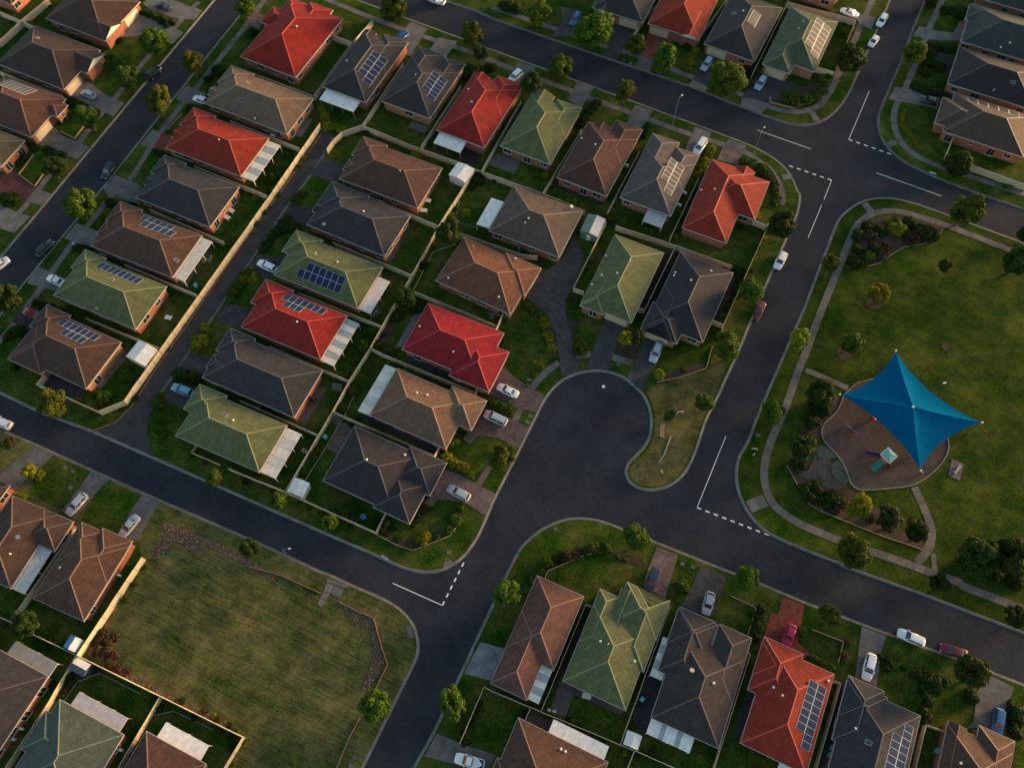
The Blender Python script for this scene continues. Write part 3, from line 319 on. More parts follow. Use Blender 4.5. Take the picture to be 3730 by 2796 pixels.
HOUSES = [{'ang': 0.0, 'blocks': [((-7.0, -6.0, 7.0, 6.0), 'hip', '')], 'col': 'brown', 'gar': [], 'lab': 'brown roofed brick house cut off at the top left corner', 'org': (-165.26, 48.15), 'perg': [], 'solar': [], 'vents': []},
 {'ang': -0.63,
  'blocks': [((-8.82, -7.38, 8.82, 7.38), 'hip', ''), ((2.13, -7.34, 9.42, -0.71), 'gable', 'E')],
  'col': 'brown',
  'gar': [(7.34, 3.34)],
  'lab': 'brown tiled house with a cream garage door at the top of the left street',
  'org': (-138.32, 49.05),
  'perg': [],
  'solar': [],
  'vents': []},
 {'ang': -0.0,
  'blocks': [((-9.93, -6.98, 9.93, 6.98), 'hip', ''), ((4.43, -0.49, 11.88, 6.28), 'gable', 'E')],
  'col': 'brown2',
  'gar': [(9.45, -3.8)],
  'lab': 'dark brown hip roofed house with white gable facing the left street',
  'org': (-138.3, 31.46),
  'perg': [],
  'solar': [],
  'vents': [((-4.13, 2.48, 5.05), 'sky')]},
 {'ang': 0.0,
  'blocks': [((-9.0, -6.35, 9.0, 6.35), 'hip', ''), ((6.0, 1.04, 10.64, 4.94), 'hip', 'E')],
  'col': 'rust',
  'gar': [(7.91, -2.72)],
  'lab': 'rust brown house with long row of glass collectors at the left edge',
  'org': (-135.05, 15.82),
  'perg': [],
  'solar': [('N', (-6.51, 0.86, 1.74, 4.16), 7, 'th')],
  'vents': []},
 {'ang': 0.0, 'blocks': [((-8.0, -4.18, 8.0, 4.18), 'hip', '')], 'col': 'olive', 'gar': [], 'lab': 'olive tiled house with red paved drive at the left edge', 'org': (-134.7, 3.83), 'perg': [], 'solar': [], 'vents': []},
 {'ang': -1.19,
  'blocks': [((-7.82, -10.84, 7.82, 10.84), 'hip', ''), ((-2.47, 0.0, 4.12, 12.44), 'hip', 'N'), ((-7.78, 0.0, -2.85, 11.44), 'hip', 'N'), ((-10.09, 1.16, -3.63, 7.03), 'hip', 'W')],
  'col': 'red',
  'gar': [],
  'lab': 'large bright red tiled house with several hipped wings near the top edge',
  'org': (-87.96, 61.7),
  'perg': [],
  'solar': [],
  'vents': [((1.48, 1.03, 5.89), 'vent')]},
 {'ang': -0.2,
  'blocks': [((-11.25, -5.96, 11.25, 5.96), 'hip', ''), ((-12.15, 0.77, -5.61, 6.71), 'hip', 'W'), ((-12.23, -3.42, -8.25, -0.62), 'gable', 'W')],
  'col': 'tan',
  'gar': [],
  'lab': 'tan tiled house with skylight on the left street',
  'org': (-84.3, 40.79),
  'perg': [],
  'solar': [],
  'vents': [((-2.68, -2.71, 4.48), 'sky'), ((-3.89, 2.23, 4.7), 'pipe'), ((2.36, -5.36, 3.27), 'vent')]},
 {'ang': 0.61,
  'blocks': [((-10.02, -5.98, 10.02, 5.98), 'hip', ''), ((-10.92, 1.14, -4.77, 6.73), 'hip', 'W'), ((-10.62, -2.72, -7.02, 0.08), 'gable', 'W')],
  'col': 'red2',
  'gar': [],
  'lab': 'orange red house with cream and grey striped patio roof beside the lane',
  'org': (-86.16, 25.9),
  'perg': [((9.83, -5.66, 13.02, 5.75), 7, 'stripe')],
  'solar': [],
  'vents': [((1.99, -0.73, 5.39), 'pipe')]},
 {'ang': 0.5,
  'blocks': [((-9.59, -5.91, 9.59, 5.91), 'hip', ''), ((-10.79, 1.39, -4.99, 6.66), 'hip', 'W'), ((-10.19, -2.06, -6.59, 0.74), 'gable', 'W')],
  'col': 'slate',
  'gar': [],
  'lab': 'slate blue house between the orange red and the brown solar house',
  'org': (-84.32, 11.33),
  'perg': [],
  'solar': [],
  'vents': []},
 {'ang': 1.74,
  'blocks': [((-10.27, -5.75, 10.27, 5.75), 'hip', ''), ((-11.17, 1.23, -5.38, 6.5), 'hip', 'W'), ((-10.87, -2.73, -6.94, 0.84), 'hip', 'W')],
  'col': 'brown3',
  'gar': [],
  'lab': 'brown house with solar panels and long pale patio roof by the left street',
  'org': (-85.07, -3.2),
  'perg': [((9.95, -5.4, 12.67, 5.63), 8, 'plain')],
  'solar': [('N', (-3.93, 0.35, 3.94, 1.77), 5, 'pv'), ('N', (-2.36, 1.79, 5.51, 3.81), 5, 'pv')],
  'vents': [((9.09, -2.05, 3.54), 'sky')]},
 {'ang': 0.79,
  'blocks': [((-10.14, -5.58, 10.14, 5.58), 'hip', ''), ((-11.04, 1.44, -5.66, 6.33), 'hip', 'W')],
  'col': 'green',
  'gar': [],
  'lab': 'green tiled house with one row of solar panels by the left street',
  'org': (-84.47, -16.77),
  'perg': [],
  'solar': [('N', (-5.48, 0.53, 4.99, 2.46), 8, 'pv')],
  'vents': [((0.02, 1.74, 4.75), 'sky'), ((0.64, -4.89, 3.32), 'pipe')]},
 {'ang': -0.28,
  'blocks': [((-9.17, -5.68, 9.17, 5.68), 'hip', ''), ((-10.07, 0.95, -4.05, 6.43), 'hip', 'W'), ((-9.13, -6.88, -0.92, 2.16), 'hip', 'S')],
  'col': 'brown',
  'gar': [],
  'lab': 'brown solar roofed corner house where the lane meets the lower road',
  'org': (-84.29, -31.54),
  'perg': [],
  'solar': [('N', (-4.47, 0.51, 4.83, 2.31), 7, 'pv'), ('N', (-1.81, 2.32, 3.5, 4.15), 4, 'pv')],
  'vents': []},
 {'ang': 0.43,
  'blocks': [((-9.78, -6.04, 9.78, 6.04), 'hip', ''), ((-10.68, 1.19, -4.52, 6.79), 'hip', 'W'), ((-10.38, -3.38, -6.78, -0.21), 'hip', 'W')],
  'col': 'brown3',
  'gar': [],
  'lab': 'brown house at the top end of the lane behind the curved fence',
  'org': (-45.9, 34.78),
  'perg': [],
  'solar': [],
  'vents': [((2.99, -0.48, 5.53), 'pipe')]},
 {'ang': -0.76,
  'blocks': [((-9.6, -5.79, 9.6, 5.79), 'hip', ''), ((-10.5, -1.98, -1.13, 6.54), 'hip', 'W'), ((-10.23, -2.3, -6.6, 0.8), 'gable', 'W')],
  'col': 'slate',
  'gar': [],
  'lab': 'blue grey house with a dish on its eave beside the lane',
  'org': (-46.21, 20.58),
  'perg': [],
  'solar': [],
  'vents': [((1.02, 1.1, 5.14), 'vent'), ((-5.61, -4.84, 3.44), 'dish')]},
 {'ang': 0.35,
  'blocks': [((-10.0, -5.48, 10.0, 5.48), 'hip', ''), ((-11.58, 0.29, -5.04, 6.23), 'hip', 'W')],
  'col': 'green',
  'gar': [],
  'lab': 'green house with two big solar rows on its shaded slope',
  'org': (-45.59, 6.48),
  'perg': [((9.8, -5.22, 12.72, 3.36), 6, 'pink')],
  'solar': [('S', (-3.67, 2.96, 5.19, 4.56), 6, 'pv'), ('S', (-5.15, 1.24, 5.19, 2.94), 7, 'pv')],
  'vents': [((1.59, 1.74, 4.7), 'vent'), ((-3.49, 1.51, 4.81), 'pipe')]},
 {'ang': 0.69,
  'blocks': [((-9.22, -5.5, 9.22, 5.5), 'hip', ''), ((-10.55, 0.25, -3.95, 6.25), 'hip', 'W')],
  'col': 'red',
  'gar': [],
  'lab': 'scarlet house with solar panels and striped patio roof beside the lane',
  'org': (-45.82, -7.0),
  'perg': [((9.07, -5.47, 12.09, 5.2), 8, 'stripe')],
  'solar': [('N', (-4.54, 0.49, 5.02, 2.44), 7, 'pv'), ('N', (-3.17, 2.45, 0.92, 4.18), 3, 'pv')],
  'vents': [((1.76, -0.84, 5.12), 'vent')]},
 {'ang': 0.53,
  'blocks': [((-10.49, -5.46, 10.49, 5.46), 'hip', ''), ((-11.39, 0.88, -5.53, 6.21), 'hip', 'W'), ((-11.09, -3.22, -7.49, -0.05), 'hip', 'W')],
  'col': 'slate',
  'gar': [],
  'lab': 'charcoal house between the scarlet and the green lane houses',
  'org': (-45.32, -20.04),
  'perg': [],
  'solar': [],
  'vents': []},
 {'ang': 1.19,
  'blocks': [((-9.25, -5.15, 9.25, 5.15), 'hip', ''), ((-10.93, 0.21, -4.67, 5.9), 'hip', 'W')],
  'col': 'green',
  'gar': [],
  'lab': 'green house with pale striped patio roof on the lower road corner of the lane',
  'org': (-44.29, -32.81),
  'perg': [((9.07, -4.93, 12.42, 4.92), 5, 'faint')],
  'solar': [],
  'vents': [((-2.15, 1.91, 4.48), 'sky'), ((0.12, 1.49, 4.67), 'vent')]},
 {'ang': -0.18,
  'blocks': [((-5.86, -10.06, 5.86, 10.06), 'hip', ''), ((-0.79, 0.0, 5.82, 11.21), 'hip', 'N'), ((-5.82, 0.0, -2.7, 10.66), 'gable', 'N')],
  'col': 'dark',
  'gar': [],
  'lab': 'charcoal house with white patio roof and solar panels near the top road',
  'org': (-67.13, 60.92),
  'perg': [((-5.03, -13.33, 4.26, -9.77), 3, 'white')],
  'solar': [('E', (-4.2, 3.11, 3.35, 4.88), 5, 'pv'), ('E', (-5.71, 1.17, 3.35, 3.1), 6, 'pv')],
  'vents': [((-4.07, -1.2, 3.82), 'vent')]},
 {'ang': 0.02,
  'blocks': [((-6.35, -7.79, 6.35, 7.79), 'hip', ''), ((-6.31, 0.0, 0.69, 11.44), 'hip', 'N'), ((0.87, 0.0, 6.31, 10.85), 'hip', 'N')],
  'col': 'dark',
  'gar': [],
  'lab': 'charcoal house with solar panels next to the white patio house',
  'org': (-51.69, 60.56),
  'perg': [],
  'solar': [('E', (-2.15, 3.01, 3.82, 4.81), 5, 'pv'), ('E', (-3.34, 1.15, 3.82, 3.0), 6, 'pv')],
  'vents': [((-1.53, 0.72, 5.2), 'pipe')]},
 {'ang': -0.6,
  'blocks': [((-6.1, -9.66, 6.1, 9.66), 'hip', ''), ((-0.62, 0.0, 6.06, 11.49), 'hip', 'N'), ((-6.06, 0.0, -2.29, 10.26), 'gable', 'N')],
  'col': 'red',
  'gar': [],
  'lab': 'red house with white lean-to patio in the top row',
  'org': (-36.07, 59.92),
  'perg': [((-5.41, -12.82, 1.47, -9.28), 4, 'white')],
  'solar': [],
  'vents': [((-4.63, 3.93, 3.67), 'vent'), ((-1.52, -0.53, 5.09), 'vent')]},
 {'ang': -0.56,
  'blocks': [((-6.19, -8.57, 6.19, 8.57), 'hip', ''), ((-0.06, 0.0, 6.15, 9.78), 'hip', 'N'), ((-6.15, 0.0, -0.98, 10.36), 'gable', 'N')],
  'col': 'green',
  'gar': [],
  'lab': 'green house in the row below the top road',
  'org': (-20.68, 60.74),
  'perg': [],
  'solar': [],
  'vents': []},
 {'ang': -1.26,
  'blocks': [((-6.05, -8.92, 6.05, 8.92), 'hip', ''), ((-0.43, 0.0, 6.01, 12.22), 'hip', 'N'), ((-4.52, 0.0, -0.91, 9.57), 'gable', 'N')],
  'col': 'choc',
  'gar': [],
  'lab': 'chocolate brown house in the row below the top road',
  'org': (-5.45, 58.19),
  'perg': [],
  'solar': [],
  'vents': [((-5.38, 3.29, 3.3), 'vent'), ((-1.35, 1.41, 5.14), 'vent')]},
 {'ang': -0.43,
  'blocks': [((-5.92, -7.76, 5.92, 7.76), 'hip', ''), ((-5.88, 0.0, 0.54, 12.37), 'hip', 'N'), ((0.34, 0.0, 5.88, 10.82), 'hip', 'N')],
  'col': 'grey',
  'gar': [],
  'lab': 'grey house with pale glass collectors in the row below the top road',
  'org': (9.25, 57.8),
  'perg': [((0.73, -11.02, 5.21, -7.65), 3, 'lilac')],
  'solar': [('E', (-0.89, 3.61, 5.4, 5.25), 5, 'th'), ('E', (-3.4, 1.7, 5.4, 3.6), 7, 'th')],
  'vents': []},
 {'ang': 0.74,
  'blocks': [((-4.98, -10.26, 4.98, 10.26), 'hip', ''), ((-3.48, -1.81, 8.77, 9.34), 'hip', 'E'), ((0.9, 0.0, 4.94, 10.86), 'gable', 'N')],
  'col': 'red2',
  'gar': [],
  'lab': 'orange red corner house beside the street junction',
  'org': (23.32, 58.48),
  'perg': [],
  'solar': [],
  'vents': [((-4.44, 0.7, 3.25), 'vent'), ((-1.67, 1.02, 4.51), 'vent')]},
 {'ang': 0.24,
  'blocks': [((-8.22, -6.55, 8.22, 6.55), 'hip', '')],
  'col': 'grey2',
  'gar': [],
  'lab': 'grey brown house with white patio roof at the end of the shared drive',
  'org': (-11.01, 36.52),
  'perg': [((-11.74, -5.67, -8.65, 2.12), 2, 'white')],
  'solar': [],
  'vents': [((-1.08, -1.68, 5.22), 'vent'), ((-1.43, -2.7, 4.75), 'vent'), ((5.75, 5.93, 3.28), 'dish')]},
 {'ang': -3.12,
  'blocks': [((-8.8, -6.12, 8.8, 6.12), 'hip', ''), ((1.1, -0.72, 9.4, 6.82), 'hip', 'E')],
  'col': 'terra',
  'gar': [],
  'lab': 'terracotta brown house on the left of the shared drive',
  'org': (-14.86, 19.48),
  'perg': [],
  'solar': [],
  'vents': [((-5.48, 4.37, 3.8), 'pipe'), ((3.59, 6.15, 3.31), 'vent'), ((-6.45, -4.79, 3.61), 'vent'), ((5.15, -4.11, 3.92), 'vent')]},
 {'ang': 0.49,
  'blocks': [((-8.57, -5.85, 8.57, 5.85), 'hip', ''), ((2.64, -7.26, 11.32, 2.29), 'hip', 'S')],
  'col': 'crimson',
  'gar': [],
  'lab': 'crimson red house beside the lawn above the cul-de-sac',
  'org': (-14.22, 2.44),
  'perg': [],
  'solar': [],
  'vents': [((-7.43, -0.08, 3.52), 'vent'), ((1.54, -2.83, 4.38), 'vent')]},
 {'ang': -0.35,
  'blocks': [((-8.22, -5.51, 8.22, 5.51), 'hip', ''), ((3.47, -0.08, 10.94, 6.71), 'hip', 'E')],
  'col': 'ltbrown',
  'gar': [],
  'lab': 'light brown house with striped patio roof left of the cul-de-sac',
  'org': (-13.39, -13.33),
  'perg': [((-11.09, -5.53, -8.07, 5.62), 6, 'stripe2')],
  'solar': [],
  'vents': [((-1.64, 1.79, 4.7), 'vent'), ((0.34, 2.31, 4.46), 'vent')]},
 {'ang': 0.0,
  'blocks': [((-7.43, -6.02, 7.43, 6.02), 'hip', ''), ((4.28, -0.29, 11.99, 6.72), 'hip', 'E'), ((3.55, -6.62, 11.06, 1.64), 'hip', 'S')],
  'col': 'dark2',
  'gar': [],
  'lab': 'dark house with blue tank yard on the corner left of the cul-de-sac mouth',
  'org': (-15.75, -28.13),
  'perg': [],
  'solar': [],
  'vents': [((-1.11, 0.27, 5.62), 'vent'), ((4.33, 4.61, 3.64), 'vent')]},
 {'ang': -0.38,
  'blocks': [((-5.56, -9.42, 5.56, 9.42), 'hip', ''), ((-5.52, -10.03, -0.35, 0.0), 'hip', 'S')],
  'col': 'green',
  'gar': [(2.28, -8.72)],
  'lab': 'green house facing the head of the cul-de-sac',
  'org': (11.46, 30.89),
  'perg': [],
  'solar': [],
  'vents': [((-5.24, 3.29, 3.15), 'vent'), ((-4.17, -1.86, 3.64), 'vent'), ((-5.16, -4.57, 3.18), 'vent'), ((-1.23, -0.86, 4.97), 'vent'), ((0.21, 2.47, 5.44), 'pipe')]},
 {'ang': -1.4,
  'blocks': [((-5.9, -9.21, 5.9, 9.21), 'hip', ''), ((-5.86, -11.81, 0.26, 0.0), 'hip', 'S'), ((-6.5, -11.81, 1.31, -4.71), 'hip', 'W')],
  'col': 'dark2',
  'gar': [(-2.91, -11.16)],
  'lab': 'blue black house right of the cul-de-sac head',
  'org': (26.01, 32.61),
  'perg': [],
  'solar': [],
  'vents': [((-5.02, 3.52, 3.4), 'vent'), ((-5.02, 2.73, 3.4), 'vent'), ((-1.3, 2.05, 5.1), 'vent'), ((1.57, 6.67, 4.16), 'vent')]},
 {'ang': 0.74,
  'blocks': [((-6.69, -8.0, 6.69, 8.0), 'hip', ''), ((-5.56, -8.6, -2.07, 0.0), 'gable', 'S')],
  'col': 'dark',
  'gar': [(3.03, -7.02)],
  'lab': 'dark roofed house with gabled window bay above the top road',
  'org': (-18.25, 110.39),
  'perg': [],
  'solar': [],
  'vents': []},
 {'ang': 0.85,
  'blocks': [((-6.61, -8.5, 6.61, 8.5), 'hip', ''), ((1.74, -9.1, 6.57, 0.0), 'gable', 'S')],
  'col': 'red2',
  'gar': [(-4.03, -7.96)],
  'lab': 'red tiled house with dark carport and red drive above the top road',
  'org': (-3.54, 111.38),
  'perg': [],
  'solar': [],
  'vents': []},
 {'ang': -2.43,
  'blocks': [((-6.43, -10.23, 6.43, 10.23), 'hip', '')],
  'col': 'dark',
  'gar': [(-3.08, -9.72)],
  'lab': 'charcoal house with pale collector panel above the top road',
  'org': (11.84, 112.04),
  'perg': [],
  'solar': [('E', (-1.55, 3.59, 3.3, 5.76), 6, 'th')],
  'vents': [((-3.46, 1.16, 4.36), 'sky'), ((-1.49, 1.83, 5.25), 'vent')]},
 {'ang': -1.8,
  'blocks': [((-6.03, -9.31, 6.03, 9.31), 'hip', ''), ((-5.99, -12.55, 0.86, 0.0), 'hip', 'S')],
  'col': 'green2',
  'gar': [(-2.55, -11.83)],
  'lab': 'sage green house with two collector strips on the corner above the top road',
  'org': (26.33, 113.87),
  'perg': [],
  'solar': [('E', (-3.89, 2.9, 5.75, 4.98), 6, 'th'), ('E', (-5.5, 0.69, 5.75, 2.88), 7, 'th')],
  'vents': [((-1.43, 2.42, 5.1), 'pipe'), ((-1.83, -0.03, 4.91), 'pipe')]},
 {'ang': 0.0,
  'blocks': [((-7.0, -6.5, 7.0, 6.5), 'hip', '')],
  'col': 'red',
  'gar': [],
  'lab': 'red roofed brick house cut off at the top edge by the right street',
  'org': (23.46, 136.42),
  'perg': [],
  'solar': [],
  'vents': []},
 {'ang': 0.0, 'blocks': [((-11.0, -6.0, 11.0, 6.0), 'hip', '')], 'col': 'teal', 'gar': [], 'lab': 'dark green roofed house cut off at the top right corner', 'org': (73.5, 152.37), 'perg': [], 'solar': [], 'vents': []},
 {'ang': 0.0,
  'blocks': [((-10.0, -7.19, 10.0, 7.19), 'hip', ''), ((-10.6, 1.17, -4.62, 6.61), 'hip', 'W')],
  'col': 'teal',
  'gar': [],
  'lab': 'grey green roofed house second from the top right corner',
  'org': (71.94, 136.48),
  'perg': [],
  'solar': [],
  'vents': [((0.59, -4.61, 4.18), 'vent'), ((-0.99, -6.14, 3.48), 'vent')]},
 {'ang': 0.0,
  'blocks': [((-10.0, -6.59, 10.0, 6.59), 'hip', '')],
  'col': 'dark2',
  'gar': [],
  'lab': 'near black roofed house third from the top right corner',
  'org': (71.95, 120.69),
  'perg': [],
  'solar': [],
  'vents': [((3.33, -2.31, 4.95), 'sky'), ((-0.0, -5.33, 3.57), 'pipe')]},
 {'ang': 0.0,
  'blocks': [((-9.07, -6.5, 9.07, 6.5), 'hip', ''), ((-11.29, -4.78, -1.83, 3.82), 'hip', 'W')],
  'col': 'mush',
  'gar': [],
  'lab': 'mushroom brown house behind the cream fence at the right edge junction',
  'org': (73.11, 105.35),
  'perg': [],
  'solar': [('N', (-6.13, 0.35, 5.74, 3.45), 5, 'th')],
  'vents': []},
 {'ang': 0.32,
  'blocks': [((-4.43, -6.71, 4.43, 6.71), 'hip', ''), ((-4.39, -12.95, 2.18, 0.0), 'hip', 'S')],
  'col': 'terra2',
  'gar': [],
  'lab': 'pinkish brown house with low rear wing at the lower corner',
  'org': (24.92, -40.35),
  'perg': [((2.13, -12.65, 4.29, -6.79), 5, 'stripe')],
  'solar': [],
  'vents': []},
 {'ang': 0.32,
  'blocks': [((-5.63, -6.95, 5.63, 6.95), 'hip', ''), ((-5.59, 0.0, -2.11, 9.82), 'hip', 'N'), ((-2.13, 0.0, 0.67, 11.69), 'gable', 'N'), ((0.16, 0.0, 6.21, 12.94), 'hip', 'N'), ((-1.67, 5.67, 6.32, 12.94), 'hip', 'E')],
  'col': 'green',
  'gar': [],
  'lab': 'green house with stepped gables facing the lower right road',
  'org': (37.11, -40.95),
  'perg': [],
  'solar': [],
  'vents': [((4.19, 0.82, 3.66), 'vent'), ((-2.32, 1.3, 4.51), 'vent'), ((-0.92, 1.44, 5.14), 'pipe')]},
 {'ang': 1.01,
  'blocks': [((-5.8, -7.48, 5.8, 7.48), 'hip', ''), ((-7.2, 0.0, -0.77, 11.45), 'hip', 'N'), ((0.06, 0.0, 5.76, 11.43), 'hip', 'N'), ((-7.29, 4.8, -0.31, 11.15), 'hip', 'W')],
  'col': 'dark3',
  'gar': [],
  'lab': 'charcoal brown house with two striped patio roofs on the lower right road',
  'org': (52.72, -39.53),
  'perg': [((-8.17, -1.23, -5.98, 5.74), 5, 'stripe'), ((-5.66, -10.05, 1.88, -7.42), 5, 'bar')],
  'solar': [],
  'vents': [((-2.3, 1.81, 4.59), 'dish'), ((1.66, 1.44, 4.89), 'vent')]},
 {'ang': -0.23,
  'blocks': [((-5.5, -8.4, 5.5, 8.4), 'hip', ''), ((-6.94, 0.0, -0.16, 9.38), 'hip', 'N'), ((-6.99, 2.51, -0.56, 8.36), 'hip', 'W')],
  'col': 'red2',
  'gar': [],
  'lab': 'red house with long double solar rows on the lower right road',
  'org': (67.24, -36.24),
  'perg': [((1.34, -10.19, 4.85, -7.96), 2, 'white')],
  'solar': [('E', (-2.69, 2.3, 5.56, 4.01), 7, 'pv'), ('E', (-5.05, 0.59, 5.56, 2.28), 9, 'pv')],
  'vents': [((-3.43, 1.87, 3.94), 'vent'), ((-1.87, 1.14, 4.66), 'vent'), ((4.78, 6.87, 3.33), 'vent')]},
 {'ang': 0.0,
  'blocks': [((-5.85, -9.5, 5.85, 9.5), 'hip', ''), ((-6.48, 0.0, -0.56, 10.77), 'hip', 'N'), ((-6.55, 3.85, 0.22, 10.01), 'hip', 'W')],
  'col': 'slate',
  'gar': [],
  'lab': 'blue grey house with solar rows at the lower right edge',
  'org': (81.66, -37.79),
  'perg': [],
  'solar': [('E', (-3.43, 2.46, 4.84, 4.27), 7, 'pv'), ('E', (-2.25, 0.73, 7.2, 2.44), 8, 'pv')],
  'vents': [((-3.87, 2.92, 4.19), 'vent'), ((-1.58, 1.59, 4.95), 'sky')]},
 {'ang': 0.0,
  'blocks': [((-5.26, -7.5, 5.26, 7.5), 'hip', ''), ((-0.47, 0.0, 5.22, 9.45), 'hip', 'N'), ((-5.22, 0.0, -2.33, 8.1), 'gable', 'N')],
  'col': 'brown3',
  'gar': [],
  'lab': 'brown house by the blue car at the bottom right corner',
  'org': (97.22, -35.11),
  'perg': [],
  'solar': [],
  'vents': [((-2.73, 2.24, 4.15), 'vent')]},
 {'ang': 0.0,
  'blocks': [((-7.96, -6.25, 7.96, 6.25), 'hip', ''), ((-8.56, -3.88, -4.96, -0.66), 'hip', 'W')],
  'col': 'brown3',
  'gar': [],
  'lab': 'brown house with long white patio roof at the bottom centre',
  'org': (35.08, -62.65),
  'perg': [((-2.59, 6.02, 7.34, 8.59), 4, 'white')],
  'solar': [],
  'vents': [((0.24, 4.85, 3.64), 'vent'), ((1.04, 4.82, 3.65), 'vent')]},
 {'ang': 0.0,
  'blocks': [((-6.5, -6.5, 6.5, 6.5), 'hip', '')],
  'col': 'brown',
  'gar': [],
  'lab': 'sliver of an orange brick house at the left edge below the lower road',
  'org': (-82.25, -65.99),
  'perg': [],
  'solar': [],
  'vents': []},
 {'ang': 3.22,
  'blocks': [((-5.03, -7.15, 5.03, 7.15), 'hip', ''), ((1.99, 1.31, 8.37, 7.11), 'hip', 'E')],
  'col': 'brown',
  'gar': [],
  'lab': 'brown house with long white side patio roof at the left edge',
  'org': (-68.65, -67.7),
  'perg': [((4.89, -7.15, 7.47, 1.15), 8, 'plain')],
  'solar': [],
  'vents': [((2.09, 1.03, 4.34), 'dish'), ((2.29, -2.01, 4.25), 'pipe')]},
 {'ang': 2.71,
  'blocks': [((-5.27, -7.02, 5.27, 7.02), 'hip', ''), ((-5.23, 0.0, -0.69, 7.62), 'hip', 'N'), ((-1.13, 0.0, 5.23, 8.13), 'hip', 'N')],
  'col': 'brown3',
  'gar': [],
  'lab': 'brown house beside the cream wall of the vacant lot',
  'org': (-53.59, -66.97),
  'perg': [],
  'solar': [],
  'vents': [((-3.42, -0.8, 3.84), 'vent')]},
 {'ang': 0.0,
  'blocks': [((-7.5, -9.5, 7.5, 9.5), 'hip', '')],
  'col': 'slate2',
  'gar': [],
  'lab': 'purple grey house with four panel patio roof at the left edge',
  'org': (-55.36, -93.23),
  'perg': [((-1.58, 9.3, 7.34, 11.84), 4, 'dark')],
  'solar': [],
  'vents': []},
 {'ang': 0.0,
  'blocks': [((-6.46, -7.0, 6.46, 7.0), 'hip', ''), ((-7.48, -1.63, -0.56, 4.66), 'hip', 'W')],
  'col': 'teal2',
  'gar': [],
  'lab': 'teal green house with several valleys at the bottom left',
  'org': (-37.24, -92.87),
  'perg': [((-4.6, 6.86, 5.28, 9.34), 6, 'lilac')],
  'solar': [],
  'vents': []},
 {'ang': 0.0,
  'blocks': [((-5.81, -7.0, 5.81, 7.0), 'hip', '')],
  'col': 'choc',
  'gar': [],
  'lab': 'brown house with ribbed white patio roof at the bottom left',
  'org': (-21.87, -90.89),
  'perg': [((-3.97, 6.74, 4.52, 9.5), 5, 'white')],
  'solar': [],
  'vents': []}]
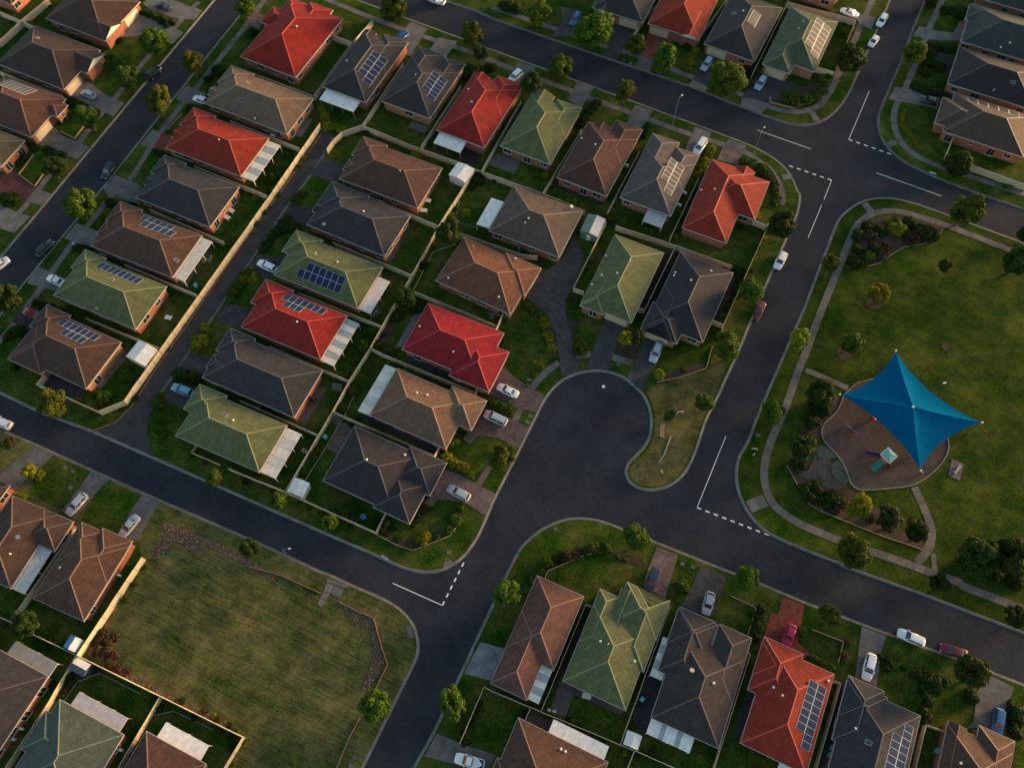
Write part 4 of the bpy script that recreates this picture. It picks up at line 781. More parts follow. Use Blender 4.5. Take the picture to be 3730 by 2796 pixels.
TREES = [((-118.01, 45.86), (-117.42, 46.12), 4.05, 3.11, 'g', 'round street tree beside the drive of the top left brown house'),
 ((-104.22, 42.88), (-104.03, 42.97), 5.05, 2.77, 'l', 'slim leafy street tree right of the left street, nearest the dark parked car'),
 ((-117.12, 33.17), (-117.0, 33.22), 3.75, 2.35, 'g', 'small street tree in front of the dark brown house'), ((-104.14, 28.94), (-103.91, 29.19), 5.9, 3.44, 'l', 'bushy street tree in front of the tan house'),
 ((-116.59, 18.87), (-116.43, 18.95), 4.25, 2.52, 'g', 'street tree on the verge of the rust brown house'), ((-115.46, 3.85), (-115.11, 4.01), 4.05, 2.45, 'd', 'dark street tree on the verge of the olive house'),
 ((-104.13, 65.32), (-103.81, 65.46), 3.95, 2.78, 'l', 'street tree at the top edge by the large red house'), ((-103.11, -2.04), (-102.81, -1.91), 5.1, 3.73, 'g', 'large street tree in front of the brown solar house'),
 ((-101.73, -28.26), (-100.93, -27.89), 5.5, 3.14, 'd', 'dark street tree at the left edge by the white sedan'),
 ((-69.97, 81.05), (-69.98, 81.06), 3.55, 3.8, 'g', 'round street tree at the top edge above the white patio house'),
 ((-47.41, 80.2), (-47.39, 80.2), 4.4, 2.97, 'g', 'round street tree in front of the second charcoal house'), ((-42.82, 75.05), (-43.06, 75.72), 4.09, 1.99, 'd', 'tall dark conifer in front of the red top row house'),
 ((-35.92, 94.05), (-35.62, 94.2), 3.75, 3.4, 'l', 'bronze green street tree above the top road near the top edge'),
 ((-20.75, 92.46), (-20.68, 92.48), 5.15, 4.79, 'g', 'very large round tree above the top road beside the dark drive'), ((-10.45, 94.65), (-10.2, 94.77), 2.7, 2.59, 'g', 'round bush tree beside the red concrete drive'),
 ((-1.43, 92.49), (-1.84, 92.29), 4.4, 3.42, 'g', 'round street tree at the foot of the red concrete drive'),
 ((13.86, 90.91), (13.68, 90.81), 5.6, 4.74, 'g', 'broad round tree above the top road beside the silver wagon'),
 ((-24.14, 79.72), (-24.17, 79.71), 3.9, 2.88, 'g', 'round street tree below the top road beside the white car drive'),
 ((-6.91, 78.76), (-7.1, 78.67), 4.65, 2.65, 'l', 'bright street tree below the top road in front of the chocolate house'),
 ((-28.27, 71.84), (-28.04, 71.95), 4.35, 2.44, 'd', 'dark dense tree between the red and green top row houses'),
 ((39.07, 109.16), (38.83, 109.06), 5.1, 4.26, 'd', 'dark round tree on the right street by the sage green house'),
 ((52.63, 119.08), (52.12, 118.83), 4.65, 3.12, 'l', 'loose street tree right of the right street near the top'), ((69.88, 89.96), (69.28, 89.68), 3.75, 2.87, 'd', 'round dark tree in front of the cream panelled fence'),
 ((52.81, 141.91), (52.45, 141.72), 2.1, 2.11, 'd', 'small tree cut off at the top edge by the right street'), ((38.18, 55.76), (37.67, 55.67), 5.77, 3.33, 'd', 'dense tree beside the orange red corner house fence'),
 ((50.26, 50.55), (50.11, 51.8), 4.22, 2.1, 'l', 'slender park edge tree leaning over the footpath, uppermost'), ((49.65, 30.91), (49.41, 31.26), 4.22, 2.09, 'y', 'yellow leaved tree on the park verge by the footpath'),
 ((36.86, 37.66), (36.8, 37.98), 4.66, 2.45, 'g', 'dense tree on the verge behind the maroon car'), ((37.19, 23.03), (36.53, 23.13), 5.08, 2.78, 'g', 'round tree on the verge right of the blue black house'),
 ((73.01, 76.27), (73.22, 76.35), 4.85, 3.8, 'g', 'broad tree on the park verge below the right junction'), ((85.93, 68.39), (85.76, 68.31), 5.45, 3.69, 'd', 'large dark tree at the right edge of the park lawn'),
 ((86.98, 78.26), (86.59, 78.08), 2.75, 1.92, 'd', 'dark tree at the right edge beside the junction road'),
 ((61.33, 48.64), (60.83, 48.48), 4.27, 2.14, 'y', 'small rounded tree on a bark ring in the park lawn, upper one'),
 ((58.76, 34.82), (58.85, 34.86), 4.0, 2.16, 'g', 'small rounded tree on a bark ring in the park lawn, lower one'), ((72.1, 62.03), (72.15, 62.07), 3.1, 1.44, 'd', 'thin dark sapling in the middle of the park lawn'),
 ((31.35, 5.09), (31.02, 5.32), 3.17, 1.26, 'g', 'small upright tree on the grass tongue beside the sign'), ((36.81, 10.37), (36.24, 10.4), 3.9, 1.84, 'g', 'small bushy tree on the grass tongue by the right street'),
 ((49.33, 13.28), (48.67, 13.51), 4.83, 2.58, 'g', 'round tree overhanging the park footpath left of the playground'),
 ((70.34, -7.15), (69.58, -6.77), 5.29, 2.95, 'g', 'big round tree on the park verge above the lower right road'),
 ((86.3, -5.44), (85.44, -5.45), 4.06, 1.97, 'd', 'dark round tree on the verge where the park path leaves'), ((69.89, -19.27), (69.38, -18.84), 3.76, 1.73, 'g', 'small street tree beside the red paved drive'),
 ((94.25, -18.88), (92.81, -18.44), 5.83, 3.39, 'd', 'large dark tree beside the dark red parked sedan'), ((54.4, -19.51), (53.92, -18.99), 4.56, 2.37, 'g', 'round street tree beside the silver hatchback drive'),
 ((34.43, -20.85), (34.0, -20.28), 4.6, 2.4, 'g', 'round street tree at the corner facing the grass tongue'),
 ((17.18, -39.93), (16.76, -38.97), 4.9, 2.64, 'g', 'round street tree on the bottom road beside the pinkish brown house'),
 ((16.69, -60.21), (16.28, -58.86), 4.75, 2.52, 'g', 'round street tree on the bottom road beside the fenced lawn'), ((5.09, -66.0), (4.96, -64.81), 4.89, 2.63, 'g', 'round street tree on the vacant lot verge'),
 ((-78.72, -43.33), (-77.51, -42.59), 5.27, 2.94, 'l', 'olive street tree on the lower road by the corner house wall'),
 ((-42.03, -42.92), (-41.82, -42.44), 3.43, 1.47, 'g', 'small verge tree below the green corner lane house'),
 ((-28.73, -42.03), (-28.44, -41.33), 3.88, 1.83, 'g', 'verge tree on the lower road below the small white shed'),
 ((-17.99, -41.31), (-17.74, -40.72), 3.67, 1.65, 'l', 'verge tree on the lower road below the blue tank'), ((-28.6, -51.33), (-28.53, -50.74), 3.77, 1.74, 'd', 'small tree at the upper edge of the vacant lot'),
 ((5.4, -16.92), (5.2, -16.27), 4.59, 2.39, 'g', 'tall rounded tree left of the cul-de-sac by the brick strip'), ((99.81, -5.87), (98.75, -5.72), 4.58, 2.38, 'd', 'dark tree at the right edge of the lower right road'),
 ((-26.61, 24.24), (-26.21, 24.44), 4.97, 2.7, 'd', 'dense dark tree behind the terracotta house fence'),
 ((-28.05, 6.63), (-27.7, 6.79), 4.0, 2.13, 'd', 'tall dark shrub tree at the back fence of the green solar house'),
 ((-57.14, -79.33), (-56.25, -78.38), 4.54, 2.35, 'd', 'dark spreading tree behind the brown vacant lot house'),
 ((17.26, 17.38), (17.29, 17.39), 3.5, 1.57, 'y', 'bright yellow green bush tree between the cul-de-sac drives'),
 ((19.7, 18.24), (19.41, 18.49), 3.55, 1.56, 'd', 'dark bush tree beside the yellow green one at the cul-de-sac'),
 ((56.86, 21.8), (56.24, 21.51), 4.75, 2.83, 'd', 'tall dark shrub tree at the upper left of the playground'), ((69.62, 1.88), (68.92, 2.05), 4.58, 2.38, 'y', 'large rounded yellow green tree in the long park bed'),
 ((75.04, 1.67), (74.07, 1.88), 4.94, 2.67, 'p', 'loose olive wattle tree in the long park bed'), ((80.33, 1.84), (79.42, 1.87), 4.32, 2.18, 'd', 'dark round tree at the end of the long park bed'),
 ((91.33, 1.81), (89.72, 1.24), 6.33, 3.79, 'd', 'dark spreading tree in the right edge park bed'), ((96.63, 3.87), (94.85, 3.59), 6.37, 3.81, 'd', 'dark brown green spreading tree at the right edge of the park'),
 ((56.8, 8.67), (56.1, 8.53), 4.53, 2.35, 'd', 'dark round shrub tree left of the playground paving'), ((-74.89, -56.35), (-74.15, -55.84), 3.45, 1.48, 'y', 'thin yellow green tree beside the left edge drive')]
SHRUBS = [('dark clipped bush in the upper park bed', 'bushes in the upper park bed', 'd',
  [(54.15, 64.44, 1.5), (54.84, 60.9, 1.34), (58.02, 67.66, 1.52), (55.23, 67.93, 1.37), (57.98, 62.17, 1.65), (60.52, 70.99, 1.54), (67.34, 71.1, 2.33), (69.09, 71.55, 1.71), (66.13, 71.18, 1.86), (63.39, 72.58, 1.71),
   (55.44, 57.06, 1.76), (57.11, 58.42, 1.33)]),
 ('bright leafy bush in the upper park bed', 'bright bushes in the upper park bed', 'y', [(61.21, 69.75, 2.0), (60.17, 70.92, 1.39), (57.95, 60.65, 1.19)]),
 ('brownish flowering bush in the upper park bed', 'brown bushes in the upper park bed', 'b', [(56.64, 65.31, 1.66), (60.28, 63.14, 1.81), (64.91, 68.55, 2.0), (60.08, 61.37, 1.65)]),
 ('dark bush in the bed left of the playground', 'bushes left of the playground', 'd', [(56.66, 20.83, 1.58), (58.61, 21.18, 1.45), (57.13, 16.96, 1.56), (57.75, 19.12, 1.18), (57.14, 7.08, 1.52), (57.08, 13.67, 1.03)]),
 ('dark bush in the long park bed', 'bushes in the long park bed', 'd', [(59.77, 3.15, 1.39), (61.53, 4.46, 1.52), (63.02, 2.8, 1.26), (61.11, 1.92, 1.26), (65.07, 3.64, 1.65), (64.4, 2.1, 1.26)]),
 ('dry low bush in the long park bed', 'dry bushes in the long park bed', 'b', [(66.96, 3.31, 1.15), (72.72, 3.09, 1.03), (66.04, 1.6, 1.01)]),
 ('dark bush at the right edge of the park', 'bushes at the park right edge', 'd', [(95.36, 2.17, 1.87), (99.26, 2.48, 1.89), (90.66, 2.06, 1.45)]),
 ('hedge bush in the corner bed of the sage green house', 'bushes of the sage green house', 'g',
  [(29.94, 95.87, 2.06), (32.66, 97.92, 1.6), (35.39, 101.85, 1.52), (34.47, 99.83, 1.34), (34.91, 104.98, 1.2), (27.75, 97.75, 1.17), (35.63, 108.06, 1.1)]),
 ('small round shrub along the mushroom brown house path', 'small shrubs at the right junction', 'y',
  [(55.23, 106.4, 0.48), (55.01, 104.77, 0.51), (55.01, 103.49, 0.51), (55.14, 102.23, 0.58), (55.27, 101.03, 0.58), (55.27, 99.77, 0.57), (56.07, 99.48, 0.61), (57.04, 98.47, 0.61), (57.79, 97.78, 0.6),
   (58.46, 97.08, 0.57), (59.53, 95.91, 0.6), (60.1, 95.41, 0.53), (61.06, 95.03, 0.53), (56.31, 98.65, 0.47)]),
 ('clipped hedge bush in front of the near black house', 'hedges of the top right houses', 'd',
  [(56.29, 127.73, 1.48), (57.92, 128.71, 1.49), (59.72, 128.77, 1.56), (61.28, 128.93, 1.42), (56.11, 125.87, 1.4), (56.76, 124.33, 1.39), (56.1, 121.69, 1.45), (58.03, 122.51, 1.53), (59.68, 121.91, 1.53),
   (56.47, 118.71, 1.44), (56.84, 142.07, 1.75), (58.94, 142.54, 1.75), (60.8, 142.66, 1.75), (56.29, 112.93, 1.34), (58.05, 113.02, 1.41), (59.81, 113.17, 1.42), (61.4, 113.52, 1.35), (55.59, 113.66, 1.13)]),
 ('yellow green shrub beside the shared drive lawn', 'shrubs along the shared drive', 'y', [(0.75, 15.08, 1.09), (2.04, 13.12, 1.03), (4.0, 10.86, 0.97), (-0.34, 16.29, 0.91), (2.83, 12.27, 0.87)]),
 ('dark green shrub beside the shared drive', 'dark shrubs along the shared drive', 'g',
  [(-4.51, 17.68, 0.89), (-3.19, 17.29, 0.89), (-1.77, 16.98, 0.84), (-0.83, 16.45, 0.78), (2.84, 23.03, 0.95), (3.79, 21.8, 0.95), (5.29, 19.27, 0.78), (6.79, 16.71, 0.78), (4.24, 20.41, 0.84), (9.36, 12.76, 1.54),
   (7.7, 14.87, 0.77)]),
 ('small yellow shrub on the crimson house lawn', 'small yellow shrubs on the lawn', 'y',
  [(2.02, 6.4, 0.46), (2.83, 6.0, 0.43), (3.55, 6.22, 0.71), (3.73, 3.98, 0.35), (3.27, 3.77, 0.35), (3.0, 1.01, 0.45), (4.15, 5.83, 0.45)]),
 ('bush in the walled bed of the crimson house', 'bushes beside the crimson house', 'g', [(-5.27, 6.95, 0.9), (-5.0, 5.46, 0.97), (-5.19, 7.99, 0.77), (-5.03, 4.62, 0.71)]),
 ('yellow green bush at the cul-de-sac corner bed', 'yellow bush at the corner bed', 'y', [(26.27, 14.15, 1.23)]),
 ('russet bush at the cul-de-sac corner bed', 'russet bush at the corner bed', 'b', [(30.37, 17.29, 0.77)]),
 ('hedge bush behind the grey house', 'hedge behind the grey house', 'g',
  [(3.02, 45.73, 1.42), (4.71, 45.92, 1.47), (6.13, 46.09, 1.36), (7.98, 45.84, 1.36), (9.76, 45.78, 1.3), (11.18, 45.88, 1.3), (12.9, 45.92, 1.35), (13.99, 46.19, 1.13)]),
 ('low bush behind the blue black house', 'bushes behind the blue black house', 'd',
  [(33.53, 44.38, 1.45), (31.9, 44.57, 0.98), (30.0, 44.47, 0.84), (33.86, 42.42, 0.89), (33.75, 40.75, 0.72), (34.0, 39.22, 0.6), (33.6, 36.74, 0.49), (33.67, 35.11, 0.49), (33.65, 34.1, 0.49)]),
 ('bush beside the light brown house drive', 'bushes at the light brown house', 'g', [(-1.51, -5.5, 1.24), (0.01, -5.56, 1.28), (1.74, -5.78, 1.23), (-2.8, -5.36, 0.87)]),
 ('yellow green bush beside the dark corner house', 'bushes between the two houses left of the cul-de-sac', 'y',
  [(-4.73, -19.63, 1.26), (-3.22, -20.0, 1.08), (-1.05, -20.11, 1.08), (-2.16, -20.03, 0.96), (0.87, -20.81, 0.86), (-5.42, -16.71, 0.78), (-4.78, -15.83, 0.73)]),
 ('small bush along the dark corner house front', 'small front bushes of the dark corner house', 'd',
  [(-3.94, -30.11, 0.66), (-4.19, -30.88, 0.66), (-4.27, -32.24, 0.66), (-4.48, -33.1, 0.62), (-4.68, -34.22, 0.57), (-3.27, -30.16, 0.52)]),
 ('round bush in the corner bed left of the cul-de-sac', 'round bushes in the corner bed', 'g',
  [(2.19, -29.82, 1.37), (2.06, -27.52, 0.83), (1.98, -32.03, 0.94), (0.55, -34.31, 0.75), (1.66, -33.24, 0.52), (-3.12, -37.65, 0.7)]),
 ('bright yellow round bush in the corner bed', 'bright bush in the corner bed', 'y', [(-1.52, -35.67, 1.46)]),
 ('low bush at the fence end of the corner house', 'low bushes at the corner house fence', 'd', [(-9.55, -37.03, 0.76), (-8.13, -37.76, 0.59), (-5.85, -37.62, 0.66)]),
 ('bush behind the light brown house at the back fence', 'bushes along the back fence', 'g',
  [(-28.35, -19.02, 1.21), (-28.22, -15.03, 0.25), (-28.47, -30.28, 1.29), (-28.7, -33.66, 1.11), (-17.55, -37.36, 1.49), (-28.24, -28.93, 0.89), (-28.91, -31.51, 0.99)]),
 ('round shrub at the back fence of the light brown house', 'back fence shrubs', 'g', [(-28.13, -14.61, 1.47), (-28.34, -8.8, 0.82), (-25.7, -3.83, 1.16), (-28.6, -3.62, 1.25)]),
 ('shrub in the back yard of the scarlet house', 'shrubs behind the scarlet house', 'g',
  [(-30.82, -5.43, 1.61), (-31.05, -8.76, 1.08), (-31.3, -1.0, 1.18), (-31.07, -9.91, 0.46), (-31.02, -12.53, 0.51), (-32.92, -1.86, 0.73), (-31.1, 1.22, 0.79), (-30.77, -11.47, 0.46)]),
 ('dark shrub at the crimson house back fence', 'shrubs behind the crimson house', 'd', [(-28.37, 3.92, 1.53), (-29.03, 17.51, 1.14), (-26.25, 7.67, 1.59), (-24.63, 7.89, 1.32)]),
 ('garden bush of the round lawn', 'bushes of the round lawn', 'y', [(-26.8, 33.71, 1.08), (-29.44, 31.45, 0.96), (-29.7, 23.45, 0.72)]),
 ('hedge bush along the lane by the lane end house', 'lane bushes by the lane end house', 'g', [(-63.23, 21.35, 1.24), (-62.74, 23.18, 1.13), (-62.43, 20.74, 1.0)]),
 ('bush along the lane by the blue grey house', 'lane bushes by the blue grey house', 'd',
  [(-61.84, 14.99, 1.69), (-59.95, 14.45, 1.59), (-61.65, 13.03, 1.45), (-62.54, 11.44, 1.59), (-58.95, 14.17, 1.01), (-62.79, 10.14, 1.15), (-62.88, 8.26, 1.21), (-62.68, 6.64, 1.09)]),
 ('yellow bush along the lane by the green solar house', 'lane bushes by the green solar house', 'y', [(-61.89, 0.24, 1.27), (-62.53, -1.73, 1.18), (-60.61, -0.84, 1.18)]),
 ('bush along the lane by the scarlet house', 'lane bushes by the scarlet house', 'g',
  [(-62.14, 0.12, 1.27), (-62.57, -2.13, 1.27), (-62.89, -3.6, 1.18), (-60.7, -0.78, 0.98), (-62.73, -5.67, 1.4), (-62.3, -7.37, 1.17), (-63.27, -0.63, 1.08)]),
 ('bush along the lane by the charcoal lane house', 'lane bushes by the charcoal house', 'y',
  [(-63.26, -15.02, 1.11), (-62.05, -17.82, 1.43), (-62.16, -19.45, 1.42), (-61.85, -15.6, 0.96), (-61.37, -19.89, 1.09), (-64.05, -17.83, 0.83)]),
 ('bush along the lane by the green corner lane house', 'lane bushes by the corner lane house', 'd',
  [(-62.24, -26.0, 1.36), (-60.58, -25.83, 1.3), (-58.93, -25.65, 1.24), (-57.78, -25.67, 1.07), (-61.79, -27.21, 1.08)]),
 ('small bush in the front garden of the green corner lane house', 'front bushes of the corner lane house', 'g',
  [(-62.04, -33.1, 1.4), (-61.07, -35.14, 0.91), (-58.63, -37.79, 0.9), (-57.25, -38.56, 0.79), (-62.71, -32.1, 1.08)]),
 ('climbing plant on the long lane wall', 'climbers on the lane wall', 'g', [(-68.04, 11.97, 0.76), (-67.75, 15.32, 0.65), (-68.96, 6.84, 0.7), (-68.89, -3.01, 0.69), (-70.22, 4.84, 1.28), (-69.47, -16.87, 0.34)]),
 ('bush beside the orange red house pergola', 'bushes beside the pergola', 'g', [(-71.04, 24.24, 1.21), (-71.15, 19.95, 1.2), (-72.19, 19.97, 1.03), (-71.02, 22.82, 1.03), (-71.37, 31.41, 0.93)]),
 ('bush at the top end of the lane', 'bushes at the lane end', 'y',
  [(-69.44, 44.69, 1.43), (-67.61, 42.67, 1.32), (-66.19, 43.06, 1.13), (-64.55, 43.08, 1.0), (-63.58, 43.67, 0.81), (-71.39, 46.71, 0.96), (-44.48, 43.7, 1.32), (-58.8, 47.63, 0.69)]),
 ('dark bush in front of the red top row house', 'bushes at the second charcoal house', 'd', [(-44.18, 73.31, 1.96), (-40.65, 75.72, 1.57), (-42.5, 71.9, 1.89), (-44.19, 70.52, 1.56)]),
 ('hedge along the green top row drive', 'hedge of the green top row house', 'd',
  [(-12.63, 76.22, 1.08), (-12.85, 74.4, 1.07), (-13.05, 72.56, 1.13), (-13.25, 70.72, 1.18), (-13.48, 68.99, 1.11), (-13.61, 67.81, 0.93)]),
 ('dark hedge in front of the chocolate house', 'hedge of the chocolate house', 'd', [(1.02, 74.44, 1.06), (1.03, 72.74, 1.11), (1.03, 71.13, 1.05)]),
 ('yellow hedge bush beside the white van', 'hedge beside the white van', 'y', [(17.11, 74.04, 1.05), (16.81, 72.25, 1.1), (16.88, 70.28, 1.1), (16.95, 68.37, 1.03), (17.02, 66.48, 0.96), (16.47, 65.53, 0.84)]),
 ('corner bush of the orange red house', 'hedge round the orange red house', 'g', [(25.3, 73.49, 1.48), (27.07, 73.42, 1.6), (28.95, 73.19, 1.48), (30.51, 71.99, 1.41)]),
 ('hedge bush round the orange red house corner', 'hedge round the orange red house', 'g',
  [(31.04, 71.97, 1.22), (32.34, 70.66, 1.16), (33.6, 68.97, 1.09), (34.72, 67.23, 1.02), (34.97, 65.5, 0.96), (26.88, 73.9, 1.36), (28.86, 73.23, 1.35)]),
 ('yellow green hedge beside the red concrete drive', 'yellow hedge above the top road', 'y', [(3.22, 102.11, 1.02), (3.16, 99.9, 1.15), (3.3, 97.68, 1.14), (3.71, 95.6, 1.13)]),
 ('bush in the front garden above the top road', 'bushes above the top road', 'd',
  [(17.52, 100.58, 1.69), (18.19, 96.73, 1.33), (16.72, 102.3, 1.36), (-10.75, 100.28, 1.37), (-45.88, 96.43, 2.11), (-43.27, 96.82, 1.93), (0.95, 102.39, 1.37), (2.32, 104.19, 1.1)]),
 ('clipped hedge in front of the dark brown house', 'hedges of the dark brown house', 'g',
  [(-127.21, 39.4, 1.75), (-124.72, 38.61, 1.88), (-122.9, 38.6, 1.8), (-120.96, 38.34, 1.57), (-126.38, 37.19, 1.59), (-121.32, 37.13, 1.21), (-128.72, 39.15, 1.24)]),
 ('hedge bush of the rust brown house', 'hedges of the rust brown house', 'd',
  [(-127.2, 23.62, 1.49), (-125.1, 22.82, 1.55), (-123.52, 23.13, 1.54), (-121.63, 22.89, 1.32), (-120.14, 22.78, 1.25), (-125.26, 20.2, 1.54), (-125.42, 18.49, 1.47), (-124.54, 21.06, 1.4), (-119.49, 23.24, 1.04)]),
 ('hedge bush beside the top left drive', 'hedges beside the top left drive', 'd',
  [(-128.0, 55.8, 1.28), (-125.99, 55.68, 1.34), (-123.63, 55.56, 1.34), (-121.57, 55.3, 1.33), (-129.87, 55.64, 1.05), (-120.53, 55.83, 1.03), (-128.92, 45.36, 0.96)]),
 ('low hedge of the olive house', 'hedges of the olive house', 'd',
  [(-123.24, 9.5, 1.03), (-121.68, 9.36, 1.09), (-119.92, 9.37, 1.08), (-118.64, 9.46, 0.94), (-126.09, 8.59, 1.03), (-126.18, 5.23, 1.17), (-126.44, 3.66, 0.96), (-121.79, -5.72, 1.94), (-120.54, -5.51, 1.33)]),
 ('bush in the front garden of the tan house', 'bushes of the tan house', 'd',
  [(-99.93, 61.28, 1.49), (-101.19, 47.2, 1.31), (-99.59, 47.16, 1.17), (-98.22, 47.46, 1.03), (-101.39, 43.65, 1.16), (-100.83, 45.6, 0.75), (-100.23, 33.73, 1.14), (-98.45, 33.7, 1.13), (-96.94, 34.02, 1.06)]),
 ('hedge of the slate blue house', 'hedge of the slate blue house', 'd', [(-100.15, 19.39, 0.91), (-98.38, 19.36, 0.97), (-96.74, 19.41, 0.84)]),
 ('hedge of the brown solar house', 'hedge of the brown solar house', 'd', [(-100.24, 3.07, 1.14), (-98.38, 3.33, 1.2), (-96.61, 3.62, 1.13), (-95.57, 4.41, 0.94), (-101.52, 3.25, 0.82)]),
 ('bush in the front of the green solar house', 'bushes by the green house', 'd',
  [(-99.05, -9.71, 1.05), (-97.46, -9.66, 0.98), (-100.19, -10.1, 0.81), (-99.11, -24.84, 0.91), (-97.17, -24.81, 0.97), (-95.56, -24.4, 0.96), (-94.17, -24.56, 0.9), (-92.62, -24.5, 0.89), (-90.88, -24.68, 0.89)]),
 ('bush in the corner house garden', 'bushes of the lower corner house', 'd', [(-98.4, -32.25, 1.33), (-98.88, -33.7, 1.21), (-97.82, -31.55, 1.08), (-96.59, -31.92, 1.02), (-93.03, -38.74, 0.88)]),
 ('bush in the corner house yard', 'yard bushes of the lower corner house', 'g', [(-71.71, -30.77, 1.61), (-70.0, -30.78, 1.33), (-72.58, -36.92, 1.66), (-74.55, -37.02, 1.11)]),
 ('yellow bush beside the left edge house', 'yellow bushes at the left edge', 'y', [(-75.56, -60.22, 0.55), (-74.74, -60.12, 0.61), (-73.89, -60.12, 0.55), (-73.95, -55.09, 0.88), (-73.8, -55.93, 0.71)]),
 ('dark grass tuft on the verge at the left edge', 'grass tuft on the verge', 'b', [(-83.58, -52.36, 1.19)]),
 ('bush in the corner bed at the lower road', 'bushes of the corner lawn bed', 'g', [(27.59, -24.01, 1.22), (29.6, -23.2, 1.13), (20.99, -30.17, 1.11), (20.58, -32.03, 0.79)]),
 ('dark low bush in the corner bed at the lower road', 'dark bushes of the corner lawn bed', 'd', [(22.44, -28.98, 0.98), (26.18, -25.6, 0.84), (19.47, -34.5, 0.69)]),
 ('russet bush in the corner bed at the lower road', 'russet bushes of the corner lawn bed', 'b', [(23.73, -27.41, 1.12), (25.17, -26.7, 0.89)]),
 ('small bush on the stone edged bed', 'bushes on the stone bed', 'g', [(32.3, -23.72, 0.52), (33.7, -23.58, 0.52), (44.68, -23.72, 1.18), (45.54, -23.99, 0.8)]),
 ('hedge bush beside the grey paved drive', 'hedge of the charcoal brown house', 'd', [(58.98, -21.88, 0.96), (59.02, -23.52, 1.0), (59.2, -25.55, 1.0), (59.39, -26.84, 0.95), (57.87, -23.31, 0.71)]),
 ('hedge bush beside the red paved drive', 'hedge of the red solar house', 'd', [(59.14, -21.92, 0.96), (59.09, -23.26, 1.0), (59.08, -24.67, 1.0), (59.39, -26.39, 1.0), (59.27, -23.74, 0.86)]),
 ('bush beside the red house front', 'front bushes of the red solar house', 'g', [(70.24, -26.42, 0.96), (71.41, -26.34, 1.01), (72.77, -26.38, 0.92), (69.45, -26.07, 0.63), (66.6, -22.6, 0.92)]),
 ('russet bush on the verge of the red solar house', 'russet bushes by the pale edging', 'b', [(74.28, -23.3, 0.78), (74.38, -21.07, 0.64), (74.51, -24.3, 0.49)]),
 ('dark bush on the lower right verge', 'dark bushes by the white wagon', 'd',
  [(81.33, -21.37, 1.44), (86.77, -21.31, 1.2), (88.12, -20.92, 1.38), (90.02, -21.17, 1.57), (88.69, -23.52, 1.38), (91.06, -20.44, 1.17), (89.27, -27.14, 1.45), (89.24, -24.55, 1.05), (95.73, -20.93, 1.33),
   (84.34, -21.02, 0.55)]),
 ('dark bush at the bottom right corner', 'dark bushes at the bottom right', 'd', [(102.89, -19.81, 1.56), (103.56, -21.21, 1.51), (103.34, -23.21, 1.43), (102.31, -21.13, 1.04)]),
 ('hedge bush along the green gabled house fence', 'hedge along the green gabled house', 'g', [(30.58, -48.88, 0.68), (30.59, -49.98, 0.73), (30.61, -51.06, 0.73), (30.62, -52.14, 0.73), (30.55, -53.03, 0.63)]),
 ('bush in the yard at the bottom', 'bushes in the bottom yards', 'g',
  [(48.08, -53.2, 0.96), (49.71, -52.86, 0.87), (51.27, -52.96, 0.87), (55.08, -51.41, 0.6), (59.8, -45.11, 0.84), (60.16, -46.19, 0.84), (44.5, -48.97, 0.59), (44.97, -49.61, 0.59)]),
 ('bush inside the bottom road yard', 'bushes in the fenced bottom yard', 'd', [(20.28, -56.89, 0.59), (20.13, -58.04, 0.59), (20.26, -59.27, 0.59), (20.38, -60.49, 0.59), (20.57, -62.74, 0.95), (20.62, -63.34, 0.77)]),
 ('dry bush in the vacant lot corner', 'dry weeds in the vacant lot corner', 'b',
  [(-44.99, -73.94, 1.01), (-44.79, -75.24, 1.06), (-43.36, -75.04, 1.06), (-43.97, -76.7, 1.06), (-42.61, -76.32, 1.21), (-41.33, -76.39, 1.0), (-41.28, -77.5, 1.05), (-39.05, -77.8, 0.85), (-37.31, -77.44, 0.65),
   (-42.76, -73.82, 0.85), (-45.4, -75.96, 0.86)]),
 ('shrub by the purple grey house', 'shrubs by the purple grey house', 'd', [(-52.97, -78.73, 0.67), (-47.72, -84.68, 0.77), (-46.03, -82.6, 1.12), (-45.09, -83.26, 0.92), (-49.76, -86.26, 0.52)]),
 ('dark shrub in the walled yard', 'dark shrubs in the walled yard', 'd', [(-15.51, -79.11, 0.62), (-14.57, -80.15, 0.71), (-28.82, -80.35, 0.68)]),
 ('small plant behind the chocolate house', 'small plants behind the chocolate house', 'y', [(-9.34, 46.08, 0.63), (-7.56, 46.52, 0.63), (-6.16, 47.13, 0.69), (-4.26, 46.94, 0.57), (-14.99, 50.95, 1.0)]),
 ('shrub in the yard of the round lawn', 'yard shrubs of the round lawn', 'd', [(-28.51, 42.86, 1.46), (-28.68, 44.49, 1.23), (-28.9, 41.06, 0.99), (-24.9, 45.07, 0.64), (-58.26, 44.87, 0.8)])]
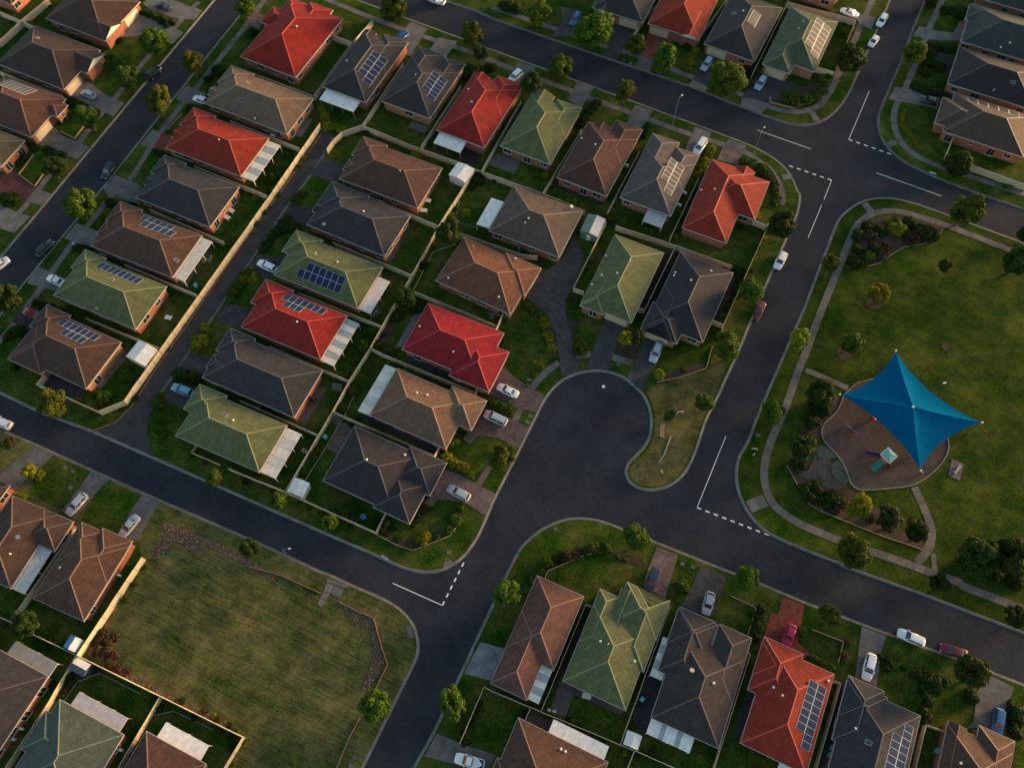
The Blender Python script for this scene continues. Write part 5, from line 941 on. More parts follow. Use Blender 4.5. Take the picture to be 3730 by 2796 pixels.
CARS = [((-125.64, 59.43), -179.4, 'sedan', 'navy', 0.06, 'dark blue sedan on the drive at the top left'), ((-114.56, 39.5), 82.4, 'suv', 'tealblk', -0.12, 'black station wagon parked on the left street, uppermost'),
 ((-124.49, 27.05), 178.6, 'hatch', 'silver', 0.06, 'silver hatchback on the drive of the dark brown house'),
 ((-106.14, 10.17), -84.1, 'suv', 'tealblk', -0.12, 'black wagon parked on the left street in front of the slate blue house'),
 ((-98.96, 36.84), -178.5, 'hatch', 'white', 0.06, 'white hatchback tucked beside the tan house'),
 ((-105.78, -13.08), 86.8, 'suv', 'tealblk', -0.12, 'dark teal wagon parked on the left street beside the brown solar house'),
 ((-111.95, -20.69), -107.3, 'sedan', 'white', -0.12, 'white car cut off at the left edge on the left street'),
 ((-98.2, -18.77), 179.2, 'sedan', 'white', 0.06, 'white sedan on the drive of the green house by the left street'),
 ((-97.52, -27.43), -178.5, 'sedan', 'red', 0.06, 'dark red sedan on the drive of the lower corner house'), ((-59.37, 3.15), 176.6, 'wagon', 'white', 0.06, 'white wagon on the lane drive of the green solar house'),
 ((-59.11, -29.02), -176.8, 'wagon', 'ltblue', 0.06, 'light blue wagon on the lane drive at the lower road'), ((-87.5, -49.72), -177.7, 'wagon', 'white', -0.12, 'white car cut off at the left edge on the lower road'),
 ((-63.6, -57.08), -97.8, 'wagon', 'silver', 0.06, 'silver wagon on the drive below the lower road, left one'), ((-52.12, -56.38), -97.0, 'sedan', 'silver', 0.06, 'silver sedan on the drive beside the vacant lot'),
 ((-65.1, 75.45), -111.1, 'hatch', 'blue', 0.06, 'blue hatchback partly hidden by the charcoal patio house'), ((-63.19, 90.66), 179.8, 'ute', 'white', -0.12, 'white pickup cut off at the top edge on the top road'),
 ((-33.7, 74.98), -104.3, 'suv', 'white', 0.06, 'white car on the drive behind the red top row house'), ((-28.01, 99.21), -91.8, 'wagon', 'blue', 0.06, 'blue wagon on the curved drive above the top road'),
 ((7.32, 98.47), -96.5, 'wagon', 'silverblue', 0.06, 'silver wagon on the dark drive above the top road'), ((21.21, 98.02), -96.5, 'wagon', 'silverblue', 0.06, 'silver blue wagon on the drive of the sage green house'),
 ((14.34, 73.16), -96.6, 'van', 'white', 0.06, 'white van on the drive of the grey house'), ((34.52, 130.52), 173.3, 'sedan', 'white', 0.06, 'white sedan on the drive beside the right street'),
 ((42.75, 131.43), -97.9, 'wagon', 'white', -0.12, 'white wagon parked on the right street, upper one'),
 ((42.62, 123.38), -99.2, 'hatch', 'white', -0.12, 'white hatchback parked on the right street, lower one near the junction'),
 ((59.44, 109.48), 177.0, 'hatch', 'tealblk', 0.06, 'black hatchback on the drive at the right junction'), ((23.85, 18.44), -88.2, 'wagon', 'silver', 0.06, 'silver wagon on the drive right of the cul-de-sac head'),
 ((-0.01, -1.99), 177.2, 'sedan', 'white', 0.06, 'white sedan on the brown paved drive left of the cul-de-sac'),
 ((0.34, -8.43), 178.6, 'van', 'silver', 0.06, 'silver people mover on the brown paved drive left of the cul-de-sac'),
 ((0.49, -25.14), 176.1, 'wagon', 'silver', 0.06, 'silver wagon on the drive of the dark corner house'), ((40.47, 50.74), -94.5, 'wagon', 'white', -0.12, 'white wagon parked on the right street beside the fence'),
 ((39.97, 36.8), -92.5, 'sedan', 'maroon', -0.12, 'maroon sedan parked on the right street beside the dense tree'), ((39.43, -25.31), -89.1, 'ute', 'navy', 0.06, 'dark blue pickup on the brown paved drive'),
 ((49.93, -24.9), -84.5, 'hatch', 'silver', 0.06, 'silver hatchback on the grey paved drive'), ((64.56, -24.26), -91.1, 'hatch', 'magenta', 0.06, 'bright red hatchback on the red paved drive'),
 ((84.16, -15.6), -179.5, 'wagon', 'white', -0.12, 'white wagon parked on the lower right road'), ((91.42, -14.81), -173.3, 'sedan', 'maroon', -0.12, 'dark red sedan parked on the lower right road'),
 ((78.62, -23.57), -88.8, 'wagon', 'white', 0.06, 'white wagon on the drive beside the lower right road'), ((100.43, -23.26), -87.6, 'suv', 'blue', 0.06, 'blue car on the drive at the bottom right corner'),
 ((22.53, -65.67), -169.9, 'ute', 'white', 0.06, 'white pickup on the drive at the bottom edge')]
SHEDS = [('white gabled garden shed behind the lower corner house', [(-72.5, -23.79), (-68.08, -23.95), (-68.0, -28.18), (-72.7, -27.94)], 2.4, 'white', 'b'),
 ('white gabled shed behind the lane end house', [(-34.09, 44.49), (-29.65, 44.18), (-29.94, 39.87), (-34.04, 40.3)], 2.4, 'white', 'b'),
 ('green and grey gabled shed beside the grey brown house', [(-1.54, 43.56), (2.5, 43.73), (2.55, 38.56), (-1.44, 38.51)], 2.4, 'green', 'b'),
 ('small white gabled shed on the lower road fence', [(-28.63, -35.69), (-25.43, -35.48), (-25.43, -38.55), (-28.63, -38.69)], 2.1, 'white', 'b'),
 ('small white garden shed beside the charcoal brown house', [(44.39, -50.42), (46.88, -50.32), (46.78, -52.63), (44.39, -52.77)], 2.1, 'white', 'b'),
 ('small blue and white shed in the vacant lot house yard', [(-49.09, -76.53), (-46.67, -76.48), (-46.75, -78.72), (-49.12, -78.79)], 2.0, 'blue', 'b'),
 ('dark grey garden shed at the teal green house', [(-45.81, -79.19), (-42.76, -79.25), (-42.99, -81.34), (-45.7, -81.31)], 2.1, 'navy', 'a')]
CLUTTER = [('water_tank', 'blue plastic water tank in the yard of the dark corner house', (-13.56, -36.77), 'tank'), ('clothesline', 'folding clothesline in the yard of the green solar house', (-32.28, 2.54), 'line'),
 ('clothesline', 'rotary clothesline behind the brown solar patio', (-71.16, -1.26), 'line'), ('clothesline', 'clothesline behind the terracotta house', (-10.03, 11.95), 'line'),
 ('outdoor_table', 'white outdoor table behind the slate blue house', (-74.35, 10.42), 'table'), ('outdoor_table', 'white bench table behind the green house by the lane', (-71.31, -16.3), 'table'),
 ('outdoor_table', 'cream table behind the lane end house', (-36.03, 33.1), 'table'), ('outdoor_table', 'second cream table behind the lane end house', (-35.53, 30.32), 'table'),
 ('outdoor_table', 'white table behind the slate blue house nearer the wall', (-74.5, 12.4), 'table'), ('barbecue', 'dark covered barbecue behind the charcoal lane house', (-34.48, -19.86), 'bbq'),
 ('play_net', 'grey framed play net at the charcoal lane house fence', (-31.44, -15.52), 'net'), ('rubbish_bin', 'teal rubbish bin beside the charcoal brown house', (44.91, -44.81), 'bin'),
 ('rubbish_bin', 'teal rubbish bin beside the blue grey solar house', (76.21, -38.71), 'bin'), ('rubbish_bin', 'second teal bin beside the blue grey solar house', (76.23, -39.94), 'bin'),
 ('rubbish_bin', 'blue bin in the yard right of the blue grey solar house', (92.23, -31.85), 'bin'), ('rubbish_bin', 'green bin behind the brown solar house', (-70.55, -7.37), 'bin'),
 ('air_conditioner', 'white air conditioner on the wall of the brown vacant lot house', (-48.61, -64.67), 'ac'),
 ('air_conditioner', 'second air conditioner on the wall of the brown vacant lot house', (-49.24, -66.6), 'ac'), ('air_conditioner', 'white air conditioner beside the purple grey house', (-48.1, -92.63), 'ac'),
 ('air_conditioner', 'second air conditioner beside the purple grey house', (-48.25, -94.42), 'ac'), ('air_conditioner', 'white air conditioner beside the teal green house', (-30.99, -88.28), 'ac'),
 ('air_conditioner', 'white air conditioner beside the chocolate house', (0.89, 61.04), 'ac'), ('air_conditioner', 'blue grey air conditioner beside the grey house', (15.59, 59.24), 'ac'),
 ('air_conditioner', 'white air conditioner beside the grey house patio', (15.6, 55.52), 'ac'), ('air_conditioner', 'white unit beside the tan house', (-77.6, 34.63), 'ac'),
 ('garden_umbrella', 'folded blue umbrella beside the grey brown house', (-12.04, 29.81), 'umbrella'), ('outdoor_table', 'white plastic table behind the green gabled house', (36.18, -48.24), 'table'),
 ('outdoor_chair', 'white chair in the yard behind the green gabled house', (32.15, -52.77), 'chair'), ('outdoor_chair', 'second white chair in the yard behind the green gabled house', (31.28, -52.96), 'chair'),
 ('clothes_airer', 'grey airer by the dark corner house fence', (-28.22, -21.84), 'net'), ('rubbish_bin', 'grey round bin by the dark corner house fence', (-28.1, -25.82), 'bin'),
 ('planter_box', 'small white planter by the pale striped patio', (-30.48, -29.9), 'planter')]
SAIL = {'apex': (72.68, 24.91, 6.3), 'bases': [(68.16, 35.76), (59.84, 22.52), (79.37, 15.76), (85.53, 27.37)], 'corners': [(67.46, 36.55, 4.2), (60.15, 23.16, 3.6), (77.64, 14.53, 3.4), (85.69, 28.28, 4.2)]}
POINTS = {'bar': (48.15, 6.7),
 'bar2': (48.78, 5.64),
 'bench': (85.15, 19.03),
 'bench2': (85.37, 20.51),
 'bin1': (86.09, 2.13),
 'inlet': (-6.45, -41.7),
 'inlet2': (65.23, 88.72),
 'lamp1': (6.4, 76.05),
 'lamp1h': (6.33, 77.28),
 'lamp2': (-23.42, -48.49),
 'lamp3': (26.15, 76.93),
 'lampk': (15.45, -30.24),
 'mailbox': (-101.02, -9.48),
 'parklight': (77.16, 33.33),
 'pit': (29.65, -7.19),
 'plate': (16.96, 7.24),
 'post0': (32.9, 2.59),
 'post1': (33.03, -1.6),
 'post2': (32.62, -3.61),
 'red': (67.58, 22.31),
 'ring1': (61.55, 48.84),
 'ring2': (58.92, 34.65),
 'ring3': (77.42, 44.89),
 'seat0': (58.99, 4.52),
 'sign': (32.88, 7.81),
 'sign2': (33.86, -5.25),
 'sleeper0': (30.56, 4.4),
 'sleeper1': (31.45, 1.64),
 'swing_a': (62.95, 18.14),
 'swing_b': (65.36, 17.18),
 'tower': (71.83, 15.12),
 'yellow': (76.47, 17.96)}
LIDS = [(-70.61, -52.01), (-68.7, -52.01), (-67.11, -54.84), (19.84, -23.73), (43.41, -20.02), (45.35, -19.75), (6.2, -4.9), (6.3, -6.31), (4.97, -73.11), (4.98, -74.45), (3.72, -35.88), (48.39, 10.06), (17.87, 12.95),
 (2.78, 2.3), (-11.84, 91.94), (-9.93, 91.68)]
SLABS = [[(-13.86, -50.12), (-12.39, -49.98), (-12.33, -51.41), (-13.62, -51.64)], [(-12.25, -49.96), (-10.45, -49.77), (-10.29, -51.63), (-12.15, -51.47)],
 [(-13.6, -51.75), (-12.32, -51.53), (-12.39, -52.65), (-13.51, -52.92)], [(-13.51, -53.02), (-12.34, -52.72), (-12.48, -54.25), (-13.45, -53.98)]]
LID2 = [[(2.78, -50.91), (3.5, -50.39), (5.0, -51.94), (4.09, -52.45)], [(3.77, -37.75), (4.65, -36.97), (5.42, -37.49), (4.02, -39.01)], [(-14.19, -49.33), (-9.97, -48.82), (-10.14, -49.43), (-13.93, -50.0)]]
# ------------------------------------------------------------------ helpers
RND = random.Random(7)
def tag(o, label=None, cat=None, group=None, kind=None):
    if label: o['label'] = label
    if cat: o['category'] = cat
    if group: o['group'] = group
    if kind: o['kind'] = kind
    return o
def link(o, parent=None):
    COL.objects.link(o)
    if parent is not None: o.parent = parent
    return o
def empty(name, loc=(0, 0, 0), rz=0.0):
    o = bpy.data.objects.new(name, None); o.empty_display_size = .3; o.location = loc; o.rotation_euler = (0, 0, rz); return link(o)
class MB:
    def __init__(s): s.v = []; s.f = []; s.m = []; s.uv = []; s.hasuv = False
    def face(s, pts, mi=0, uv=None):
        i = len(s.v); s.v += [tuple(p) for p in pts]; s.f.append(tuple(range(i, i+len(pts)))); s.m.append(mi)
        s.uv.append(uv)
        if uv: s.hasuv = True
    def quadgrid(s, a, b, c, d, mi=0): s.face([a, b, c, d], mi)
    def box(s, x0, y0, z0, x1, y1, z1, mi=0, M=None, bottom=True):
        P = [Vector(p) for p in ((x0, y0, z0), (x1, y0, z0), (x1, y1, z0), (x0, y1, z0), (x0, y0, z1), (x1, y0, z1), (x1, y1, z1), (x0, y1, z1))]
        if M is not None: P = [M @ p for p in P]
        F = [(4, 5, 6, 7), (0, 1, 5, 4), (1, 2, 6, 5), (2, 3, 7, 6), (3, 0, 4, 7)]
        if bottom: F.append((3, 2, 1, 0))
        i = len(s.v); s.v += [tuple(p) for p in P]
        for f in F: s.f.append(tuple(i+k for k in f)); s.m.append(mi); s.uv.append(None)
    def tube(s, pts, rads, n=6, mi=0, cap=True):
        pts = [Vector(p) for p in pts]; i0 = len(s.v)
        for k, p in enumerate(pts):
            d = (pts[min(k+1, len(pts)-1)]-pts[max(k-1, 0)]).normalized()
            up = Vector((0, 0, 1)) if abs(d.z) < .9 else Vector((1, 0, 0))
            a = d.cross(up).normalized(); b = d.cross(a)
            for j in range(n):
                t = 2*math.pi*j/n; s.v.append(tuple(p+(a*math.cos(t)+b*math.sin(t))*rads[k]))
        for k in range(len(pts)-1):
            for j in range(n):
                s.f.append((i0+k*n+j, i0+k*n+(j+1) % n, i0+(k+1)*n+(j+1) % n, i0+(k+1)*n+j)); s.m.append(mi); s.uv.append(None)
        if cap:
            s.f.append(tuple(i0+j for j in range(n))); s.m.append(mi); s.uv.append(None)
            s.f.append(tuple(i0+(len(pts)-1)*n+j for j in range(n))[::-1]); s.m.append(mi); s.uv.append(None)
    def mesh(s, name, mats, smooth=False):
        me = bpy.data.meshes.new(name); me.from_pydata(s.v, [], s.f)
        for m in (mats if isinstance(mats, (list, tuple)) else [mats]): me.materials.append(m)
        me.polygons.foreach_set('material_index', s.m)
        if smooth: me.polygons.foreach_set('use_smooth', [True]*len(s.f))
        if s.hasuv:
            ul = me.uv_layers.new(name='UVMap'); k = 0
            for f, u in zip(s.f, s.uv):
                for j in range(len(f)):
                    if u: ul.data[k].uv = u[j]
                    k += 1
        me.update(); return me
    def build(s, name, mats, parent=None, smooth=False):
        return link(bpy.data.objects.new(name, s.mesh(name, mats, smooth)), parent)
def inst(name, me, parent=None, loc=(0, 0, 0), rot=(0, 0, 0), sc=(1, 1, 1)):
    o = bpy.data.objects.new(name, me); o.location = loc; o.rotation_euler = rot; o.scale = sc; return link(o, parent)
def poly_area(P): return .5*sum(P[i][0]*P[(i+1) % len(P)][1]-P[(i+1) % len(P)][0]*P[i][1] for i in range(len(P)))
def chaikin(P, n=2, closed=False):
    P = [Vector(p) for p in P]
    for _ in range(n):
        Q = []
        if not closed: Q.append(P[0])
        m = len(P) if closed else len(P)-1
        for i in range(m):
            a, b = P[i], P[(i+1) % len(P)]; L = (b-a).length
            t = min(.25, 1.2/max(L, .01)) if L > 4.8 else .25
            Q += [a.lerp(b, t), a.lerp(b, 1-t)]
        if not closed: Q.append(P[-1])
        P = Q
    return P
def offset(P, d, closed=False):
    n = len(P); out = []
    for i in range(n):
        a = P[(i-1) % n] if (closed or i > 0) else None; b = P[i]; c = P[(i+1) % n] if (closed or i < n-1) else None
        nn = Vector((0, 0))
        for p, q in ((a, b), (b, c)):
            if p is None or q is None: continue
            e = (q-p)
            if e.length < 1e-6: continue
            e.normalize(); nn += Vector((e.y, -e.x))
        nn.normalize(); out.append(b+nn*d)
    return out
def sheet(name, P, z, mat, parent=None, thick=0.0, base=None):
    mb = MB(); P = [Vector((p[0], p[1])) for p in P]
    if poly_area(P) < 0: P = P[::-1]
    for t in tessellate_polygon([[Vector((p.x, p.y, 0)) for p in P]]):
        tri = [P[i] for i in t]
        if poly_area(tri) < 0: tri = tri[::-1]
        mb.face([(p.x, p.y, z) for p in tri])
    if thick:
        for i in range(len(P)):
            a, b = P[i], P[(i+1) % len(P)]
            mb.face([(a.x, a.y, z-thick), (b.x, b.y, z-thick), (b.x, b.y, z), (a.x, a.y, z)])
    return mb.build(name, mat, parent)
# ------------------------------------------------------------------ materials
def nmat(name):
    m = bpy.data.materials.new(name); m.use_nodes = True; nt = m.node_tree; nt.nodes.clear()
    out = nt.nodes.new('ShaderNodeOutputMaterial'); b = nt.nodes.new('ShaderNodeBsdfPrincipled'); nt.links.new(b.outputs[0], out.inputs[0])
    return m, nt, b
def N(nt, t, **kw):
    n = nt.nodes.new(t)
    for k, v in kw.items():
        if k in n.inputs: n.inputs[k].default_value = v
        else: setattr(n, k, v)
    return n
def noise(nt, vec, scale, detail=3.0, rough=.55):
    n = nt.nodes.new('ShaderNodeTexNoise'); n.inputs['Scale'].default_value = scale; n.inputs['Detail'].default_value = detail; n.inputs['Roughness'].default_value = rough
    nt.links.new(vec, n.inputs['Vector']); return n.outputs['Fac']
def ramp(nt, fac, stops):
    r = nt.nodes.new('ShaderNodeValToRGB'); e = r.color_ramp.elements
    while len(e) < len(stops): e.new(.5)
    for k, (p, c) in zip(e, stops): k.position = p; k.color = (*c, 1) if len(c) == 3 else c
    nt.links.new(fac, r.inputs[0]); return r.outputs[0]
def mix(nt, a, b, fac, mode='MIX'):
    n = nt.nodes.new('ShaderNodeMix'); n.data_type = 'RGBA'; n.blend_type = mode
    for v, i in ((fac, 0), (a, 6), (b, 7)):
        if isinstance(v, (int, float)): n.inputs[i].default_value = v
        elif isinstance(v, tuple): n.inputs[i].default_value = (*v[:3], 1)
        else: nt.links.new(v, n.inputs[i])
    return n.outputs[2]
def bump(nt, b, h, dist, strength=1.0):
    n = nt.nodes.new('ShaderNodeBump'); n.inputs['Distance'].default_value = dist; n.inputs['Strength'].default_value = strength
    nt.links.new(h, n.inputs['Height']); nt.links.new(n.outputs[0], b.inputs['Normal'])
def wpos(nt): return nt.nodes.new('ShaderNodeNewGeometry').outputs['Position']
def mth(nt, op, a, b=0.0):
    n = nt.nodes.new('ShaderNodeMath'); n.operation = op
    for v, i in ((a, 0), (b, 1)):
        if isinstance(v, (int, float)): n.inputs[i].default_value = v
        else: nt.links.new(v, n.inputs[i])
    return n.outputs[0]
MAT = {}
def flat(name, col, rough=.6, metal=0.0, var=.15, scale=3.0, coat=0.0):
    m, nt, b = nmat(name); p = wpos(nt); f = noise(nt, p, scale)
    lo = tuple(c*(1-var) for c in col); hi = tuple(min(1, c*(1+var)) for c in col)
    nt.links.new(ramp(nt, f, [(.3, lo), (.7, hi)]), b.inputs['Base Color'])
    b.inputs['Roughness'].default_value = rough; b.inputs['Metallic'].default_value = metal; b.inputs['Coat Weight'].default_value = coat
    MAT[name] = m; return m
def mat_asphalt():
    m, nt, b = nmat('asphalt'); p = wpos(nt)
    f = noise(nt, p, 9.0, 4, .7); g = noise(nt, p, .12, 4, .6); h = noise(nt, p, 1.1, 3)
    c = ramp(nt, f, [(.25, (.015, .0172, .0228)), (.75, (.035, .0385, .0480))])
    c = mix(nt, c, ramp(nt, g, [(.33, (.74, .75, .78)), (.67, (1.28, 1.26, 1.22))]), 1.0, 'MULTIPLY')
    c = mix(nt, c, ramp(nt, h, [(.4, (.92, .92, .92)), (.6, (1.08, 1.08, 1.08))]), 1.0, 'MULTIPLY')
    # hairline cracks and sealed patches
    v = nt.nodes.new('ShaderNodeTexVoronoi'); v.feature = 'DISTANCE_TO_EDGE'; v.inputs['Scale'].default_value = .16
    wv = nt.nodes.new('ShaderNodeVectorMath'); wv.operation = 'ADD'; nz = nt.nodes.new('ShaderNodeTexNoise'); nz.inputs['Scale'].default_value = .5; nt.links.new(p, nz.inputs['Vector'])
    nt.links.new(p, wv.inputs[0]); nt.links.new(nz.outputs['Color'], wv.inputs[1]); nt.links.new(wv.outputs[0], v.inputs['Vector'])
    cr = ramp(nt, v.outputs['Distance'], [(.0, (.5, .5, .5)), (.02, (1, 1, 1))])
    c = mix(nt, c, cr, .38, 'MULTIPLY')
    nt.links.new(c, b.inputs['Base Color']); b.inputs['Roughness'].default_value = .88; b.inputs['Specular IOR Level'].default_value = .12; bump(nt, b, f, .02, .7); MAT['asphalt'] = m
def mat_conc(name, lo, hi, joints=0.0, rough=.85):
    m, nt, b = nmat(name); p = wpos(nt)
    f = noise(nt, p, 6.0, 5, .7); g = noise(nt, p, .45, 4, .6)
    c = ramp(nt, f, [(.25, lo), (.75, hi)]); c = mix(nt, c, ramp(nt, g, [(.3, (.66, .66, .68)), (.7, (1.22, 1.2, 1.18))]), 1.0, 'MULTIPLY')
    oi = nt.nodes.new('ShaderNodeObjectInfo'); c = mix(nt, c, ramp(nt, oi.outputs['Random'], [(0, (.82, .82, .83)), (1, (1.16, 1.15, 1.13))]), 1.0, 'MULTIPLY')
    h = f
    if joints:
        br = nt.nodes.new('ShaderNodeTexBrick'); br.offset = 0.0 if joints > 1 else .5; br.inputs['Scale'].default_value = 1.0; br.inputs['Brick Width'].default_value = joints*(1 if joints > 1 else 2); br.inputs['Row Height'].default_value = joints
        br.inputs['Mortar Size'].default_value = joints*.04 if joints < 1 else .03; d_ = .2 if joints < 1 else .06; br.inputs['Color1'].default_value = (1-d_, 1-d_, 1-d_, 1); br.inputs['Color2'].default_value = (1+d_, 1+d_, 1+d_, 1); br.inputs['Mortar'].default_value = (.55, .55, .55, 1)
        nt.links.new(p, br.inputs['Vector']); c = mix(nt, c, br.outputs[0], 1.0, 'MULTIPLY'); h = br.outputs[0]
    nt.links.new(c, b.inputs['Base Color']); b.inputs['Roughness'].default_value = rough; b.inputs['Specular IOR Level'].default_value = .15; bump(nt, b, h, .02, .5); MAT[name] = m
def mat_grass(name, dark, mid, dry, dryamt, streak=0.0):
    m, nt, b = nmat(name); p = wpos(nt)
    f = noise(nt, p, 14.0, 4, .75); f2 = noise(nt, p, 2.2, 5, .7); g = noise(nt, p, .16, 5, .62); g2 = noise(nt, p, .05, 3, .6)
    c = ramp(nt, f, [(.25, dark), (.72, mid)])
    c = mix(nt, c, ramp(nt, f2, [(.3, (.62, .66, .6)), (.7, (1.35, 1.28, 1.2))]), 1.0, 'MULTIPLY')
    s = mth(nt, 'ADD', mth(nt, 'MULTIPLY', g, .6), mth(nt, 'MULTIPLY', f2, .4))
    if streak:
        mp = nt.nodes.new('ShaderNodeMapping'); mp.inputs['Rotation'].default_value = (0, 0, rad(8)); mp.inputs['Scale'].default_value = (.10, 2.2, 1); nt.links.new(p, mp.inputs[0])
        dn = nt.nodes.new('ShaderNodeTexNoise'); dn.inputs['Scale'].default_value = .09; nt.links.new(p, dn.inputs['Vector']); va = nt.nodes.new('ShaderNodeVectorMath'); va.operation = 'MULTIPLY_ADD'; nt.links.new(dn.outputs['Color'], va.inputs[0]); va.inputs[1].default_value = (2.2, 2.2, 0); nt.links.new(p, va.inputs[2]); nt.links.new(va.outputs[0], mp.inputs[0])
        st = noise(nt, mp.outputs[0], 1.0, 6, .68); s = mth(nt, 'ADD', mth(nt, 'MULTIPLY', s, 1-streak), mth(nt, 'MULTIPLY', st, streak))
    k = ramp(nt, s, [(.5-dryamt*.5, (0, 0, 0)), (.66-dryamt*.35, (1, 1, 1))])
    dr = ramp(nt, f, [(.3, tuple(x*.75 for x in dry)), (.7, tuple(x*1.3 for x in dry))])
    sep = nt.nodes.new('ShaderNodeSeparateColor'); nt.links.new(k, sep.inputs[0]); c = mix(nt, c, dr, mth(nt, 'MULTIPLY', sep.outputs[0], .75))
    c = mix(nt, c, ramp(nt, g2, [(.32, (.55, .66, .6)), (.68, (1.3, 1.2, 1.1))]), 1.0, 'MULTIPLY')
    q = noise(nt, p, .42, 5, .72); c = mix(nt, c, ramp(nt, q, [(.34, (.58, .64, .60)), (.5, (1, 1, 1)), (.68, (1.5, 1.38, 1.25))]), 1.0, 'MULTIPLY')
    nt.links.new(c, b.inputs['Base Color']); b.inputs['Roughness'].default_value = .95; b.inputs['Specular IOR Level'].default_value = .05
    bump(nt, b, mth(nt, 'ADD', f, f2), .06, .9); MAT[name] = m
def mat_roof(name, col, var=.16, moss=0.0):
    m, nt, b = nmat('roof_tiles_'+name); uv = nt.nodes.new('ShaderNodeUVMap'); p = wpos(nt)
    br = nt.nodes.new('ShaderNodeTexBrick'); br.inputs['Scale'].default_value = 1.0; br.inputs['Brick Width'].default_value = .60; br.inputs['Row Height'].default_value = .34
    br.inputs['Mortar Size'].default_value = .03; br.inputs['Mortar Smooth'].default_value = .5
    br.inputs['Color1'].default_value = (*[c*(1-var) for c in col], 1); br.inputs['Color2'].default_value = (*[c*(1+var) for c in col], 1); br.inputs['Mortar'].default_value = (*[c*.34 for c in col], 1)  # dark tile joints; at the course laps they also paint in the shadow gaps
    nt.links.new(uv.outputs[0], br.inputs['Vector'])
    g = noise(nt, p, .5, 5, .65); h = noise(nt, p, 5.0, 3, .6)
    c = mix(nt, br.outputs[0], ramp(nt, g, [(.3, (.84, .85, .87)), (.7, (1.13, 1.12, 1.09))]), 1.0, 'MULTIPLY')
    c = mix(nt, c, ramp(nt, h, [(.3, (.9, .9, .9)), (.7, (1.1, 1.1, 1.1))]), 1.0, 'MULTIPLY')
    st = nt.nodes.new('ShaderNodeMapping'); st.inputs['Scale'].default_value = (1.4, .10, 1); nt.links.new(uv.outputs[0], st.inputs[0]); sv = noise(nt, st.outputs[0], 1.0, 4, .7)
    c = mix(nt, c, ramp(nt, sv, [(.42, (1, 1, 1)), (.70, (.72, .74, .74))]), 1.0, 'MULTIPLY')
    nt.links.new(c, b.inputs['Base Color']); b.inputs['Roughness'].default_value = .68; b.inputs['Specular IOR Level'].default_value = .2
    # pan profile across each tile
    sx = nt.nodes.new('ShaderNodeSeparateXYZ'); nt.links.new(uv.outputs[0], sx.inputs[0])
    w = mth(nt, 'SINE', mth(nt, 'MULTIPLY', sx.outputs[0], 2*math.pi/.30))
    bump(nt, b, w, .02, .13); MAT['roof_'+name] = m
    flat('cap_'+name, tuple(min(.9, c*1.35+.012) for c in col), .6, var=.2, scale=2.5)
def mat_brick():
    for name, col in (('brick', (.26, .068, .028)), ('brick2', (.21, .056, .030)), ('brick3', (.30, .105, .04))):
        m, nt, b = nmat(name); p = nt.nodes.new('ShaderNodeTexCoord').outputs['Object']
        sx = nt.nodes.new('ShaderNodeSeparateXYZ'); nt.links.new(p, sx.inputs[0]); cb = nt.nodes.new('ShaderNodeCombineXYZ')
        nt.links.new(mth(nt, 'ADD', sx.outputs[0], sx.outputs[1]), cb.inputs[0]); nt.links.new(sx.outputs[2], cb.inputs[1])
        br = nt.nodes.new('ShaderNodeTexBrick'); br.inputs['Scale'].default_value = 1.0; br.inputs['Brick Width'].default_value = .24; br.inputs['Row Height'].default_value = .086; br.inputs['Mortar Size'].default_value = .008
        br.inputs['Color1'].default_value = (*[c*.75 for c in col], 1); br.inputs['Color2'].default_value = (*[c*1.3 for c in col], 1); br.inputs['Mortar'].default_value = (.28, .22, .17, 1)
        nt.links.new(cb.outputs[0], br.inputs['Vector']); g = noise(nt, p, 1.2, 4)
        c = mix(nt, br.outputs[0], ramp(nt, g, [(.3, (.8, .8, .8)), (.7, (1.15, 1.15, 1.15))]), 1.0, 'MULTIPLY')
        nt.links.new(c, b.inputs['Base Color']); b.inputs['Roughness'].default_value = .9; bump(nt, b, br.outputs['Fac'], -.008, .6); MAT[name] = m
def mat_leaf(name, dark, mid, tip):
    m, nt, b = nmat('leaf_'+name); p = wpos(nt); oi = nt.nodes.new('ShaderNodeObjectInfo')
    f = noise(nt, p, 3.2, 3, .7); c = ramp(nt, f, [(.3, dark), (.55, mid), (.75, tip)])
    hs = nt.nodes.new('ShaderNodeHueSaturation'); nt.links.new(c, hs.inputs['Color'])
    nt.links.new(mth(nt, 'ADD', mth(nt, 'MULTIPLY', oi.outputs['Random'], .05), .475), hs.inputs['Hue'])
    nt.links.new(mth(nt, 'ADD', mth(nt, 'MULTIPLY', oi.outputs['Random'], .5), .75), hs.inputs['Value'])
    nt.links.new(hs.outputs[0], b.inputs['Base Color']); b.inputs['Roughness'].default_value = .7; b.inputs['Specular IOR Level'].default_value = .2
    tr = nt.nodes.new('ShaderNodeBsdfTranslucent'); nt.links.new(hs.outputs[0], tr.inputs[0]); ms = nt.nodes.new('ShaderNodeMixShader'); ms.inputs[0].default_value = .22
    out = [n for n in nt.nodes if n.type == 'OUTPUT_MATERIAL'][0]; nt.links.new(b.outputs[0], ms.inputs[1]); nt.links.new(tr.outputs[0], ms.inputs[2]); nt.links.new(ms.outputs[0], out.inputs[0])
    MAT['leaf_'+name] = m
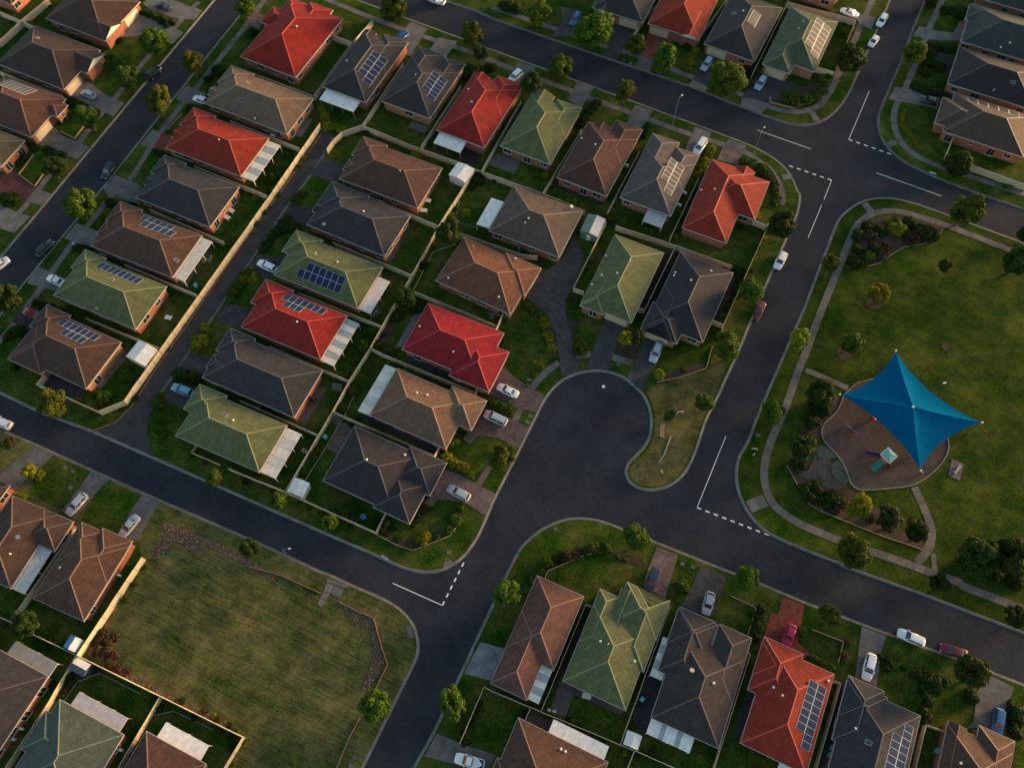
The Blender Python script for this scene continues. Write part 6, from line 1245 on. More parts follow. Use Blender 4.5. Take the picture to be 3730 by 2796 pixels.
def mat_paint():
    m, nt, b = nmat('car_paint'); oi = nt.nodes.new('ShaderNodeObjectInfo'); nt.links.new(oi.outputs['Color'], b.inputs['Base Color'])
    b.inputs['Roughness'].default_value = .32; b.inputs['Metallic'].default_value = .15; b.inputs['Coat Weight'].default_value = .45; b.inputs['Coat Roughness'].default_value = .05
    f = noise(nt, wpos(nt), 4.0); r = ramp(nt, f, [(.3, (.25, .25, .25)), (.7, (.42, .42, .42))]); nt.links.new(r, b.inputs['Roughness']); MAT['paint'] = m
def mat_glass(name, col, rough=.06):
    m, nt, b = nmat(name); f = noise(nt, wpos(nt), 1.5); nt.links.new(ramp(nt, f, [(.3, tuple(c*.7 for c in col)), (.7, tuple(c*1.3 for c in col))]), b.inputs['Base Color'])
    b.inputs['Roughness'].default_value = rough; b.inputs['Specular IOR Level'].default_value = .8 if rough < .1 else .3; b.inputs['Coat Weight'].default_value = .5 if rough < .1 else 0; MAT[name] = m
def mat_corr(name, col, metal=0.0, rough=.5):
    m, nt, b = nmat(name); p = nt.nodes.new('ShaderNodeTexCoord').outputs['Object']; sx = nt.nodes.new('ShaderNodeSeparateXYZ'); nt.links.new(p, sx.inputs[0])
    w = mth(nt, 'SINE', mth(nt, 'MULTIPLY', sx.outputs[1], 2*math.pi/.19)); f = noise(nt, wpos(nt), 1.2, 4)
    nt.links.new(ramp(nt, f, [(.3, tuple(c*.8 for c in col)), (.7, tuple(min(1, c*1.12) for c in col))]), b.inputs['Base Color'])
    b.inputs['Roughness'].default_value = rough; b.inputs['Metallic'].default_value = metal; bump(nt, b, w, .02, .5); MAT[name] = m
mat_asphalt()
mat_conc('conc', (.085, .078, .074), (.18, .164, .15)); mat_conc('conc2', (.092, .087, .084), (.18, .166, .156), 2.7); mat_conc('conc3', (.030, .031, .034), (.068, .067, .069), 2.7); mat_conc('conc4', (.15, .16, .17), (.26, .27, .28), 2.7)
mat_conc('kerb', (.11, .105, .10), (.24, .222, .205)); mat_conc('lane', (.034, .032, .034), (.07, .064, .063))
mat_conc('bpave', (.088, .063, .057), (.17, .126, .112), .2); mat_conc('bpave2', (.040, .036, .038), (.085, .074, .072), .2); mat_conc('bpave3', (.048, .043, .042), (.095, .085, .082), .25)
mat_conc('rpave', (.14, .036, .026), (.25, .072, .05), .2); mat_conc('rpave2', (.085, .035, .028), (.15, .062, .05), .2)
mat_conc('soil', (.018, .013, .010), (.06, .042, .032)); mat_conc('bark', (.028, .018, .013), (.085, .055, .042)); mat_conc('dirt', (.035, .030, .016), (.15, .115, .075)); mat_conc('rubber', (.045, .035, .032), (.10, .080, .072)); mat_conc('stone', (.022, .032, .030), (.085, .105, .095))
mat_grass('lawn', (.006, .024, .001), (.025, .076, .005), (.098, .090, .024), .14); mat_grass('park', (.004, .020, .001), (.016, .058, .003), (.066, .077, .013), .19); mat_grass('vacant', (.007, .026, .002), (.030, .074, .006), (.175, .138, .068), .215, .40); mat_grass('dry_verge', (.008, .024, .002), (.034, .066, .007), (.150, .115, .055), .30)
RC = dict(red=(.29, .024, .017), red2=(.29, .034, .018), crimson=(.29, .017, .022), brown=(.088, .050, .036), brown2=(.068, .045, .036), brown3=(.112, .058, .039), rust=(.130, .060, .038), olive=(.120, .100, .062), tan=(.195, .128, .084), slate=(.050, .047, .050), slate2=(.055, .047, .050), green=(.130, .142, .060), green2=(.095, .114, .064), dark=(.054, .048, .047), dark2=(.042, .037, .039), dark3=(.058, .044, .041), choc=(.098, .048, .035), grey=(.118, .094, .086), grey2=(.128, .090, .068), terra=(.180, .076, .046), terra2=(.145, .068, .052), ltbrown=(.190, .108, .068), mush=(.112, .072, .054), teal=(.055, .066, .060), teal2=(.085, .105, .080))
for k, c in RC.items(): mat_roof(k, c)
mat_brick()
mat_leaf('g', (.016, .036, .002), (.055, .098, .005), (.150, .175, .011)); mat_leaf('l', (.022, .038, .002), (.075, .102, .006), (.170, .175, .012)); mat_leaf('d', (.008, .021, .002), (.026, .050, .004), (.068, .088, .009))
mat_leaf('y', (.050, .072, .003), (.190, .200, .007), (.400, .360, .013)); mat_leaf('p', (.020, .026, .009), (.046, .052, .016), (.085, .088, .026)); mat_leaf('b', (.030, .022, .010), (.080, .050, .020), (.150, .090, .038))
mat_paint(); mat_glass('glass', (.018, .022, .028)); mat_glass('pv', (.005, .013, .048), .35); mat_glass('thermal', (.060, .052, .048), .3)
flat('bark_trunk', (.085, .060, .042), .9, var=.3, scale=8); flat('fence_cream', (.52, .43, .29), .65, var=.10, scale=1.2); flat('fence_wall', (.58, .47, .30), .65, var=.10, scale=1.2); flat('fence_post', (.30, .26, .19), .6)
flat('white', (.78, .77, .74), .5, var=.06); flat('window_frame', (.46, .42, .36), .5, var=.08); flat('offwhite', (.62, .58, .50), .6, var=.08); flat('cream_door', (.50, .42, .30), .6, var=.06); flat('dark_door', (.07, .07, .08), .6); flat('gutter', (.42, .40, .37), .5, var=.1); flat('soffit', (.5, .46, .4), .7)
flat('line_paint', (.72, .72, .70), .7, var=.12, scale=5); flat('rubber_tyre', (.018, .018, .018), .8); flat('alloy', (.45, .45, .46), .35, .8); flat('lamp_glass', (.75, .76, .78), .15); flat('tail_glass', (.35, .02, .02), .2); flat('chrome', (.6, .6, .6), .25, .9)
flat('steel', (.42, .43, .44), .4, .7); flat('galv', (.26, .27, .28), .5, .4); flat('wood', (.30, .19, .11), .8, var=.25, scale=4); flat('brick_edge', (.26, .13, .085), .9, var=.3, scale=6); flat('panel_frame', (.56, .56, .56), .5, .2)
flat('sail_blue', (.002, .080, .185), 1.0, var=.08, scale=.8); [setattr(n.inputs['Specular IOR Level'], 'default_value', .0) for n in MAT['sail_blue'].node_tree.nodes if n.type == 'BSDF_PRINCIPLED']; flat('play_green', (.14, .36, .29), .5); flat('play_slide', (.03, .22, .19), .4); flat('play_purple', (.09, .045, .10), .5); flat('play_red', (.40, .035, .02), .5); flat('play_orange', (.42, .12, .02), .5); flat('play_yellow', (.42, .24, .03), .5)
flat('tank_blue', (.03, .13, .30), .5); flat('bin_teal', (.10, .34, .36), .5); flat('bbq_black', (.02, .02, .022), .5); flat('roof_pipe', (.62, .62, .6), .5)
mat_corr('sheet_white', (.72, .69, .65)); mat_corr('sheet_cream', (.62, .58, .50)); mat_corr('sheet_grey', (.30, .32, .33)); mat_corr('sheet_pink', (.60, .52, .48)); mat_corr('sheet_lilac', (.36, .35, .38)); mat_corr('sheet_dark', (.20, .20, .19)); mat_corr('sheet_pale', (.50, .49, .46)); mat_corr('sheet_green', (.12, .19, .14)); mat_corr('sheet_blue', (.10, .22, .42)); mat_corr('sheet_navy', (.05, .06, .09)); mat_corr('sheet_zinc', (.44, .45, .46))
# ------------------------------------------------------------------ ground, roads, kerbs
ROAD_Z = -.13
g = MB(); g.face([(-2500, -2500, -.35), (2500, -2500, -.35), (2500, 2500, -.35), (-2500, 2500, -.35)]); tag(g.build('ground', MAT['lawn']), 'wide grassy ground beyond the streets', kind='structure')
road = MB(); road.face([(-300, -220, ROAD_Z), (220, -220, ROAD_Z), (220, 300, ROAD_Z), (-300, 300, ROAD_Z)]); road = tag(road.build('road', MAT['asphalt']), 'dark asphalt street network with cul-de-sac and junctions', kind='structure')
GM = dict(E='park', G='vacant')
BN = dict(A='left housing block', B='central housing block', C='upper housing block', D='upper right housing block', E='park lawn', F='lower right housing block', G='lower left block with the vacant lot')
for key, nm, pts, clos, closed in BLOCKS:
    K = chaikin([Vector(p) for p in pts], 2, closed); full = K+[Vector(c) for c in clos]
    sgn = 1 if poly_area(full) > 0 else -1
    tag(sheet(nm, full, 0.0, MAT[GM.get(key, 'lawn')], thick=.2), 'grassy ground of the '+BN[key], kind='structure')
    kb = MB(); prof = [(-.02, .012), (.14, .012), (.19, -.10), (.21, ROAD_Z+.012), (.50, ROAD_Z+.006)]
    rows = [(offset(K, d*sgn, closed), z) for d, z in prof]
    n = len(K); rng = range(n if closed else n-1)
    for (ra, za), (rb, zb) in zip(rows, rows[1:]):
        for i in rng:
            j = (i+1) % n; q = [(ra[i].x, ra[i].y, za), (ra[j].x, ra[j].y, za), (rb[j].x, rb[j].y, zb), (rb[i].x, rb[i].y, zb)]
            kb.face(q[::-1] if sgn > 0 else q)
    tag(kb.build('kerb', MAT['kerb']), 'pale concrete kerb and gutter round the '+BN[key], kind='structure')
for kind, P, nn in MARKS:
    a, b = Vector(P[0]), Vector(P[1]); d = (b-a); L = d.length; d.normalize(); ang = math.atan2(d.y, d.x)
    if kind == 'L': segs = [(0, L, nn)]
    else: st = L/(nn-.5); segs = [(k*st, k*st+st*.5, .26) for k in range(nn)]
    for s0, s1, w in segs:
        mb = MB(); c = a+d*(s0+s1)/2; mb.box(-(s1-s0)/2, -w/2, -.004, (s1-s0)/2, w/2, .006, bottom=False)
        o = mb.build('lane_marking', MAT['line_paint'], road); o.location = (c.x, c.y, ROAD_Z+.004); o.rotation_euler = (0, 0, ang)
# lane, drives, beds, yards
tag(sheet('lane', LANE, .02, MAT['lane'], thick=.03), 'narrow paved lane running up between the houses', kind='structure')
def ribbon(name, pts, w, z, mat, label, slab=1.6, gap=.02, parent_label=True, thick=.03):
    K = chaikin([Vector(p) for p in pts], 2); root = tag(empty(name, (K[0].x, K[0].y, 0)), label, kind='structure')
    # resample at slab length
    S = [0]
    for a, b in zip(K, K[1:]): S.append(S[-1]+(b-a).length)
    def at(s):
        for i in range(len(K)-1):
            if s <= S[i+1] or i == len(K)-2:
                t = (s-S[i])/max(1e-6, S[i+1]-S[i]); return K[i].lerp(K[i+1], t)
    def nrm(s):
        a, b = at(max(0, s-.4)), at(min(S[-1], s+.4)); e = (b-a).normalized(); return Vector((e.y, -e.x))
    n = max(1, round(S[-1]/slab)); st = S[-1]/n; R = random.Random(len(label)); o0 = K[0]
    for k in range(n):
        mb = MB(); g_ = gap; s0, s1 = k*st+g_, (k+1)*st-g_; dz = R.uniform(-.006, .006)
        ring = []
        m = 3
        for j in range(m+1):
            s = s0+(s1-s0)*j/m; c = at(s)-o0; q = nrm(s)*w/2; ring.append((c+q, c-q))
        for (a, b), (c, d) in zip(ring, ring[1:]): mb.face([(a.x, a.y, z+dz), (c.x, c.y, z+dz), (d.x, d.y, z+dz), (b.x, b.y, z+dz)])
        lo = z-thick
        per = [r[0] for r in ring]+[r[1] for r in ring[::-1]]
        for i in range(len(per)):
            a, b = per[i], per[(i+1) % len(per)]; mb.face([(a.x, a.y, z+dz), (a.x, a.y, lo), (b.x, b.y, lo), (b.x, b.y, z+dz)])
        mb.build('slab', mat, root)
    return root
for nm, lab, pts, w, m in PATHS: ribbon(nm, pts, w, .035, MAT[m], lab, 1.7 if m == 'conc' else 3.0)
ribbon('lane_edge_strip', LANE_EDGE, .55, .03, MAT['conc'], 'thin pale concrete strip along the right of the lane', 2.4)
for k, (nm, lab, pts, m) in enumerate(DRIVES): tag(sheet(nm, pts, .046+.0004*k, MAT[m], thick=.05), lab, kind='structure')
for k, (nm, lab, pts, m) in enumerate(YARDS): tag(sheet(nm, pts, .02+.0005*k, MAT[m], thick=.03), lab, kind='structure')
for k, (nm, lab, pts) in enumerate(BEDS): tag(sheet(nm, [tuple(p) for p in chaikin([Vector(q) for q in pts], 2, True)], .028+.0004*k, MAT['dirt' if ('rubble' in lab or 'weed' in lab) else 'bark'], thick=.04), lab, kind='structure')
tag(sheet('playground_surface', [tuple(p) for p in chaikin([Vector(q) for q in PLAY], 2, True)], .03, MAT['rubber'], thick=.05), 'brown bark playground surface under the blue sail', kind='structure')
tag(sheet('paved_area', PLAZA, .052, MAT['bpave3'], thick=.04), 'paved corner left of the playground', kind='structure')
for q in ROCKS: tag(sheet('rock_bed', q, .09, MAT['stone'], thick=.1), 'dark green stone slab beside the playground edge', kind='structure')
for q in SLABS: pass
sr = tag(empty('broken_crossing', (SLABS[0][0][0], SLABS[0][0][1], 0)), 'cracked concrete slabs of the old crossing on the vacant lot', kind='structure')
for k, q in enumerate(SLABS):
    o = sheet('slab', [(p[0]-SLABS[0][0][0], p[1]-SLABS[0][0][1]) for p in q], .04+.004*k, MAT['conc'], sr, thick=.05)
for k, q in enumerate(LID2): tag(sheet('concrete_pad', q, .03, MAT['conc'], thick=.04), ['concrete pit cover on the vacant lot bend', 'concrete pit cover on the corner lawn below the cul-de-sac', 'concrete apron at the vacant lot crossing'][k], kind='structure')
# playground edging ring
def wallstrip(mb, K, w, z0, z1, closed=False):
    L = offset(K, w/2, closed); Rr = offset(K, -w/2, closed); n = len(K)
    for i in range(n if closed else n-1):
        j = (i+1) % n
        a, b, c, d = L[i], L[j], Rr[j], Rr[i]
        mb.face([(a.x, a.y, z1), (b.x, b.y, z1), (c.x, c.y, z1), (d.x, d.y, z1)]); mb.face([(a.x, a.y, z0), (b.x, b.y, z0), (b.x, b.y, z1), (a.x, a.y, z1)]); mb.face([(c.x, c.y, z0), (d.x, d.y, z0), (d.x, d.y, z1), (c.x, c.y, z1)])
    if not closed:
        for i in (0, n-1):
            a, d = L[i], Rr[i]; mb.face([(a.x, a.y, z0), (d.x, d.y, z0), (d.x, d.y, z1), (a.x, a.y, z1)])
pe = MB(); wallstrip(pe, chaikin([Vector(q) for q in PLAY], 2, True), .22, 0, .14, True); tag(pe.build('playground_edging', MAT['kerb']), 'pale curved edging round the playground', 'edging')
EM = dict(wood='wood', brick='brick_edge', conc='kerb')
for nm, lab, pts, h, c in EDGING:
    K = [Vector(p) for p in pts]; root = tag(empty(nm, (K[0].x, K[0].y, 0)), lab, 'edging'); seg = 2.4 if c == 'wood' else (.9 if c == 'brick' else 3.0)
    for a, b in zip(K, K[1:]):
        L = (b-a).length; n = max(1, round(L/seg)); ang = math.atan2((b-a).y, (b-a).x)
        for k in range(n):
            mb = MB(); mb.box(-L/n/2+.01, -.07, 0, L/n/2-.01, .07, h+RND.uniform(-.02, .02), bottom=False); cc = a.lerp(b, (k+.5)/n)-K[0]
            o = mb.build({'wood': 'sleeper', 'brick': 'brick', 'conc': 'edge_block'}[c], MAT[EM[c]], root); o.location = (cc.x+RND.uniform(-.02, .02), cc.y+RND.uniform(-.02, .02), 0); o.rotation_euler = (0, 0, ang+RND.uniform(-.015, .015))
# ------------------------------------------------------------------ fences
def panel_mesh(name, mat):
    mb = MB(); n = 10; xs = [-.5+i/n for i in range(n+1)]; pr = [(.012 if i % 2 else -.012) for i in range(n+1)]
    for i in range(n):
        mb.face([(xs[i], pr[i], 0), (xs[i+1], pr[i+1], 0), (xs[i+1], pr[i+1], .97), (xs[i], pr[i], .97)])
    mb.box(-.5, -.04, .955, .5, .04, 1.0); return mb.mesh(name, mat)
PANEL = {c: panel_mesh('fence_panel', MAT['fence_'+c]) for c in ('cream', 'wall')}
pm = MB(); pm.box(-.035, -.045, 0, .035, .045, 1.0, bottom=False); POSTM = pm.mesh('fence_post', MAT['fence_post'])
for nm, lab, pts, h, c in FENCES:
    K = [Vector(p) for p in pts]; root = tag(empty(nm, (K[0].x, K[0].y, 0)), lab, 'fence', 'yard fences')
    for si, (a, b) in enumerate(zip(K, K[1:])):
        L = (b-a).length; n = max(1, round(L/2.4)); ang = math.atan2((b-a).y, (b-a).x)
        for k in range(n):
            cc = a.lerp(b, (k+.5)/n)-K[0]; hh = h+RND.uniform(-.03, .03)
            inst('panel', PANEL[c], root, (cc.x, cc.y, 0), (RND.uniform(-.015, .015), 0, ang), (L/n-.03, 1, hh))
            cc = a.lerp(b, k/n)-K[0]; inst('post', POSTM, root, (cc.x, cc.y, 0), (0, 0, ang), (1, 1, hh+.03))
    cc = K[-1]-K[0]; inst('post', POSTM, root, (cc.x, cc.y, 0), (0, 0, 0), (1, 1, h+.04))
# ------------------------------------------------------------------ houses
ZE = 3.0; TP = math.tan(rad(24.5)); OV = .36
def win_mesh(w, h):
    f = MB(); t = .07
    f.box(-w/2, -.05, 0, w/2, .03, t); f.box(-w/2, -.05, h-t, w/2, .03, h); f.box(-w/2, -.05, t, -w/2+t, .03, h-t); f.box(w/2-t, -.05, t, w/2, .03, h-t); f.box(-.03, -.045, t, .03, .02, h-t); f.box(-w/2-.05, -.12, -.06, w/2+.05, .03, 0)
    p = MB(); p.box(-w/2+t, -.015, t, w/2-t, .01, h-t); return f.mesh('window', MAT['window_frame']), p.mesh('pane', MAT['glass'])
WINS = [win_mesh(1.5, 1.25), win_mesh(2.1, 1.35), win_mesh(.9, .9), win_mesh(1.7, 2.05)]
gd = MB()
for k in range(4): gd.box(-2.4, -.04-.01*(k % 2), k*.55+.01, 2.4, .02, k*.55+.54)
GDOOR = gd.mesh('garage_door', MAT['cream_door'])
def panel_sol(kind):
    mb = MB(); mb.box(-.5, -.5, 0, .5, .5, .04, 0); e = .022 if kind == 'pv' else .03
    mb.face([(-.5+e, -.5+e*.8, .044), (.5-e, -.5+e*.8, .044), (.5-e, .5-e*.8, .044), (-.5+e, .5-e*.8, .044)], 1); return mb.mesh('solar_panel', [MAT['panel_frame'], MAT['pv' if kind == 'pv' else 'thermal']])
SOLM = {k: panel_sol(k) for k in ('pv', 'th')}
COURSE = .34
def roof_face(mb, a, b, tl, tr):
    """eave edge a->b, upper edge tl..tr (may coincide); stepped tile courses"""
    a, b, tl, tr = Vector(a), Vector(b), Vector(tl), Vector(tr)
    e = (b-a); L = e.length
    if L < .05: return
    e.normalize(); up = ((tl+tr)/2-(a+b)/2); up -= e*up.dot(e); SL = up.length
    if SL < .05: return
    up.normalize(); nrm = e.cross(up)
    if nrm.z < 0: nrm = -nrm
    n = max(1, math.ceil(SL/COURSE)); step = .085
    u0 = e.dot(a); 
    def edge(t): return a.lerp(tl, t), b.lerp(tr, t)
    for k in range(n):
        t0, t1 = k*COURSE/SL, min(1, (k+1)*COURSE/SL)
        p0, p1 = edge(t0); q0, q1 = edge(t1)
        l0, l1 = p0+nrm*step, p1+nrm*step
        uv = [((l0-a).dot(e), k*COURSE), ((l1-a).dot(e), k*COURSE), ((q1-a).dot(e), (k+1)*COURSE-.001), ((q0-a).dot(e), (k+1)*COURSE-.001)]
        if (q1-q0).length < .01: mb.face([l0, l1, q0], 0, uv[:3])
        else: mb.face([l0, l1, q1, q0], 0, uv)
        mb.face([p0, p1, l1, l0], 0, [(uv[0][0], k*COURSE+.01), (uv[1][0], k*COURSE+.01), (uv[1][0], k*COURSE+.02), (uv[0][0], k*COURSE+.02)])
def roof_block(mb, bb, kind, out):
    x0, y0, x1, y1 = bb; z = ZE; w, d = x1-x0, y1-y0; lines = []
    c = [(x0, y0, z), (x1, y0, z), (x1, y1, z), (x0, y1, z)]
    if kind == 'gable':
        if out in 'NS':
            h = w/2*TP; xm = (x0+x1)/2; A = (xm, y0, z+h); B = (xm, y1, z+h)
            roof_face(mb, c[1], c[2], A, B); roof_face(mb, c[3], c[0], B, A); lines = [(A, B)]
            yy = y1-.25 if out == 'N' else y0+.25; gab = [(x0+.3, yy, z), (x1-.3, yy, z), (xm, yy, z+h-.3*TP)]
        else:
            h = d/2*TP; ym = (y0+y1)/2; A = (x0, ym, z+h); B = (x1, ym, z+h)
            roof_face(mb, c[0], c[1], A, B); roof_face(mb, c[2], c[3], B, A); lines = [(A, B)]
            xx = x1-.25 if out == 'E' else x0+.25; gab = [(xx, y0+.3, z), (xx, y1-.3, z), (xx, ym, z+h-.3*TP)]
        mb.face(gab, 1)
    elif w >= d:
        h = d/2*TP; ym = (y0+y1)/2; A = (x0+d/2, ym, z+h); B = (x1-d/2, ym, z+h)
        roof_face(mb, c[0], c[1], A, B); roof_face(mb, c[1], c[2], B, B); roof_face(mb, c[2], c[3], B, A); roof_face(mb, c[3], c[0], A, A)
        lines = [(c[0], A), (c[3], A), (c[1], B), (c[2], B)]+([(A, B)] if w-d > .1 else [])
    else:
        h = w/2*TP; xm = (x0+x1)/2; A = (xm, y0+w/2, z+h); B = (xm, y1-w/2, z+h)
        roof_face(mb, c[0], c[1], A, A); roof_face(mb, c[1], c[2], A, B); roof_face(mb, c[2], c[3], B, B); roof_face(mb, c[3], c[0], B, A)
        lines = [(c[0], A), (c[1], A), (c[2], B), (c[3], B), (A, B)]
    mb.face([(x0, y0, z-.005), (x0, y1, z-.005), (x1, y1, z-.005), (x1, y0, z-.005)], 2)
    return lines
def roof_h(bb, kind, out, x, y):
    e = [x-bb[0], bb[2]-x, y-bb[1], bb[3]-y]
    if min(e) < 0: return 0
    if kind == 'gable': e = e[:2] if out in 'NS' else e[2:]
    return ZE+TP*min(e)
def hroof(blocks, x, y): return max([roof_h(*b, x, y) for b in blocks]+[0])
SHEET = dict(stripe=('sheet_cream', 'sheet_grey'), stripe2=('sheet_cream', 'sheet_pale'), plain=('sheet_pale', 'sheet_pale'), pink=('sheet_pink', 'sheet_pink'), faint=('sheet_cream', 'sheet_pale'), white=('sheet_white', 'sheet_white'), lilac=('sheet_lilac', 'sheet_lilac'), dark=('sheet_dark', 'sheet_dark'), bar=('sheet_white', 'sheet_grey'))
def ridge_caps(lines, roof, mat, blocks):
    for A, B in lines:
        A, B = Vector(A), Vector(B); L = (B-A).length
        # show only where it lies on the outer roof surface
        n = max(2, int(L/.4)); vis = []
        for k in range(n+1):
            p = A.lerp(B, k/n); vis.append(hroof(blocks, p.x, p.y) <= p.z+.10)
        ks = [k for k in range(n+1) if vis[k]]
        if len(ks) < 2: continue
        a, b = A.lerp(B, max(0, ks[0]-.5)/n), A.lerp(B, min(n, ks[-1]+.5)/n)
        d = (b-a).normalized(); s = d.cross(Vector((0, 0, 1))).normalized(); u = s.cross(d)
        mb = MB(); L = (b-a).length; m = max(1, round(L/.42))
        prof = [(-.14, -.03), (-.10, .06), (0, .10), (.10, .06), (.14, -.03)]
        for i in range(m):
            p, q = a+d*(L*i/m), a+d*(L*(i+1)/m); r0, r1 = 1.0, .84
            for (s0, h0), (s1, h1) in zip(prof, prof[1:]):
                mb.face([p+s*s0*r0+u*(h0*r0+.015), p+s*s1*r0+u*(h1*r0+.015), q+s*s1*r1+u*h1*r1, q+s*s0*r1+u*h0*r1])
        mb.build('ridge_cap', mat, roof)
vent_m = {}
def vmesh(kind):
    if kind in vent_m: return vent_m[kind]
    mb = MB()
    if kind == 'sky': mb.box(-.55, -.4, -.1, .55, .4, .16, 0); mb.face([(-.45, -.3, .165), (.45, -.3, .165), (.45, .3, .165), (-.45, .3, .165)], 1); me = mb.mesh('skylight', [MAT['galv'], MAT['thermal']])
    elif kind == 'vent': mb.tube([(0, 0, -.1), (0, 0, .28), (0, 0, .3), (0, 0, .45)], [.14, .14, .24, .16], 10); me = mb.mesh('roof_vent', MAT['roof_pipe'])
    elif kind == 'pipe': mb.tube([(0, 0, -.1), (0, 0, .7)], [.07, .07], 8); mb.tube([(0, 0, .7), (.35, .1, .75)], [.05, .05], 6); me = mb.mesh('flue_pipe', MAT['roof_pipe'])
    else:
        mb.tube([(0, 0, -.1), (0, 0, .8)], [.04, .04], 6); mb.tube([(0, 0, .8), (.05, .05, .95)], [.1, .42], 12); me = mb.mesh('dish_aerial', MAT['galv'])
    vent_m[kind] = me; return me
VN = dict(sky='skylight', vent='roof_vent', pipe='flue_pipe', dish='dish_aerial')
RW = random.Random(3)
for hi, H in enumerate(HOUSES):
    blocks = [tuple(b) for b in H['blocks']]
    root = tag(empty('brick_house', (*H['org'], 0), rad(H['ang'])), H['lab'], 'house', 'single storey brick houses')
    bmat = MAT[['brick', 'brick2', 'brick', 'brick3'][hi % 4]]
    wb = MB(); rb = MB(); lines = []; gt = MB()
    for k, (bb, kind, out) in enumerate(blocks):
        o = OV+.015*k; wb.box(bb[0]+o, bb[1]+o, 0, bb[2]-o, bb[3]-o, ZE-.02-.004*k, bottom=False)
        lines += roof_block(rb, bb, kind, out)
        x0, y0, x1, y1 = bb; t = .11; z0, z1 = ZE-.14-.003*k, ZE+.035
        sides = dict(S=(x0-t, y0-t, x1+t, y0), N=(x0-t, y1, x1+t, y1+t), W=(x0-t, y0, x0, y1), E=(x1, y0, x1+t, y1))
        for sd_, r in sides.items():
            if kind == 'gable' and sd_ == out: continue
            # skip stretches that fall inside the roof of another block
            a = (r[0]+r[2])/2, (r[1]+r[3])/2; hor = sd_ in 'SN'; L = (r[2]-r[0]) if hor else (r[3]-r[1]); n = max(1, int(L/.5)); run = None
            for q in range(n+1):
                inside = True
                if q < n:
                    cx = r[0]+(q+.5)*L/n if hor else a[0]; cy = a[1] if hor else r[1]+(q+.5)*L/n
                    inside = any(roof_h(*b2, cx, cy) > 0 for j, b2 in enumerate(blocks) if j != k)
                if not inside and run is None: run = q
                if inside and run is not None:
                    if hor: gt.box(r[0]+run*L/n, r[1], z0, r[0]+q*L/n, r[3], z1)
                    else: gt.box(r[0], r[1]+run*L/n, z0, r[2], r[1]+q*L/n, z1)
                    run = None
    wall = wb.build('wall', bmat, root)
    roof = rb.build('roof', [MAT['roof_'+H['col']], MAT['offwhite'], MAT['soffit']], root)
    gt.build('gutter', MAT['gutter'], roof)
    ridge_caps(lines, roof, MAT['cap_'+H['col']], blocks)
    # windows and doors
    spots = []
    for k, (bb, kind, out) in enumerate(blocks):
        o = OV+.015*k; x0, y0, x1, y1 = bb[0]+o, bb[1]+o, bb[2]-o, bb[3]-o
        for sd_ in 'SEWN':
            hor = sd_ in 'SN'; L = (x1-x0) if hor else (y1-y0); n = max(1, int(L/3.6))
            if L < 2.2: continue
            for q in range(n):
                t = (q+.5)/n+RW.uniform(-.06, .06)
                p = (x0+t*L, y0 if sd_ == 'S' else y1) if hor else (x1 if sd_ == 'E' else x0, y0+t*L)
                if any(b2[0][0]-.2 < p[0] < b2[0][2]+.2 and b2[0][1]-.2 < p[1] < b2[0][3]+.2 for j, b2 in enumerate(blocks) if j != k): continue
                if sd_ == 'N' and q % 2: continue
                if RW.random() < .28: continue
                spots.append((p, sd_))
    RZ = dict(S=0, E=math.pi/2, N=math.pi, W=-math.pi/2)
    gars = []
    for gx, gy in H['gar']:
        best = None
        for k, (bb, kind, out) in enumerate(blocks):
            o = OV+.015*k; x0, y0, x1, y1 = bb[0]+o, bb[1]+o, bb[2]-o, bb[3]-o
            for sd_, p, dd in (('S', (min(max(gx, x0+2.6), x1-2.6), y0), abs(gy-y0)), ('E', (x1, min(max(gy, y0+2.6), y1-2.6)), abs(gx-x1))):
                dd += abs(p[0]-gx)+abs(p[1]-gy)
                if best is None or dd < best[0]: best = (dd, p, sd_)
        gars.append(best[1]); inst('garage_door', GDOOR, root, (*best[1], .02), (0, 0, RZ[best[2]]))
    for p, sd_ in spots:
        if any((p[0]-q[0])**2+(p[1]-q[1])**2 < 3.6**2 for q in gars): continue
        wi = RW.choice([0, 0, 1, 1, 2, 3]); z = .12 if wi == 3 else (1.35 if wi == 2 else .95)
        w = inst('window', WINS[wi][0], root, (*p, z), (0, 0, RZ[sd_])); inst('pane', WINS[wi][1], w)
    # solar panels, vents
    for face, (u0, v0, u1, v1), n, kind in H['solar']:
        if v1-v0 < .5: continue
        bb = blocks[0][0]; st = (u1-u0)/n; tl = math.atan(TP)
        for k in range(n):
            u = u0+(k+.5)*st; v = (v0+v1)/2; z = ZE+TP*v+.10
            if face == 'E': loc = (bb[2]-v, u, z); rot = (0, tl, 0); sc = ((v1-v0)/math.cos(tl)-.03, st-.012, 1)
            elif face == 'W': loc = (bb[0]+v, u, z); rot = (0, -tl, 0); sc = ((v1-v0)/math.cos(tl)-.03, st-.012, 1)
            elif face == 'N': loc = (u, bb[3]-v, z); rot = (-tl, 0, 0); sc = (st-.012, (v1-v0)/math.cos(tl)-.03, 1)
            else: loc = (u, bb[1]+v, z); rot = (tl, 0, 0); sc = (st-.012, (v1-v0)/math.cos(tl)-.03, 1)
            inst('solar_panel', SOLM[kind], roof, loc, rot, sc)
    for (x, y, z), kind in H['vents']:
        e = .05; gx = (hroof(blocks, x+e, y)-hroof(blocks, x-e, y))/(2*e); gy = (hroof(blocks, x, y+e)-hroof(blocks, x, y-e))/(2*e)
        rot = (math.atan(max(-1, min(1, gy))), -math.atan(max(-1, min(1, gx))), 0) if kind == 'sky' else (0, 0, RW.uniform(0, 6))
        inst(VN[kind], vmesh(kind), roof, (x, y, z), rot)
